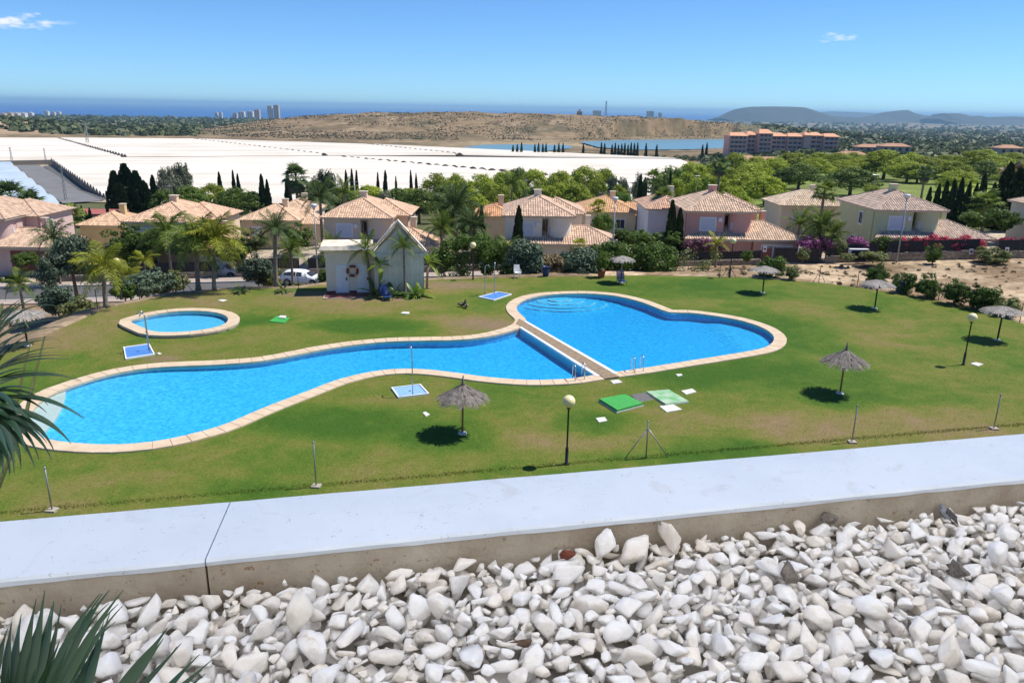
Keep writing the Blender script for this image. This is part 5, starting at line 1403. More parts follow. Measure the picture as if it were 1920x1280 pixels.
villa('pink_mauve_villa', 'mauve villa at the left edge with a white sunlit side wall and dark red garage', -61.6, 82.0, -5.0, (.62, .46, .42), (.6, .43, .31), low_dark=True)
villa('peach_villa', 'peach villa with an orange tiled hip roof left of the pool house', -41.5, 82.0, -5.05, (.74, .57, .4), (.7, .47, .32))
villa('beige_villa', 'beige villa with a dark doorway recess right behind the pool house', -20.3, 82.0, -4.25, (.7, .58, .44), (.7, .48, .33))
villa('cream_villa', 'cream villa with a rounded bay and a slim cypress before it', -.9, 82.0, -3.75, (.83, .76, .62), (.66, .47, .34))
villa('pink_villa', 'dusty pink villa with a white garage door behind the round pool', 18.45, 82.0, -2.95, (.68, .38, .31), (.68, .5, .36))
villa('green_villa', 'pale green villa with a brown tiled roof at the right', 38.45, 82.0, -2.5, (.58, .62, .36), (.56, .43, .34))
villa('grey_villa', 'partly visible pale villa cut by the right edge of the photograph', 58.6, 82.0, -2.3, (.7, .62, .5), (.6, .45, .33))

def back_villa(name, label, px, py_eave, w, d, Yv, wc, rc, h=5.2, wing=0, win=True, rz=0):
    p = at(px, py_eave, Yv)
    o = empty(name, (p.x, Yv, p.z-h), rz, label, 'villa', 'villas of the row behind')
    wm = wallmat(name+'_wall', wc); tm, rm = tilemats(name, rc)
    MB().box(0, w, 0, d, -3, h).build('wall', wm, o)
    MB().box(-.32, w+.32, -.32, d+.32, h, h+.15).build('eave', M['cream_trim'], o)
    pl, hp = hip_roof(-.38, w+.38, -.38, d+.38, h+.155); rf = add_roof(o, pl, hp, tm, rm, M['deck'])
    if wing:
        MB().box(w+.003, w+wing, 1.5, d-.5, -3, h-.6).build('wing', wm, o)
        MB().box(w+.33, w+wing+.3, 1.2, d-.2, h-.6, h-.46).build('eave', M['cream_trim'], o)
        pl, hp = hip_roof(w-d/2, w+wing+.36, 1.14, d-.14, h-.455); add_roof(o, pl[:2]+[pl[2]], [hp[2], hp[3], hp[4]], tm, rm, M['deck'])
    MB().box(w*.6, w*.6+.7, d*.55, d*.55+.6, h+.9, h+2.3).build('chimney', wm, rf)
    MB().box(w*.6-.06, w*.6+.76, d*.55-.06, d*.55+.66, h+2.3, h+2.38).build('chimney_cap', M['cream_trim'], rf)
    if win:
        window(o, w*.2, 1.1, h-1.9, 1.1, 0); window(o, w*.65, 1.1, h-1.9, 1.1, 0, pane='glass', bars=1)
    return o
back_villa('yellow_villa', 'yellow plastered villa half behind the peach villa on its left', 150, 424, 5.4, 7, 96, (.68, .54, .28), (.68, .46, .3), wing=3, win=False)
back_villa('tan_villa', 'low tan villa with orange roofs between the peach and beige villas', 452, 414, 7.0, 7, 97, (.72, .58, .41), (.72, .5, .34), wing=3)
back_villa('sand_villa', 'sand coloured villa roof further back between the peach and beige villas', 505, 400, 5.8, 8, 108, (.72, .6, .44), (.7, .49, .34), win=False)
back_villa('orange_roof_villa', 'orange roofed villa just behind the left side of the cream villa', 893, 407, 4.5, 7, 98, (.7, .57, .4), (.7, .38, .2), win=False)
back_villa('bright_roof_villa', 'bright orange roofed villa behind the right side of the cream villa', 1088, 399, 7.2, 8, 100, (.72, .6, .43), (.72, .44, .24), wing=4)
back_villa('white_wall_villa', 'villa with a bluish white wall just left of the pink villa', 1216, 394, 5.2, 9, 92, (.75, .77, .8), (.66, .43, .3), win=False)
back_villa('pale_villa', 'pale low villa with cream roof between the pink and green villas', 1466, 387, 8.0, 7, 98, (.72, .62, .46), (.74, .58, .42), wing=3.4)

# ---- garden walls: stone plinth with black panel fence
M['stone_wall'] = MAT('stone_wall', (.40, .33, .25), .95, (.22, .18, .13), 3.5, bump=1, bscale=9)
M['rubble'] = MAT('rubble', (.42, .35, .27), .95, (.28, .23, .17), 5, bump=.8, bscale=25, island=.3)
M['fence_panel'] = MAT('fence_panel', (.028, .028, .034), .6, (.02, .02, .024), 12, bump=.4, bscale=40)
def garden_wall(x0, x1, yw, h, fh, label):
    o = empty('garden_wall', ((x0+x1)/2, yw, 0), 0, label, 'wall', 'garden walls along the street')
    cx = (x0+x1)/2; n_ = max(2, round((x1-x0)/2.1)); zc = lambda x_: float(street_z(x_))+.12
    mb = MB(); vs = []; K = 24
    for k in range(K+1):
        x_ = x0+(x1-x0)*k/K; z_ = zc(x_); vs += [(x_-cx, -.14, z_-.8), (x_-cx, -.14, z_+h), (x_-cx, .14, z_+h), (x_-cx, .14, z_-.8)]
    mb.add(vs, [(4*k+j, 4*k+4+j, 4*k+4+(j+1) % 4, 4*k+(j+1) % 4) for k in range(K) for j in range(4)]+[(0, 1, 2, 3), (4*K+3, 4*K+2, 4*K+1, 4*K)])
    pl = mb.build('stone_plinth', M['stone_wall'], o)
    mb = MB(); rr = random.Random(int(x0*10))
    x_ = x0                                  # face stones standing proud of the mortar
    rows = max(2, int(h/.2)+1); hh_ = (h+.1)/rows
    for r_ in range(rows):
        x_ = x0
        while x_ < x1-.15:
            w = rr.uniform(.2, .48); w = min(w, x1-x_); z_ = zc(x_+w/2)-.1+r_*hh_
            a, b, c, d = x_-cx+.012, x_+w-cx-.012, z_+.012+rr.uniform(0, .02), z_+hh_-.012
            e = rr.uniform(.03, .065); j = .03
            mb.add([(a, -.141, c), (b, -.141, c), (b, -.141, d), (a, -.141, d), (a+j, -.14-e, c+j), (b-j, -.14-e, c+j*rr.uniform(.6, 1.4)), (b-j*rr.uniform(.6, 1.6), -.14-e, d-j), (a+j, -.14-e, d-j)],
                   [(4, 5, 6, 7), (0, 1, 5, 4), (1, 2, 6, 5), (2, 3, 7, 6), (3, 0, 4, 7)])
            x_ += w
    tag(mb.build('face_stones', M['rubble'], pl), kind='stuff')
    for k in range(n_+1):
        x_ = x0+(x1-x0)*k/n_; z_ = zc(x_)+h
        MB().box(x_-cx-.04, x_-cx+.04, -.04, .04, z_-.01, z_+fh+.06).build('fence_post', M['black_metal'], o)
        if k < n_:
            xa, xb = x_+.045, x_+(x1-x0)/n_-.045; za, zb_ = zc(xa)+h, zc(xb)+h
            mb = MB(); q = 16
            for i in range(q):
                a, b = xa+(xb-xa)*(i+.04)/q, xa+(xb-xa)*(i+.96)/q; z1 = za+(zb_-za)*i/q
                mb.box(a-cx, b-cx, -.012+(.006 if i % 2 else 0), .012, z1+.06, z1+fh)
            mb.build('panel', M['fence_panel'], o)
    return o
for x0, x1, h, fh, lb in [(-47.5, -30.5, .55, 1.1, 'stone garden wall with black fence before the peach villa'), (-28.5, -22, .6, 1.2, 'stone garden wall with black fence behind the white car'), (-21, -3.5, .6, 1.1, 'garden wall with black fence before the beige villa'), (-2.5, 13.2, .5, .95, 'garden wall with black fence before the cream villa'),
                          (14.2, 25.2, .45, .85, 'garden wall with black fence before the pink villa'), (31.8, 37.0, .5, 1.2, 'short stone wall with black fence between the pink and green villas'), (38.0, 47.2, .75, 1.15, 'rubble stone wall with black fence before the green villa'), (49.2, 64, .6, 1.15, 'stone wall with black fence at the right edge')]:
    garden_wall(x0, x1, 77.6, h, fh, lb)
# sliding gate and door of the pink villa
g0 = empty('sliding_gate', (28.9, 77.5, float(street_z(29))+.1), 0, 'dark sliding gate before the white garage door of the pink villa', 'gate')
for k in range(12): MB().box(-2.3+k*.385, -2.3+k*.385+.37, -.02, .02, .05, 1.42).build('board', M['fence_panel'], g0)
for z_ in (.0, 1.43): MB().box(-2.36, 2.36, -.04, .04, z_, z_+.09).build('rail', M['black_metal'], g0)
for x_ in (-2.42, 2.37): MB().box(x_, x_+.09, -.05, .05, 0, 1.58).build('gate_post', M['black_metal'], g0)
gd = empty('garden_door', (25.75, 77.5, float(street_z(25.8))+.1), 0, 'narrow reddish garden door beside the globe lamp before the pink villa', 'door')
MB().box(-.42, .42, -.02, .02, .02, 1.6).build('leaf', M['red_tile'], gd)
for x_ in (-.5, .43): MB().box(x_, x_+.07, -.04, .04, 0, 1.72).build('post', M['black_metal'], gd)
MB().box(-.5, .5, -.04, .04, 1.65, 1.722).build('lintel', M['black_metal'], gd)
# number plates / meter boxes on the walls
def wall_sign(px, py, label):
    p = at(px, py, 77.38); o = empty('wall_sign', p, 0, label, 'sign', 'signs on the garden fences')
    MB().box(-.2, .2, -.02, .02, -.28, .28).build('plate', M['white_frame'], o)
    MB().box(-.11, .11, -.028, -.021, -.1, .12).build('mark', M['red_tile'], o)
for px, py, lb in ((1434, 467, 'white sign with a red mark left of the dark sliding gate'), (1500, 468, 'white sign with a red mark right of the dark sliding gate'), (1821, 472, 'white sign with a red mark on the fence below the red flowers'), (1888, 469, 'white sign with a red mark on the fence at the right edge')): wall_sign(px, py, lb)
o = empty('meter_box', at(1609, 478, 76.6), 0, 'white framed utility box in the lot before the green villa', 'utility box')
for a in ((-.95, -.83, -.6, .5), (.83, .95, -.6, .5), (-.95, .95, .502, .62)): MB().box(a[0], a[1], -.25, .25, a[2], a[3]).build('frame', M['white_frame'], o)
MB().box(-.82, .82, -.1, .2, -.6, .5).build('door', M['fence_panel'], o)

# street lamps
def street_lamp(px, py_top, Yv, label, py_base=None):
    t = at(px, py_top, Yv); zb = hz(t.x, Yv)
    o = empty('street_lamp', (t.x, Yv, zb), 0, label, 'street lamp', 'tall street lamps'); h = t.z-zb
    MB().tube([(0, 0, -.1), (0, 0, h*.3), (0, 0, h-.5)], [.085, .075, .05], 10).build('pole', M['galv'], o, True)
    MB().lathe([(.05, h-.55), (.12, h-.5), (.14, h-.42)], 12).build('collar', M['galv'], o, True)
    MB().lathe([(.14, h-.42), (.3, h-.2), (.31, h-.12), (.24, h-.03), (0, h)], 16).build('lantern', M['shutter'], o, True)
street_lamp(588, 382, 76.2, 'tall grey street lamp left of the beige villa')
street_lamp(1154, 369, 76.2, 'tall grey street lamp right of the cream villa')
street_lamp(1702, 364, 76.6, 'tall grey street lamp before the green villa')
# ------------------------------------------------------------------ vegetation
def leaf_quads(c, nrm, size, asp=.6, rs=NR):
    n_ = len(c); t = rs.normal(size=(n_, 3)); t -= (t*nrm).sum(1)[:, None]*nrm; t /= np.linalg.norm(t, axis=1)[:, None]+1e-9
    w = np.cross(nrm, t); s = np.asarray(size)[:, None]
    return np.stack([c-t*s, c-w*s*asp*rs.uniform(.6, 1.1, (n_, 1)), c+t*s, c+w*s*asp*rs.uniform(.6, 1.1, (n_, 1))], 1)
def unit(n_, rs):
    u = rs.normal(size=(n_, 3)); return u/np.linalg.norm(u, axis=1)[:, None]
def clumps_mesh(name, centers, radii, per, leaf, seed, flat=.8, up=.25):
    rs = np.random.default_rng(seed); C_ = np.repeat(centers, per, 0); R0 = np.repeat(radii, per)
    u = unit(len(C_), rs); r = R0*rs.uniform(.35, 1, len(C_))**.5
    p = C_+u*r[:, None]*np.array([1, 1, flat])
    nn = u*1.0+rs.normal(size=u.shape)*.38+np.array([0, 0, up]); nn /= np.linalg.norm(nn, axis=1)[:, None]
    return quads_mesh(name, leaf_quads(p, nn, leaf*rs.uniform(.6, 1.3, len(p)), .62, rs))
def pine_crown(seed):                       # unit tree: height 1, crown width about 1
    rs = np.random.default_rng(seed); k = 60
    a = rs.uniform(0, 2*np.pi, k); r = np.sqrt(rs.uniform(0, 1, k))*.44
    top = .98-.55*(r/.44)**2*rs.uniform(.75, 1.1, k)
    z = np.where(rs.random(k) < .68, top-.1, rs.uniform(.26, .66, k))
    c = np.stack([r*np.cos(a), r*np.sin(a), np.clip(z, .24, .9)], 1)
    rad_ = rs.uniform(.085, .165, k)
    return clumps_mesh('crown', c, rad_, 120, .024, seed, .72, .35)
def round_crown(seed, leaf=.026, k=64, zlo=.22):
    rs = np.random.default_rng(seed); u = unit(k, rs); r = rs.uniform(.16, .42, k)
    c = np.stack([u[:, 0]*r, u[:, 1]*r, (zlo+1)/2-.02+u[:, 2]*r*(1-zlo)*.98], 1)
    return clumps_mesh('crown', c, rs.uniform(.07, .17, k), 85, leaf, seed, .85, .2)
def cypress_crown(seed):
    rs = np.random.default_rng(seed); n_ = 2600
    z = rs.uniform(.02, 1, n_); a = rs.uniform(0, 2*np.pi, n_)
    lob = 1+.16*np.sin(a*3+rs.uniform(0, 6)+z*9)+.1*np.sin(z*26+a*2)
    R0 = .5*np.clip(1.25*np.sqrt(np.clip(z, 0, 1))*0+np.minimum(1, (z+.05)*6)*(1-z)**.55*1.12, 0.02, 1)*lob
    r = R0*rs.uniform(.55, 1, n_)**.5
    p = np.stack([r*np.cos(a), r*np.sin(a), z], 1)
    nn = np.stack([np.cos(a), np.sin(a), np.full(n_, .3)], 1)+rs.normal(size=(n_, 3))*.4; nn /= np.linalg.norm(nn, axis=1)[:, None]
    t = np.stack([np.cos(a)*.1, np.sin(a)*.1, np.ones(n_)*.22], 1); t += rs.normal(size=t.shape)*.03
    w = np.cross(nn, t); w /= np.linalg.norm(w, axis=1)[:, None]; s = rs.uniform(.12, .28, n_)[:, None]
    t = t*np.array([1, 1, .28])
    q = np.stack([p-t*s*1.2, p-w*s*.32, p+t*s*2.0, p+w*s*.32], 1); return quads_mesh('crown', q)
def trunk_mesh(seed, h0=.0, h1=.62, r0=.028, limbs=6, spread=.26):
    rs = random.Random(seed); mb = MB(); b = (rs.uniform(-.03, .03), rs.uniform(-.03, .03))
    top = (b[0]*2, b[1]*2, h1)
    mb.tube([(0, 0, h0-.08), (b[0]*.6, b[1]*.6, h1*.35), (b[0]*1.5, b[1]*1.5, h1*.7), top], [r0*1.2, r0, r0*.75, r0*.4], 8)
    for k in range(limbs):
        a = k*2*math.pi/limbs+rs.uniform(-.4, .4); z = h1*rs.uniform(.5, .85); s = spread*rs.uniform(.6, 1.1)
        mb.tube([(b[0]*z*2, b[1]*z*2, z), (s*.55*math.cos(a), s*.55*math.sin(a), z+.07), (s*math.cos(a), s*math.sin(a), z+rs.uniform(.12, .24))], [r0*.5, r0*.36, r0*.15], 5)
    return mb.mesh('trunk', True)
PINE = [(trunk_mesh(i), pine_crown(200+i)) for i in range(6)]
ROUND = [(trunk_mesh(20+i, limbs=5), round_crown(300+i)) for i in range(4)]
CYP = [(trunk_mesh(40+i, h1=.4, r0=.012, limbs=0), cypress_crown(400+i)) for i in range(4)]
SHRUB = [round_crown(500+i, .034, 60, .0) for i in range(4)]
M['pine'] = LEAF('pine', (.17, .22, .016), (.3, .37, .03), (.42, .48, .055), trans=.42)
M['pine_dark'] = LEAF('pine_dark', (.065, .115, .02), (.115, .18, .028), (.18, .25, .042), trans=.38)
M['cypress'] = LEAF('cypress', (.012, .03, .011), (.025, .05, .016), (.045, .08, .024), trans=.12)
M['olive'] = LEAF('olive', (.1, .12, .07), (.17, .19, .115), (.25, .27, .17), trans=.2)
M['shrub'] = LEAF('shrub', (.05, .1, .016), (.095, .165, .026), (.155, .235, .045), trans=.38)
M['shrub_pale'] = LEAF('shrub_pale', (.1, .13, .04), (.17, .2, .06), (.25, .26, .1), trans=.25)
M['shrub_blue'] = LEAF('shrub_blue', (.05, .085, .05), (.09, .135, .08), (.15, .2, .13), trans=.15)
M['dry_grass'] = LEAF('dry_grass', (.22, .17, .09), (.32, .25, .14), (.42, .34, .2), trans=.3)
M['boug_purple'] = LEAF('boug_purple', (.05, .06, .025), (.26, .06, .19), (.42, .11, .33), trans=.3)
M['boug_red'] = LEAF('boug_red', (.05, .06, .02), (.55, .03, .1), (.75, .07, .17), trans=.3)
M['boug_mauve'] = LEAF('boug_mauve', (.05, .055, .03), (.19, .075, .12), (.28, .12, .18), trans=.3)
ORD = ['leftmost', 'second', 'third', 'fourth', 'fifth', 'sixth', 'seventh', 'eighth', 'ninth', 'tenth', 'eleventh', 'twelfth', 'thirteenth', 'fourteenth', 'fifteenth', 'sixteenth', 'seventeenth', 'eighteenth', 'nineteenth', 'twentieth', '21st', '22nd', '23rd', '24th', '25th', '26th', '27th']
def where(px):
    for lim, t in ((300, 'beyond the left villas'), (590, 'behind the peach villa'), (800, 'behind the beige villa'), (1000, 'behind the large dark palms'), (1200, 'behind the cream villa'), (1450, 'behind the pink villa'), (1640, 'behind the pale villa'), (2200, 'behind the green villa')):
        if px < lim: return t
pending = []                                 # (kind text, px, object): labelled once all are placed
def tree(kind, px, py, wpx, Yv, what, cat='tree', mat=None, base=None, lean=0, name=None, group=None, label=None, ratio=None):
    """crown top at pixel (px, py), crown width in photo pixels, standing on the ground at distance Yv"""
    t = at(px, py, Yv); dep = (t-Vector((0, 0, H))).length
    wd = wpx/1440*dep*(1.14 if kind == 'pine' else .98); zb = hz(t.x, Yv) if base is None else base
    h = max(t.z-zb, wd*.5)
    src, m = {'pine': (PINE, 'pine'), 'round': (ROUND, 'shrub'), 'cypress': (CYP, 'cypress')}[kind]
    tm, cm = src[rnd.randrange(len(src))]
    o = empty(name or {'pine': 'pine_tree', 'round': 'broadleaf_tree', 'cypress': 'cypress_tree'}[kind], (t.x, Yv, zb), U(0, 6.28), None, cat, group)
    s = (wd, wd, h)
    for nm, me_, mt in (('trunk', tm, M['trunk']), ('crown', cm, M[mat or m])):
        c = meshobj(nm, me_, mt, o); c.scale = s
    if kind == 'pine' and h > 1.5*wd:      # tall stem, shallow crown
        c.scale = (wd, wd, wd*1.35); c.location.z = h-wd*1.35
        o.children[0].scale = (wd*.8, wd*.8, h-wd*.35)
    if lean: o.rotation_euler = (0, lean, 0)
    if label: o['label'] = label
    else: pending.append((what, px, o))
    return o
# pines, back to front
for px, py, w, Yv, mt in [(350,345,66,150,'pine_dark'),(392,341,76,165,'pine'),(440,347,66,160,'pine_dark'),(305,352,50,140,'pine_dark'),(470,356,50,150,'pine_dark'),
    (588,336,62,170,'pine_dark'),(690,345,84,165,'pine'),(742,350,70,160,'pine_dark'),(640,352,56,150,'shrub'),(772,346,62,185,'pine'),
    (816,317,60,230,'pine'),(852,321,66,210,'pine'),(900,319,72,220,'pine'),(944,316,70,240,'pine'),(972,311,58,250,'pine_dark'),(1003,314,70,240,'pine'),(1052,317,72,230,'pine'),(1100,308,80,245,'pine'),(1134,312,58,250,'pine'),
    (1040,336,66,180,'pine'),(1082,340,62,175,'pine'),(875,348,74,170,'pine'),(832,344,60,165,'pine_dark'),(785,352,72,150,'pine_dark'),(940,345,60,175,'pine'),(1005,345,60,180,'pine_dark'),
    (1262,306,72,250,'pine_dark'),(1302,299,80,260,'pine'),(1342,300,70,270,'pine'),(1380,283,62,290,'pine'),(1415,300,82,250,'pine'),(1452,292,64,300,'pine'),(1490,288,72,310,'pine'),(1530,300,64,280,'pine'),(1572,290,62,320,'pine'),(1620,294,62,300,'pine'),
    (1664,279,84,290,'pine'),(1706,300,62,270,'pine'),(1742,292,64,300,'pine'),(1790,300,62,260,'pine'),(1832,280,74,290,'pine'),(1880,290,62,300,'pine'),(1912,298,54,260,'pine'),
    (1402,322,86,190,'pine'),(1440,326,76,180,'pine'),(1348,326,64,190,'pine'),(1312,330,60,185,'pine'),(1502,303,76,230,'pine_dark'),(1600,320,90,205,'pine_dark'),(1375,345,66,150,'pine'),(1330,350,60,145,'pine'),(1850,300,50,270,'pine_dark'),
    (1120,330,50,210,'pine'),(1245,318,46,230,'pine_dark'),(1475,315,50,240,'pine'),(1800,318,60,225,'pine')]:
    tree('pine', px, py, w, Yv, 'spreading {} pine'.format('dark green' if mt != 'pine' else 'bright green'), mat=mt, group='pines behind the villas')
for px, py, w, Yv, mt in [(1270,332,50,200,'pine'),(1585,305,56,290,'pine'),(1725,308,60,265,'pine'),(1905,312,52,240,'pine'),(1465,300,50,330,'pine'),(1540,285,50,350,'pine'),(1605,284,50,360,'pine'),(1715,284,50,360,'pine'),(1775,288,50,350,'pine'),(1850,278,50,370,'pine'),(1900,284,50,370,'pine'),(1420,290,50,340,'pine'),(1290,318,50,230,'pine'),(1370,312,50,230,'pine'),(1160,342,44,180,'pine'),(860,335,50,200,'pine'),(920,338,56,190,'pine'),(975,335,52,200,'pine')]:
    tree('pine', px, py, w, Yv, 'spreading {} pine'.format('dark green' if mt != 'pine' else 'bright green'), mat=mt, group='pines behind the villas')
# grey-green and dark trees
for px, py, w, Yv, mt, wh in [(306,306,34,190,'olive','thin grey-green tree'),(336,296,40,195,'olive','tall sparse grey-green tree'),(320,330,44,185,'olive','thin grey-green tree'),(612,311,46,190,'cypress','dark spiky conifer'),(1150,322,26,190,'olive','grey olive tree'),(1172,326,30,185,'olive','grey olive tree'),(1202,321,36,200,'olive','grey olive tree'),
                          (1130,352,60,130,'olive','grey olive tree'),(1165,350,56,135,'shrub','low dark tree'),(1195,366,60,125,'shrub','low dark tree'),(1245,372,50,115,'olive','grey olive tree'),(720,352,40,140,'olive','grey olive tree')]:
    tree('round', px, py, w, Yv, wh, mat=mt, group='broadleaf trees behind the villas')
for px, py, w, Yv in [(212,322,34,150),(232,309,40,152),(252,322,36,150),(268,340,30,148),(222,345,36,144),(245,350,40,146),(285,330,18,160),
                      (410,324,13,175),(436,321,10,180),(445,327,11,180),(489,328,16,150),(500,338,14,148),(538,326,16,160),(648,321,11,185),(659,319,11,186),(668,321,10,186),(708,325,9,200),(722,321,12,200),(770,321,9,205),(780,327,9,205),(742,332,8,205),(1202,330,14,170),(1210,334,15,168),(1258,320,10,170)]:
    tree('cypress', px, py, w, Yv, 'dark slim cypress', group='cypresses behind the villas')
for px, py, w, Yv in [(1745,352,13,128),(1762,346,14,128),(1777,340,15,127),(1791,338,15,126),(1806,335,16,126),(1820,342,15,125),(1833,345,14,124),(1848,328,17,122),(1866,344,16,120),(1880,346,18,116),(1896,308,34,104),(1914,318,36,100),(1930,312,36,99),(1878,380,30,103)]:
    tree('cypress', px, py, w, Yv, 'tall dark cypress in the row', group='row of cypresses at the right')
tree('cypress', 973, 388, 25, 79.6, '', label='single dense cypress standing before the cream villa', group='garden cypresses', base=hz(1, 79.6))
tree('cypress', 1262, 378, 26, 79.8, '', label='left and taller of two cypresses beside the pink villa', group='garden cypresses')
tree('cypress', 1276, 392, 24, 80.2, '', label='right and shorter of two cypresses beside the pink villa', group='garden cypresses')
tree('cypress', 903, 388, 16, 86, '', label='slim cypress between dark palms left of the cream villa', group='garden cypresses')
for px, py in ((104,388),(113,384),(118,392),(140,384),(152,386),(160,396),(167,390),(200,382)):
    tree('cypress', px, py, 8, 128, 'small dark cypress by the far road', group='small cypresses by the road')
# garden trees near the street
tree('round', 125, 430, 96, 62, '', mat='shrub_blue', label='dense blue-green conifer at the left, before the mauve villa', name='blue_green_conifer', group='garden trees', base=-2.6)
tree('round', 90, 470, 60, 60, '', mat='shrub_blue', label='smaller blue-green bush tree left of the dense conifer', group='garden trees', base=-2.8)
tree('round', 1130, 393, 56, 90, '', mat='shrub', label='round dark green tree between the cream and pink villas', group='garden trees')
tree('round', 1190, 425, 70, 85, '', mat='shrub', label='leafy green tree left of the two cypresses', group='garden trees')
tree('round', 850, 365, 86, 92, '', mat='pine_dark', label='large dark tree between the beige and cream villas', group='garden trees')
tree('round', 890, 400, 60, 90, '', mat='shrub', label='dark leafy tree behind the hedge left of the cream villa', group='garden trees')
tree('round', 1640, 345, 40, 190, '', mat='pine', label='small light tree on the golf course behind the green villa', group='garden trees')
tree('round', 245, 445, 70, 79, '', mat='shrub', label='leafy dark tree before the yellow villa', group='garden trees')
tree('round', 205, 450, 60, 79, '', mat='shrub_blue', label='bluish bush tree under the yellow villa wall', group='garden trees')
tree('round', 1345, 470, 8, 79, '', mat='shrub_pale', label='small yellowish tree before the two cypresses', group='garden trees')

# ---- palms
def frond_mesh(L, droop, nleaf, lw, ll, seed, vee=.4):
    rs = np.random.default_rng(seed); K = 10; path = []
    for k in range(K+1):
        t = k/K; path.append(Vector((L*(t-.16*droop*t*t), 0, L*(.38*t-droop*.75*t*t))))
    mb = MB(); mb.tube(path, [.03*(1-.85*k/K) for k in range(K+1)], 5)
    for s in (-1, 1):
        for i in range(nleaf):
            t = .12+.88*(i+.5)/nleaf; f = t*K; k = min(K-1, int(f)); p = path[k].lerp(path[k+1], f-k); tg = (path[k+1]-path[k]).normalized()
            l_ = ll*math.sin(math.pi*(.16+.8*t))*rs.uniform(.8, 1.15)
            d = (tg*.55+Vector((0, s, 0))*.8+Vector((0, 0, vee*rs.uniform(-.3, .8)))).normalized()
            a = p; m_ = p+d*l_*.55+Vector((0, 0, -.06*l_)); e = p+d*l_*.95+Vector((0, 0, -l_*.42*rs.uniform(.7, 1.4)))
            w = tg*lw
            mb.add([a-w*.6, a+w*.6, m_+w, m_-w, e], [(0, 1, 2, 3), (3, 2, 4)])
    return mb.mesh('frond')
FQ = [frond_mesh(1, d, 34, .011, .34, 10+i, .5) for i, d in enumerate((.55, .85, 1.15, 1.5))]     # plumy
FD = [frond_mesh(1, d, 38, .009, .26, 20+i, .3) for i, d in enumerate((.3, .55, .85, 1.2))]       # stiffer date palm
def fan_mesh(seed):
    mb = MB(); rs = random.Random(seed); mb.tube([(0, 0, 0), (.28, 0, .1), (.55, 0, .12)], [.02, .015, .012], 5)
    for i in range(20):
        a = -1.9+3.8*i/19; l_ = .5*rs.uniform(.85, 1.1); c_, s_ = math.cos(a), math.sin(a)
        p = Vector((.53, 0, .12)); d = Vector((c_, s_, .05)); w = Vector((-s_, c_, 0))*.028
        m_ = p+d*l_*.6; e = p+d*l_+Vector((0, 0, -.16*rs.uniform(.4, 1.5))); mb.add([p-w*.3, p+w*.3, m_+w, m_-w, e], [(0, 1, 2, 3), (3, 2, 4)])
    return mb.mesh('frond')
FF = [fan_mesh(i) for i in range(3)]
M['frond_yellow'] = LEAF('frond_yellow', (.15, .18, .012), (.25, .28, .022), (.36, .36, .045), trans=.35)
M['frond_green'] = LEAF('frond_green', (.07, .12, .015), (.13, .19, .025), (.2, .26, .045), trans=.3)
M['frond_dark'] = LEAF('frond_dark', (.045, .08, .025), (.08, .13, .038), (.13, .19, .06), trans=.3)
M['frond_dead'] = LEAF('frond_dead', (.1, .07, .04), (.17, .12, .07), (.24, .18, .11), trans=.15)
def palm_tree(px, py, base, Lf, kind, mat, label, nf=20, rt=.14, Yv=None, dead=0, group='palms', trunk_w=None, name='palm_tree', h=None):
    if Yv is None: p = G(*base)
    else:
        t = at(px, py, Yv); p = Vector((t.x, Yv, hz(t.x, Yv)))
    c = at(px, py, p.y)                     # crown heart
    hh = c.z-p.z; dx = c.x-p.x
    o = empty(name, p, 0, label, 'palm', group)
    K = 9; path = [(dx*(k/K)**1.6, 0, -.08+(hh+.1)*k/K) for k in range(K+1)]
    MB().tube(path, [rt*(1.35 if k == 0 else 1.0-.28*k/K)+.012*(k % 2) for k in range(K+1)], 10).build('trunk', M['palm_trunk'], o, True)
    src = {'q': FQ, 'd': FD, 'f': FF}[kind]; rr = random.Random(int(px*7+py))
    for i in range(nf):
        a = i*2.399+rr.uniform(-.25, .25); tier = i/nf
        me_ = src[min(len(src)-1, int(tier*len(src)))] if kind != 'f' else src[i % 3]
        f = meshobj('frond', me_, M[mat], o, (dx, 0, hh)); sc = Lf*rr.uniform(.82, 1.12); f.scale = (sc, sc, sc)
        tilt = -(1.0-1.25*tier)+rr.uniform(-.12, .12) if kind != 'f' else -(1.25-2.1*tier)+rr.uniform(-.15, .15)
        f.rotation_euler = Euler((rr.uniform(-.3, .3), tilt, a))
    for i in range(dead):
        a = i*2.399; f = meshobj('dead_frond', src[-1], M['frond_dead'], o, (dx, 0, hh-.2)); sc = Lf*.95; f.scale = (sc, sc, sc); f.rotation_euler = Euler((0, 1.15+.2*rr.random(), a))
    return o
palm_tree(194, 500, (199,576), 2.1, 'q', 'frond_yellow', 'yellow-green palm with a pale trunk beside the left globe lamp', 16, .15)
palm_tree(368, 452, (372,542), 2.6, 'q', 'frond_green', 'left one of the two plumed palms on the lawn edge', 20, .17)
palm_tree(403, 450, (402,545), 2.6, 'q', 'frond_yellow', 'right one of the two plumed palms on the lawn edge, reaching higher', 20, .14)
palm_tree(313, 440, None, 2.8, 'q', 'frond_green', 'taller green palm behind the two plumed palms', 18, .13, Yv=66)
palm_tree(36, 532, None, 1.7, 'q', 'frond_green', 'small bright green palm beside the street at far left', 14, .12, Yv=66)
palm_tree(516, 432, (518,536), 1.9, 'd', 'frond_dark', 'dark date palm with a slim trunk left of the white car', 20, .16)
palm_tree(100, 448, None, 2.6, 'q', 'frond_dark', 'dark green palm before the mauve villa', 14, .12, Yv=76)
palm_tree(135, 405, None, 1.9, 'f', 'frond_green', 'fan palm behind the mauve villa', 20, .16, Yv=100)
palm_tree(20, 372, None, 3.0, 'f', 'frond_dark', 'dark fan palm above the mauve villa roof', 24, .2, Yv=112)
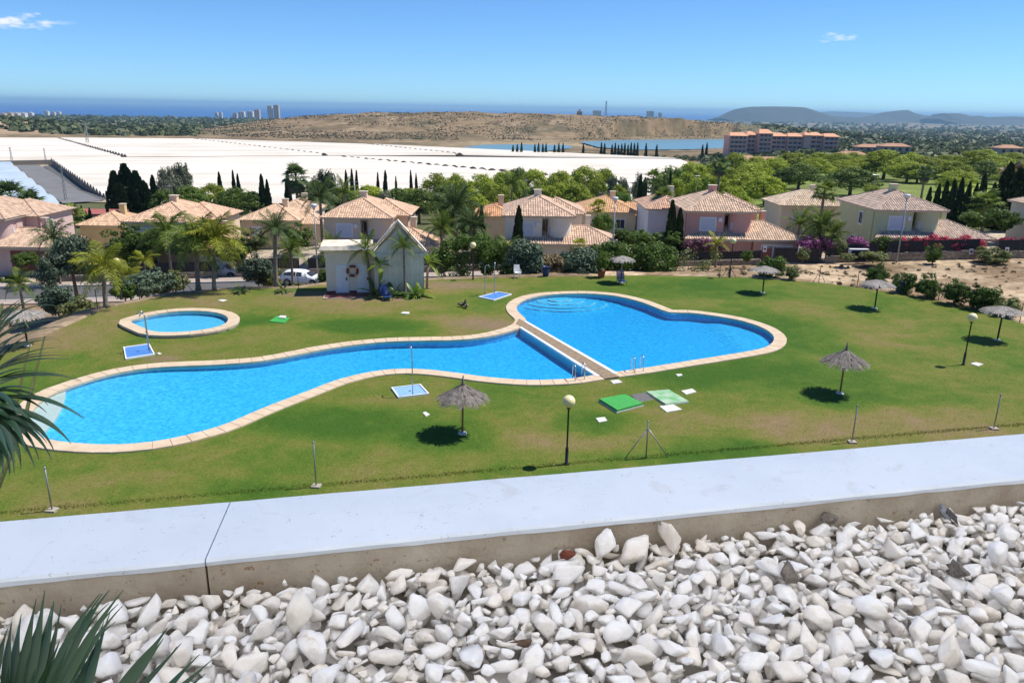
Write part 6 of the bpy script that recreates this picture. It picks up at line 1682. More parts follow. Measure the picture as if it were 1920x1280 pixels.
palm_tree(60, 385, None, 2.6, 'f', 'frond_dark', 'dark fan palm right of the one above the mauve villa', 22, .2, Yv=112)
palm_tree(555, 334, None, 3.2, 'f', 'frond_dark', 'fan palm with a brown skirt of dead leaves behind the tan villa', 24, .3, Yv=150, dead=30)
palm_tree(600, 372, None, 3.0, 'd', 'frond_dark', 'broad dark palm at the left of the beige villa roof', 22, .2, Yv=92)
palm_tree(645, 362, None, 2.6, 'd', 'frond_green', 'green palm above the beige villa roof', 18, .2, Yv=105)
palm_tree(855, 388, None, 3.4, 'd', 'frond_dark', 'large dark date palm between the beige and cream villas', 26, .25, Yv=88)
palm_tree(885, 425, None, 2.8, 'd', 'frond_dark', 'lower dark palm behind the hedge left of the cream villa', 22, .2, Yv=84)
palm_tree(828, 430, None, 2.4, 'd', 'frond_green', 'green palm right of the beige villa lower roof', 20, .2, Yv=82)
palm_tree(960, 345, None, 3.0, 'd', 'frond_green', 'palm rising behind the cream villa roof at left', 20, .2, Yv=125)
palm_tree(1225, 336, None, 2.2, 'f', 'frond_green', 'fan palm on the turf behind the cream villa', 20, .25, Yv=150)
palm_tree(1245, 376, None, 1.9, 'f', 'frond_green', 'fan palm above the white-walled villa', 20, .2, Yv=96)
palm_tree(1122, 390, None, 1.3, 'f', 'frond_yellow', 'small bright fan palm between the cream and bright-roofed villas', 18, .14, Yv=94)
palm_tree(1545, 363, None, 1.9, 'f', 'frond_green', 'fan palm in front of the pale villa', 20, .2, Yv=95)
palm_tree(1500, 420, None, 2.2, 'd', 'frond_green', 'leftmost of three garden palms beside the pink villa garage', 20, .18, Yv=84)
palm_tree(1540, 425, None, 2.6, 'q', 'frond_green', 'middle one of three garden palms beside the pink villa garage', 22, .16, Yv=80)
palm_tree(1560, 445, None, 2.4, 'q', 'frond_green', 'rightmost of three garden palms beside the pink villa garage', 18, .15, Yv=78.8)
palm_tree(1850, 385, None, 2.3, 'f', 'frond_green', 'green fan palm before the cypress row right of the green villa', 20, .2, Yv=98)
palm_tree(1897, 330, None, 3.0, 'f', 'frond_dead', 'palm with brown hanging leaves above the cypress row', 16, .3, Yv=140, dead=24)
palm_tree(1350, 312, None, 2.6, 'f', 'frond_dark', 'fan palm among pines behind the pink villa', 18, .3, Yv=185, dead=10)
palm_tree(1735, 325, None, 2.6, 'f', 'frond_dark', 'fan palm among pines behind the green villa', 18, .3, Yv=200, dead=8)
palm_tree(270, 490, None, 1.5, 'q', 'frond_yellow', 'young yellow-green palm behind the left globe lamp', 9, .1, Yv=62)
palm_tree(240, 515, None, 1.6, 'q', 'frond_yellow', 'low arching palm clump beside the left globe lamp', 11, .1, Yv=60)
palm_tree(620, 470, None, 1.9, 'd', 'frond_green', 'small palm at the left corner of the pool house', 16, .12, Yv=64)
palm_tree(545, 470, None, 2.0, 'q', 'frond_green', 'arching palm behind the dark date palm', 16, .12, Yv=66)
palm_tree(1345, 460, None, 1.8, 'q', 'frond_yellow', 'bent yellowish palm before the pink villa', 8, .1, Yv=76)
palm_tree(1085, 462, None, 1.0, 'f', 'frond_yellow', 'small yellow-green fan palm before the cream villa', 14, .1, Yv=76.5)
palm_tree(952, 465, None, 1.6, 'q', 'frond_green', 'thin young palm leaning before the cypress', 8, .06, Yv=63)

# broad-leaved plants by the pool house: trunk, big paddle leaves
def paddle_mesh(seed, L, W_, droop):
    K = 9; vs = []; fs = []; rs = random.Random(seed)
    for k in range(K+1):
        t = k/K; x_ = L*t; z_ = L*(.55*t-droop*t*t); w = W_*math.sin(math.pi*(.06+.9*max(0, t-.22)/.78)) if t > .22 else .014
        vs += [(x_, -w, z_-w*.25), (x_, 0, z_+.0), (x_, w, z_-w*.25)]
        if k: i = 3*k; fs += [(i-3, i-2, i+1, i), (i-2, i-1, i+2, i+1)]
    return MB().add(vs, fs).mesh('leaf', True)
PAD = [paddle_mesh(i, 1.0, .13, d) for i, d in enumerate((.35, .75, 1.1, 1.4))]
M['paddle'] = LEAF('paddle', (.04, .09, .012), (.075, .15, .022), (.11, .2, .03), trans=.3, rough=.4, gloss=.4)
M['paddle_bright'] = LEAF('paddle_bright', (.1, .17, .012), (.17, .25, .02), (.24, .32, .04), trans=.4, rough=.4)
def paddle_plant(base, crown, Ls, n_, mat, label, trunk=.07, name='bird_of_paradise', spread=1.0):
    p = G(*base); c = at(*crown, p.y) if crown else p+Vector((0, 0, .05)); o = empty(name, p, 0, label, 'plant', 'broad-leaved plants by the pool house')
    dx, hh = c.x-p.x, c.z-p.z
    if crown: MB().tube([(0, 0, -.06), (dx*.3, 0, hh*.4), (dx, 0, hh)], [trunk*1.2, trunk, trunk*1.3], 8).build('trunk', M['palm_trunk'], o, True)
    rr = random.Random(int(base[0]))
    for i in range(n_):
        t = i/n_; f = meshobj('leaf', PAD[min(3, int(t*4))], M[mat], o, (dx, 0, hh)); sc = Ls*rr.uniform(.8, 1.15); f.scale = (sc, sc*rr.uniform(.8, 1.2), sc)
        f.rotation_euler = Euler((rr.uniform(-.2, .2), -(.75-.7*t*spread)+rr.uniform(-.1, .1), i*2.399+rr.uniform(-.3, .3)))
palm_tree(686, 470, (696,551), 1.55, 'd', 'frond_green', 'feathery palm before the second pool house door', 16, .12, group='broad-leaved plants by the pool house')
palm_tree(757, 463, (760,556), 1.35, 'd', 'frond_green', 'slim palm standing before the gabled wall of the pool house', 13, .1, group='broad-leaved plants by the pool house')
paddle_plant((712,555), (712,500), 1.0, 11, 'paddle_bright', 'tall bright broad-leaved plant left of the gabled wall')
paddle_plant((704,556), None, 1.3, 12, 'paddle', 'clump of upright green leaves beside the red step')
paddle_plant((738,557), None, 1.1, 11, 'paddle', 'low broad-leaved clump behind the leaning blue lounger')
paddle_plant((776,557), None, 1.2, 12, 'paddle', 'broad-leaved clump at the right of the gabled wall')
paddle_plant((790,556), None, 1.1, 9, 'paddle_bright', 'yellow-green clump at the right corner of the pool house')
paddle_plant((800,541), (803,495), 1.2, 12, 'paddle_bright', 'bright banana-like plant right of the pool house', .08)
for px, py, wh in ((530,548,'before the white car'), (452,549,'at the lawn edge under the oleander'), (35,597,'at the far left edge of the lawn')):
    paddle_plant((px, py), None, .75, 16, 'frond_dark', 'small dark agave rosette '+wh, name='agave')

# ---- shrubs and hedges
def shrub(px, py, wpx, hpx, mat, label, Yv=None, cat='shrub', name='shrub', group='shrubs round the lawn', dz=0):
    """foot at pixel (px, py), size in photo pixels"""
    p = G(px, py) if Yv is None else at(px, py, Yv)
    if Yv is None:
        if float(lawn_dist(np.array([p.x]), np.array([p.y]))[0]) > 0: p.z = hz(p.x, p.y)
    dep = (p-Vector((0, 0, H))).length; w, h = wpx/1440*dep, hpx/1440*dep*1.03
    o = empty(name, p, U(0, 6), label, cat, group); sc = w*1.08
    c = meshobj('foliage', SHRUB[rnd.randrange(4)], M[mat], o, (0, 0, -h*.06)); c.scale = (sc, sc, h*1.05)
    MB().tube([(0, 0, -.2), (.03, .02, h*.3), (.0, .05, h*.6)], [.06, .045, .02], 6).build('stem', M['trunk'], o)
    for k in range(3):
        a = k*2.1+.3; MB().tube([(0, 0, .02), (w*.12*math.cos(a), w*.12*math.sin(a), h*.3), (w*.25*math.cos(a), w*.25*math.sin(a), h*.6)], [.035, .025, .012], 5).build('stem', M['trunk'], o)
    return o
lot = [(1642,536,44,44,'shrub','rounded dark shrub behind the flat parasol'),(1693,549,42,40,'shrub','leafy shrub above the faded blue barrel'),(1738,558,44,44,'shrub','green oleander right of the blue barrel'),(1789,570,44,44,'shrub','green oleander, second right of the blue barrel'),(1841,580,54,48,'shrub','green oleander left of the right-edge parasol'),(1888,592,46,34,'shrub_pale','thin shrub behind the right-edge parasol'),
       (1444,519,56,46,'shrub','round green shrub behind the back lawn parasol'),(1484,524,28,28,'shrub_pale','tufted yellow-green shrub right of the round green shrub')]
for q in lot: shrub(*q)
for px, py, w, h, mt, lb, Yv in [(1748,492,28,34,'shrub','narrow dark bush against the rubble wall',75.5),(1858,492,54,28,'shrub_pale','yellow-green bush before the fence right of the rubble wall',75.5),(1400,490,24,24,'shrub','small round bush left of the dark sliding gate',75),(1637,490,50,22,'shrub_pale','sprawling pale bush beside the utility box',75),(1505,488,24,26,'shrub_pale','dry bush right of the dark sliding gate',75),(1590,488,30,14,'shrub_pale','low pale bush left of the utility box',75),
                               (1255,460,44,30,'shrub','hedge bush left of the garden wall of the pink villa',79.5),(1215,470,60,44,'shrub','broad bush between the cream and pink villas',79.5),(1165,455,36,30,'shrub','bush right of the cream villa lower roof',82),
                               (240,480,70,60,'shrub','dark hedge mass below the yellow villa',78.5),(290,480,60,50,'shrub','dark bush below the peach villa window',79),(440,490,70,50,'shrub','dark bush below the peach villa lower roof',79),(560,465,60,50,'shrub','green bush left of the beige villa',80),(20,545,44,30,'shrub','dark clipped bush at the far left',78),(52,500,40,26,'shrub','dark cushion bush before the mauve villa',78),(1880,430,50,40,'shrub','clipped hedge behind the red flowers at right',88),(1830,425,60,30,'shrub','clipped hedge right of the green villa',90),
                               (345,478,80,50,'shrub','dark bush under the peach villa wall',79.5),(480,470,50,44,'shrub_pale','pale bush right of the peach villa',80),(935,480,40,40,'shrub','bush at the left foot of the cream villa',80)]:
    shrub(px, py, w, h, mt, lb, Yv, group='garden shrubs')
for px, py, w, h, mt, lb, Yv in [(265,555,60,44,'shrub_blue','grey-green bush left of the braced corner post',57),(300,552,70,52,'shrub_blue','larger grey-green bush behind the braced corner post',59),(330,545,50,40,'shrub_pale','pale bush at the foot of the left palms',60),(235,560,46,40,'shrub','dark bush at the foot of the left globe lamp',56),(485,535,66,62,'shrub_blue','flowering oleander left of the dark date palm',60),(510,540,46,44,'shrub_pale','pale leafy bush under the dark date palm',60),(640,530,50,60,'shrub','dark bush at the left wall of the pool house',60),(150,600,70,44,'shrub_pale','dry bush under the blue-green conifer',52),(608,541,26,40,'shrub','bush between the white car and the pool house',60),(110,590,60,60,'shrub_blue','low branches of bluish bush at the left',55),(560,550,30,22,'shrub_pale','dry weeds before the white car',58)]:
    shrub(px, py, w, h, mt, lb, Yv, group='shrubs on the bank behind the lawn')
def hedge(px0, px1, py_top, py_base, Yv, depth, mat, label, n_=26, leaf=.16, cat='hedge', name='hedge', rough=.3, dens=170):
    a, b = at(px0, py_base, Yv), at(px1, py_base, Yv); t = at((px0+px1)/2, py_top, Yv); h = t.z-a.z
    o = empty(name, (a+b)/2, 0, label, cat, 'hedges and climbers')
    w = b.x-a.x; rs = np.random.default_rng(int(px0)); k = int(n_*max(1, w/5))
    c = np.stack([rs.uniform(-w/2, w/2, k), rs.uniform(-depth/2, depth/2, k), h*rs.uniform(.08, .95, k)**.75], 1); c[:, 2] *= 1-.25*np.abs(c[:, 0]/(w/2))**3
    me_ = clumps_mesh('foliage', c, rs.uniform(.4, .85, k)*max(.72, min(1, h/1.6)), dens, leaf, int(px0), .9, .2)
    meshobj('foliage', me_, M[mat], o)
    for i in range(max(2, int(w/1.2))):
        x_ = -w/2+w*(i+.5)/max(2, int(w/1.2)); MB().tube([(x_, 0, -.3), (x_+.1, .05, h*.45)], [.05, .025], 5).build('stem', M['trunk'], o)
    return o
hedge(812, 958, 446, 524, 63, 2.6, 'shrub', 'tall dark green hedge between the pool house and the showers', 46, .12)
hedge(955, 1010, 455, 520, 62.5, 2.2, 'shrub_blue', 'flowering oleander hedge behind the white chair', 46, .12)
hedge(1058, 1125, 470, 520, 62.5, 2.2, 'shrub_blue', 'greyish oleander left of the orange planter', 40, .12)
hedge(1105, 1180, 458, 519, 64.5, 2.2, 'shrub', 'dark oleander behind the orange planter', 46, .12)
hedge(1175, 1262, 462, 520, 64, 2.4, 'shrub', 'dark green oleander right of the lounger parasol', 46, .12)
hedge(1012, 1062, 482, 518, 63.5, 2, 'dry_grass', 'straw coloured ornamental grasses beside the litter bin', 30, .13)
hedge(1268, 1345, 470, 521, 64, 2.0, 'shrub_pale', 'thin pale green broom bushes left of the lamp by the pink villa', 12, .1, dens=90)
hedge(1502, 1622, 448, 478, 78.4, 1.4, 'boug_purple', 'purple flowering climber between the pink and green villas', 26, .13, 'climber', 'bougainvillea')
hedge(1640, 1690, 449, 468, 78.6, 1.2, 'shrub', 'green climber at the left end of the red flowers', 26, .13, 'climber', 'climber')
hedge(1685, 1838, 447, 470, 78.6, 1.4, 'boug_red', 'bright red flowering climber before the green villa', 28, .13, 'climber', 'bougainvillea')
hedge(1876, 1960, 450, 470, 78.6, 1.4, 'boug_red', 'red flowering climber at the right edge', 28, .13, 'climber', 'bougainvillea')
hedge(1284, 1362, 454, 470, 78.6, 1.2, 'boug_mauve', 'mauve flowering climber before the pink villa', 26, .13, 'climber', 'bougainvillea')
hedge(1196, 1240, 462, 480, 79, 1.2, 'boug_mauve', 'dusky climber left of the two cypresses', 20, .13, 'climber', 'bougainvillea')
# plant in the orange planter
c = meshobj('plant', SHRUB[1], M['frond_green'], PLANTER, (0, 0, .45)); c.scale = (1.3, 1.3, 1.9)
# weeds along the lawn edge and in the lot
wp = []
for _ in range(420):
    px = U(1290, 1920) if rnd.random() < .6 else U(150, 620); Yw = U(56, 76)
    q = at(px, 500, Yw); d_ = float(lawn_dist(np.array([q.x]), np.array([Yw]))[0])
    if d_ > .3 and (q.x > 12 or Yw < 66): wp.append((q.x, Yw, hz(q.x, Yw)))
scatter_blobs('dry_weeds', np.array(wp), NR.uniform(.08, .28, len(wp)), M['dry_grass'], 14, 'tufts of dry weeds on the sandy ground behind the lawn', leaf=.45)
# longer grass left along the fence by our wall, and a sprinkle of blades over the near lawn
def blades(name, xy, h, w, mat, label):
    n_ = len(xy); a = NR.uniform(0, 6.28, n_); t = np.stack([np.cos(a), np.sin(a), 0*a], 1)*w[:, None]; b = np.concatenate([xy, np.zeros((n_, 1))], 1)
    lean = NR.normal(0, .45, (n_, 2))*h[:, None]; tip = b+np.concatenate([lean, h[:, None]], 1)
    return tag(meshobj(name, quads_mesh(name, np.stack([b-t, b+t, tip], 1), 3), mat), label, kind='stuff')
M['grass_long'] = LEAF('grass_long', (.06, .115, .012), (.1, .15, .018), (.15, .18, .035), trans=.2)
M['grass_short'] = LEAF('grass_short', (.1, .15, .018), (.18, .2, .035), (.3, .25, .1), trans=.2)
ta = NR.uniform(-.35, 1.12, 9000); p0_, p1_ = np.array(G(98, 953)[:2]), np.array(G(1863, 800)[:2])
xy = p0_+(p1_-p0_)*ta[:, None]+NR.normal(0, .09, (9000, 2)); blades('fence_line_grass', xy, NR.uniform(.02, .075, 9000), NR.uniform(.006, .014, 9000), M['grass_long'], 'strip of longer grass along the near fence line')
xy = np.stack([NR.uniform(-26, 34, 150000), NR.uniform(18, 62, 150000)], 1)
ok = lawn_dist(xy[:, 0], xy[:, 1]) < -.1
ok &= ~np_in(offset(MAIN, .75), xy) & ~np_in(offset(KID, .72), xy)
ok &= NR.random(len(xy)) < np.clip(fbm(xy[:, 0]*.5, xy[:, 1]*.5)*2-.35, .1, 1)
xy = xy[ok]; blades('lawn_blades', xy, NR.uniform(.012, .032, len(xy)), NR.uniform(.006, .016, len(xy)), M['grass_short'], 'short grass blades standing up from the lawn')
# hedgerow and cypresses before the reservoirs
hp_ = []
for px in np.concatenate([np.linspace(952, 1070, 60), np.linspace(1090, 1372, 240)]):
    q = at(px+U(-3, 3), 285, U(600, 640)); hp_.append((q.x, q.y, hz(q.x, q.y)))
scatter_blobs('hedgerow', np.array(hp_), NR.uniform(1.2, 3.4, len(hp_)), M['far_wood'], 40, 'hedgerow of trees between the greenhouses and the reservoirs', leaf=.3)
for px in (962, 970, 978, 1003, 1010, 1018, 1024, 1040, 1048, 1056, 1094, 1128, 1134, 1148, 1154, 1160, 1166, 1172, 1178, 1184, 1190, 1196, 1212, 1232, 1318, 1326):
    tree('cypress', px, U(267, 273), 6, 610, 'tiny dark cypress before the reservoirs', group='cypresses before the reservoirs')
# labels for the trees placed in bulk
from collections import defaultdict
gr = defaultdict(list)
for what, px, o in pending: gr[(what, where(px) if 'in the row' not in what and 'far road' not in what and 'reservoirs' not in what else '')].append((px, o))
for (what, wh), L in gr.items():
    L.sort(key=lambda t: t[0])
    for i, (px, o) in enumerate(L):
        tail = (' '+wh) if wh else (' right of the green villa' if 'row' in what else '')
        if len(L) == 1: o['label'] = what+tail
        elif i == 0: o['label'] = 'leftmost '+what+tail
        elif i == len(L)-1: o['label'] = 'rightmost '+what+tail
        else: o['label'] = ORD[i]+' '+what+' from the left'+tail
# ------------------------------------------------------------------ far things: greenhouses, road, apartment building, coast, hills
def film():
    m = bpy.data.materials.new('white_film'); nt, n, l = nodes_of(m); b = n['Principled BSDF']; b.inputs['Roughness'].default_value = .5
    g = n.new('ShaderNodeNewGeometry'); t = n.new('ShaderNodeTexNoise'); t.inputs['Scale'].default_value = .03; t.inputs['Detail'].default_value = 7; l.new(g.outputs['Position'], t.inputs['Vector'])
    r = ramp(n, [(.3, (.72, .65, .54)), (.6, (.84, .77, .66))]); l.new(t.outputs[0], r.inputs[0])
    mr = n.new('ShaderNodeMapRange'); mr.inputs['To Min'].default_value = .74; mr.inputs['To Max'].default_value = 1.06; l.new(g.outputs['Random Per Island'], mr.inputs[0])
    hs = n.new('ShaderNodeHueSaturation'); l.new(r.outputs[0], hs.inputs['Color']); l.new(mr.outputs[0], hs.inputs['Value']); l.new(hs.outputs[0], b.inputs['Base Color']); return m
M['film'] = film(); M['netting'] = LEAF('netting', (.55, .46, .36), (.62, .53, .43), (.7, .6, .48), rough=.9, trans=.5, gloss=.1)
M['film_blue'] = MAT('film_blue', (.52, .6, .66), .35, (.42, .5, .56), .12)
def greenhouse(c4, ztop, n_, label, mat='film', rise=1.5, hwall=4.2):
    """corners in photo pixels: left-back, left-front, right-front, right-back; spans run left to right"""
    P_ = [G(px, py, ztop) for px, py in c4]; cen = sum(P_, Vector())/4; cen.z = ztop-hwall
    o = empty('greenhouse', cen, 0, label, 'greenhouse', 'plastic greenhouses on the plain')
    lb, lf, rf_, rb = [p-cen for p in P_]
    K = 6; J = 5; roof = MB(); ends = MB()
    for i in range(n_):
        vs = []
        for k in range(K+1):
            t = (i+k/K)/n_; zz = rise*math.sin(math.pi*k/K)**.8
            a, b = lb.lerp(lf, t), rb.lerp(rf_, t)
            for j in range(J+1):
                q = a.lerp(b, j/J); vs.append((q.x, q.y, q.z+zz-rise+U(-.05, .05)))
        roof.add(vs, [(k*(J+1)+j, k*(J+1)+j+1, (k+1)*(J+1)+j+1, (k+1)*(J+1)+j) for k in range(K) for j in range(J)])
        for e0, e1 in ((lb, lf), (rb, rf_)):
            pr = [e0.lerp(e1, (i+.03+.94*k/K)/n_) for k in range(K+1)]
            ends.add([(p.x, p.y, p.z-rise+rise*math.sin(math.pi*k/K)**.8*.96) for k, p in enumerate(pr)]+[(pr[-1].x, pr[-1].y, 0), (pr[0].x, pr[0].y, 0)], [tuple(range(K+3))])
    r = roof.build('film_roof', M[mat], o, True); tag(r, kind='stuff')
    tag(ends.build('gable_nets', M['netting'], o), kind='stuff')
    for a, b in ((lb, rb), (lf, rf_)): MB().add([(a.x, a.y, 0), (b.x, b.y, 0), (b.x, b.y, b.z-rise), (a.x, a.y, a.z-rise)], [(0, 1, 2, 3)]).build('side_wall', M['netting'], o)
    for t in np.linspace(0, 1, 9):          # gutters' posts on the left end
        q = lb.lerp(lf, t); MB().box(q.x-.15, q.x+.15, q.y-.15, q.y+.15, 0, q.z-rise*.6).build('post', M['galv'], o)
    return o
GZ = -19.6
greenhouse([(-330,256),(-90,298),(228,292.5),(105,258)], GZ, 26, 'leftmost far block of white plastic greenhouses')
greenhouse([(112,257.5),(237,289.5),(604,287.5),(360,259.5)], GZ+.3, 30, 'far white greenhouse block with a row of gables on its left end')
greenhouse([(95,295),(212,374),(1490,371),(628,291.5)], GZ, 26, 'nearest wide white greenhouse block beside the far road')
greenhouse([(368,259.5),(614,287.5),(855,287),(684,269.5)], GZ+.2, 26, 'far white greenhouse block before the middle of the dry hill')
greenhouse([(696,269.5),(868,287),(1270,296),(1080,287)], GZ, 18, 'white greenhouse block beside the narrow reservoir')
greenhouse([(640,291.5),(1165,336),(1360,333),(1275,298)], GZ+.2, 30, 'white greenhouse block with a row of dark gables facing left')
greenhouse([(-120,302),(-140,388),(112,377),(16,300)], -18.6, 6, 'bluish greenhouse roof left of the far road', 'film_blue', 1.2, 4.0)
# small film tunnels on the plain
for c4, lb in (([(60,239),(66,241),(176,240),(176,238)], 'thin white greenhouse strip in the trees before the sea'), ([(-20,229),(-20,233.5),(28,233),(30,229.5)], 'white greenhouse roof at the left edge below the tower blocks')):
    P_ = [G(px, py, -42) for px, py in c4]; greenhouse(c4, -38, 4, lb)

# far road beside the greenhouses
def strip_px(name, pts, dz, mat, label):
    mb = MB(); vs = []
    rows = []
    for (a, b) in pts:
        p, q = G(*a, -22.5), G(*b, -22.5); rows.append((p, q))
    def fix(p): return (p.x, p.y, float(hz_arr(np.array([p.x]), np.array([p.y]))[0])+dz)
    fine = []
    for (p0, q0), (p1, q1) in zip(rows, rows[1:]):
        for k in range(12): fine.append((p0.lerp(p1, k/12), q0.lerp(q1, k/12)))
    fine.append(rows[-1])
    J = 4
    for p, q in fine:
        for j in range(J+1): vs.append(fix(p.lerp(q, j/J)))
    mb.add(vs, [(i*(J+1)+j, i*(J+1)+j+1, (i+1)*(J+1)+j+1, (i+1)*(J+1)+j) for i in range(len(fine)-1) for j in range(J)])
    return tag(mb.build(name, mat, None, True), label, kind='structure')
M['verge'] = MAT('verge', (.42, .35, .25), .95, (.3, .24, .16), .3)
strip_px('verge', [((20,303),(95,303)),((60,340),(155,340)),((108,392),(212,392))], .35, M['verge'], 'pale verge along the far road')
strip_px('road', [((28,306),(72,305)),((75,345),(132,338)),((120,398),(196,388))], .55, M['far_asphalt'], 'grey road running past the greenhouses')
strip_px('road', [((80,308),(93,307)),((130,340),(146,337)),((192,385),(206,380))], .6, M['asphalt'], 'dark lane beside the greenhouse gables')

# red roofed building and shelter at the road's end
o = empty('red_roofed_shed', at(150, 404, 135), 0, 'low building with a red flat roof by the far road', 'building')
MB().box(-3.2, 5.2, 0, 6, -6, .0).build('wall', M['white_paint'], o); MB().box(-3.5, 5.5, -.4, 6.4, .0, .35).build('roof', MAT('red_roof', (.38, .12, .1), .8), o)
for k in range(3): MB().box(-2.2+k*2.6, -1.2+k*2.6, -.03, -.003, -2.2, -1).build('window', M['glass'], o)

# electricity poles and lattice masts
def mast(px, py_top, py_base, Yv, label, w=1.2):
    t = at(px, py_top, Yv); b = at(px, py_base, Yv); zb = min(b.z, hz(t.x, Yv)+.5) if py_base is None else b.z
    o = empty('lattice_mast', (t.x, Yv, zb), .3, label, 'mast', 'lattice masts'); h = t.z-zb
    L = []
    for sx, sy in ((-1, -1), (1, -1), (1, 1), (-1, 1)):
        MB().tube([(sx*w/2, sy*w/2, -1.5), (sx*w*.14, sy*w*.14, h)], w*.05, 4).build('leg', M['galv'], o)
    K = 9; mb = MB()
    for k in range(K):
        a, b_ = h*k/K, h*(k+1)/K; wa, wb = w/2*(1-.72*k/K), w/2*(1-.72*(k+1)/K)
        for s in (-1, 1):
            mb.tube([(-wa, s*wa, a), (wb, s*wb, b_)], w*.03, 3); mb.tube([(s*wa, wa, a), (s*wb, -wb, b_)], w*.03, 3); mb.tube([(wa, s*wa, a), (-wb, s*wb, b_)], w*.03, 3)
    mb.build('bracing', M['galv'], o)
    MB().box(-w*.9, w*.9, -.06*w, .06*w, h*.93, h*.95).build('cross_arm', M['galv'], o)
mast(159, 231, 280, 640, 'lattice mast standing in the far greenhouse block', 2.4)
mast(114, 312, 384, 270, 'thin lattice mast beside the far road', .9)
mast(18, 276, 300, 420, 'short pole mast at the left edge before the greenhouses', 1.0)
mast(82, 278, 306, 430, 'thin mast at the bend of the far road', .9)
mast(1137, 190, 216, 1250, 'slim mast on top of the dry hill', 3.0)

# pink apartment building beyond the pines
ap = empty('pink_apartment_building', (0, 0, 0), 0, 'long pink apartment building with orange roofs beyond the pines', 'apartments')
YA = 560; ap.location = (at(1365, 287, YA).x, YA, at(1365, 287, YA).z-.6)
M['tower_shade2'] = MAT('dim_pane', (.2, .17, .17), .4, (.12, .1, .11), .6); M['pink_wall'] = MAT('pink_wall', (.74, .44, .37), .9, (.68, .39, .32), .3); M['pink_pale'] = MAT('pink_pale', (.62, .42, .36), .9, (.56, .37, .31), .3)
M['apt_roof'] = MAT('apt_roof', (.66, .36, .22), .9, (.56, .3, .18), .4); M['balcony'] = MAT('balcony', (.6, .5, .45), .9)
sec = [(0, 13, 12.5, 0), (13, 20, 13.2, 3), (20, 30, 14.4, -1.5), (30, 41, 12.6, 2), (41, 52, 12.6, .5), (52, 57, 13.6, -1.8), (57, 66, 13.4, 1), (66, 77, 12.8, -1)]
for i, (x0, x1, h, yo) in enumerate(sec):
    w_ = MB().box(x0+.02, x1-.02, yo, yo+14, -6, h).build('wall', M['pink_wall'] if i not in (5,) else M['pink_pale'], ap)
    if i != 5:
        nf = 4; fh = 3.0
        nb = max(2, int((x1-x0)/3.2))
        for f in range(nf):
            z_ = h-(f+1)*fh+.1
            if z_ < -2: continue
            MB().box(x0+.5, x1-.5, yo-1.2, yo-.003, z_-.16, z_).build('balcony_slab', M['balcony'], w_)
            MB().box(x0+.5, x1-.5, yo-1.2, yo-1.12, z_+.003, z_+.75).build('railing', M['balcony'], w_)
            for k in range(nb):
                xa = x0+.8+(x1-x0-1.6)*k/nb
                MB().box(xa+.25, xa+(x1-x0-1.6)/nb-.25, yo-.06, yo-.004, z_+.02, z_+2.2).build('window', M['tower_shade2'], w_)
        for k in range(nb+1):
            xa = x0+.6+(x1-x0-1.2)*k/nb; MB().box(xa-.14, xa+.14, yo-1.25, yo-1.203+.2, -6, h-.05).build('pillar', M['pink_pale'], w_)
    e = .8; r_ = 2.2 if i != 2 else 2.8
    x0, x1 = x0-.01, x1+.01
    MB().add([(x0-.3, yo-1.6, h+.02*i), (x1+.3, yo-1.6, h+.02*i), (x1+.3, yo+14.6, h+.02*i), (x0-.3, yo+14.6, h+.02*i), (x0+2, yo+6.5, h+r_), (x1-2, yo+6.5, h+r_)], [(0, 1, 5, 4), (1, 2, 5), (2, 3, 4, 5), (3, 0, 4), (3, 2, 1, 0)]).build('roof', M['apt_roof'], ap)

# houses and roofs seen among the far trees on the right
M['far_wall'] = MAT('far_wall', (.5, .4, .32), .9, (.42, .34, .27), .2); M['far_roof'] = MAT('far_roof', (.45, .26, .17), .9, (.36, .2, .13), .3)
def far_house(px, py, Yv, w, h, lb, roof='far_roof', wall='far_wall', d=9, grp='houses on the plain'):
    p = at(px, py+11, Yv); o = empty('far_house', p, 0, lb, 'house', grp)
    MB().box(-w/2, w/2, 0, d, -6, h).build('wall', M[wall], o)
    nw = max(2, int(w/4))
    for k in range(nw):
        xa = -w/2+w*(k+.3)/nw; MB().box(xa, xa+w/nw*.4, -.05, -.003, h*.35, h*.8).build('window', M['glass'], o)
    e = .6; r_ = min(w, d)*.2; MB().add([(-w/2-e, -e, h), (w/2+e, -e, h), (w/2+e, d+e, h), (-w/2-e, d+e, h), (-w/2+min(w, d)*.45, d/2, h+r_), (w/2-min(w, d)*.45, d/2, h+r_)], [(0, 1, 5, 4), (1, 2, 5), (2, 3, 4, 5), (3, 0, 4), (3, 2, 1, 0)]).build('roof', M[roof], o)
for a in [(1640,274,520,22,3,'long low house with pale tiled roof right of the pink apartments'),(1680,276,500,18,4,'low tiled house right of the long low house'),(1600,292,430,16,3.5,'small low house below the right end of the pink apartments'),(1895,280,470,14,4,'house with a brown roof at the right edge'),(1395,300,380,16,3,'low white-walled house before the pink apartments'),(1450,302,400,24,3,'flat white house before the middle of the pink apartments')]:
    far_house(*a)
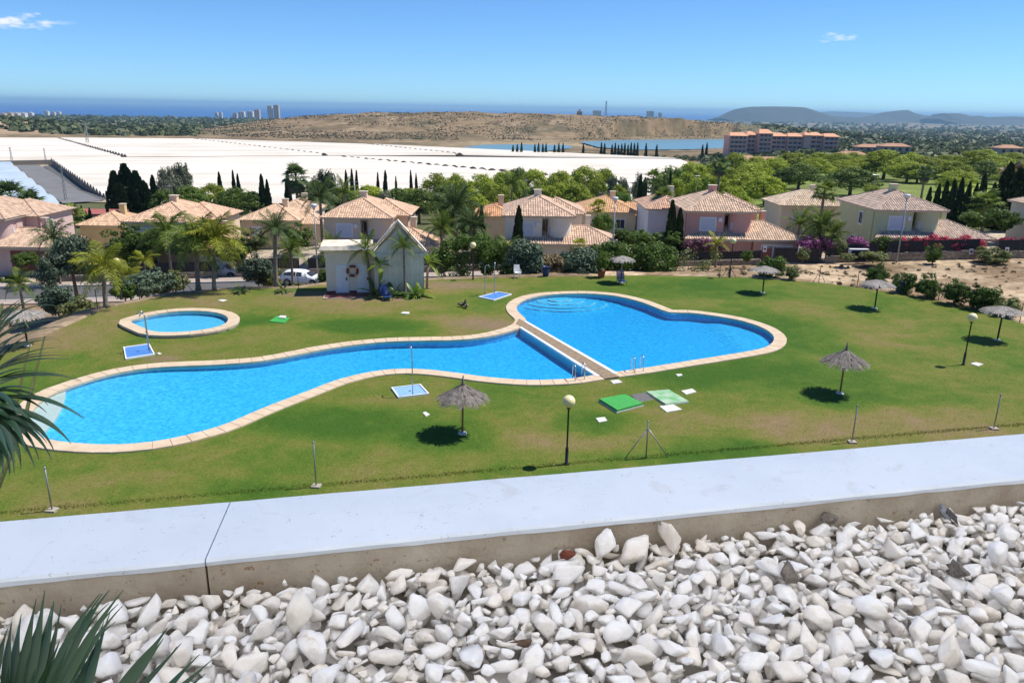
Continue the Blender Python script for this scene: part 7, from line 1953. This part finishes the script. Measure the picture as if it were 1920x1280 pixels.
# tower blocks along the coast
M['tower_white'] = MAT('tower_white', (.72, .68, .62), .85, (.62, .58, .53), .02); M['tower_tan'] = MAT('tower_tan', (.58, .46, .38), .85, (.5, .4, .33), .02); M['tower_shade'] = MAT('tower_shade', (.3, .3, .33), .8)
def tower(px, py_top, wpx, Yv, lb, mat='tower_white', slots=3, d=22):
    t = at(px, py_top, Yv); w = wpx/1440*Yv*1.03; zb = float(hz_arr(np.array([t.x]), np.array([Yv]))[0])-2; h = t.z-zb
    o = empty('tower_block', (t.x, Yv, zb), 0, lb, 'tower block', 'tower blocks along the coast')
    MB().box(-w/2, w/2, 0, d, 0, h).build('wall', M[mat], o)
    for k in range(slots):
        xa = -w/2+w*(k+.25)/slots; MB().box(xa, xa+w/slots*.45, -1.2, -.01, 2, h-2).build('balconies', M['tower_shade'], o)
        MB().box(xa+w/slots*.46, xa+w/slots*.6, -1.6, -.012, 2, h-1).build('fin', M[mat], o)
    nfl = int(h/3.2)
    for k in range(nfl): MB().box(-w/2-.1, w/2+.1, -1.7, -1.62, 2+3.2*k, 2.6+3.2*k).build('floor_band', M[mat], o)
    MB().box(-w*.2, w*.2, d*.3, d*.6, h+.01, h+3).build('roof_house', M[mat], o)
for px, pt_, w, Yv, lb, mt in [(2,213,12,3300,'tan tower block at the left edge','tower_tan'),(14,211.5,13,3320,'second tower block from the left edge','tower_tan'),(27,212,12,3340,'third tower block from the left edge','tower_white'),(40,212,12,3360,'fourth white tower block from the left edge','tower_white'),(55,211.5,9,3600,'single white tower right of the left cluster','tower_white'),
                            (86,208.5,7,4200,'slim white tower before the sea','tower_white'),(99,210.5,6,4300,'second slim white tower before the sea','tower_white'),(109,210,6,4300,'third slim tower before the sea','tower_white'),(405,211,5,4800,'small white tower at the foot of the hill','tower_white'),(413,211,5,4800,'small white tower, right of a pair at the hill','tower_white'),
                            (440,212,7,4600,'tower block behind the left end of the hill','tower_tan'),(452,209.5,10,4500,'second tower block behind the left end of the hill','tower_white'),(468,209,10,4500,'third tower block behind the left end of the hill','tower_white'),(481,206,9,4400,'taller tower block behind the hill','tower_tan'),(505,198.5,8,4300,'tallest tower block on the skyline, left of a pair','tower_white'),(517,197.5,9,4300,'tallest tower block on the skyline, right of a pair','tower_tan'),
                            (1087,209,9,1255,'reddish house block on top of the hill','tower_tan'),(1120,207.5,14,5200,'hazy tower block beyond the hill top','tower_white'),(1220,208.5,12,5600,'hazy tower block right of the slim mast','tower_white'),(1238,211.5,6,5600,'hazy small tower right of the slim mast','tower_white')]:
    tower(px, pt_, w, Yv, lb, mt, slots=4 if w > 10 else 2, d=max(6, w/1440*Yv*.7))
# the far town: pale houses scattered too small to count
rs = np.random.default_rng(5); mb = MB()
for k in range(420):
    b_ = rs.uniform(-.7, -.12) if k < 260 else rs.uniform(.28, .85); Yv = 1/rs.uniform(1/5200, 1/1500) if k < 260 else 1/rs.uniform(1/9000, 1/1400)
    x_ = b_*Yv; z_ = float(hz_arr(np.array([x_]), np.array([Yv]))[0])
    if z_ < -93: continue
    w, d_, h = rs.uniform(6, 16)*(1+Yv/7000), rs.uniform(8, 14), rs.uniform(3, 6)
    mb.box(x_-w/2, x_+w/2, Yv, Yv+d_, z_-3, z_+h)
M['town'] = MAT('town', (.62, .56, .5), .9, (.45, .36, .3), .02, island=.25)
tag(mb.build('distant_town', M['town']), 'pale distant houses scattered over the plain', kind='stuff')

# blue table mountains on the right skyline
M['mountain'] = MAT('mountain', (.06, .068, .06), .95, (.04, .045, .042), .004)
def mountain(name, prof, Yv, depth, label):
    """skyline given by photo pixels at distance Yv"""
    top = [at(px, py, Yv) for px, py in prof]; zb = -90
    L = []; n_ = len(top)
    fine = []
    for a, b in zip(top, top[1:]):
        for k in range(6): fine.append(a.lerp(b, k/6))
    fine.append(top[-1]); mb = MB(); rows = []
    for r_, (dy, f) in enumerate(((-1, 0), (-.7, .35), (-.4, .62), (-.2, .85), (0, 1), (.4, .9), (1, 0))):
        row = []
        for i, p in enumerate(fine):
            nz = float(fbm(np.array([p.x*.004]), np.array([r_*.8]))[0])-.45
            hgt = (p.z-zb)*f*(1+.12*nz*(1 if 0 < f < 1 else 0))
            row.append((p.x+dy*0, Yv+dy*depth*(1+.5*nz), zb+hgt))
        rows.append(row)
    m = len(fine); mb.add([v for r in rows for v in r], [(i*m+j, i*m+j+1, (i+1)*m+j+1, (i+1)*m+j) for i in range(len(rows)-1) for j in range(m-1)])
    return tag(mb.build(name, M['mountain'], None, True), label, kind='structure')
mountain('table_mountain', [(1352,222),(1366,214),(1378,208),(1392,202.5),(1410,200.3),(1450,199.8),(1490,200.5),(1510,202),(1524,206),(1536,211),(1550,216),(1580,219),(1620,221),(1640,224)], 8600, 700, 'flat-topped blue mountain on the right skyline')
mountain('castle_hill', [(1620,222),(1650,216),(1662,211),(1676,208.5),(1690,207),(1703,206.5),(1706,209),(1722,214),(1740,217),(1775,221)], 9800, 600, 'blue hill with a steep crown right of the flat-topped mountain')
mountain('low_ridge', [(1752,222),(1763,217),(1768,212.5),(1800,213),(1810,215),(1815,217.5),(1840,217.5),(1846,220),(1880,219),(1900,218.5),(1930,220),(1990,219),(2060,224)], 9000, 600, 'low stepped blue ridge at the right edge of the skyline')
mountain('distant_ridge', [(1490,220),(1530,211),(1560,209),(1600,210.5),(1650,213),(1700,217),(1760,221)], 16000, 900, 'faint farthest ridge between the blue hills')

# ------------------------------------------------------------------ the air
hzb = MB().box(-71500, 71500, -71500, 71500, -97.5, 98)
hm = bpy.data.materials.new('haze'); nt, n, l = nodes_of(hm); n.remove(n['Principled BSDF'])
pv = n.new('ShaderNodeVolumePrincipled'); pv.inputs['Color'].default_value = (.44, .74, 1, 1); pv.inputs['Density'].default_value = 6e-5; pv.inputs['Anisotropy'].default_value = .1
l.new(pv.outputs[0], n['Material Output'].inputs['Volume'])
tag(hzb.build('haze', hm), 'thin blue haze lying over the plain', kind='stuff')
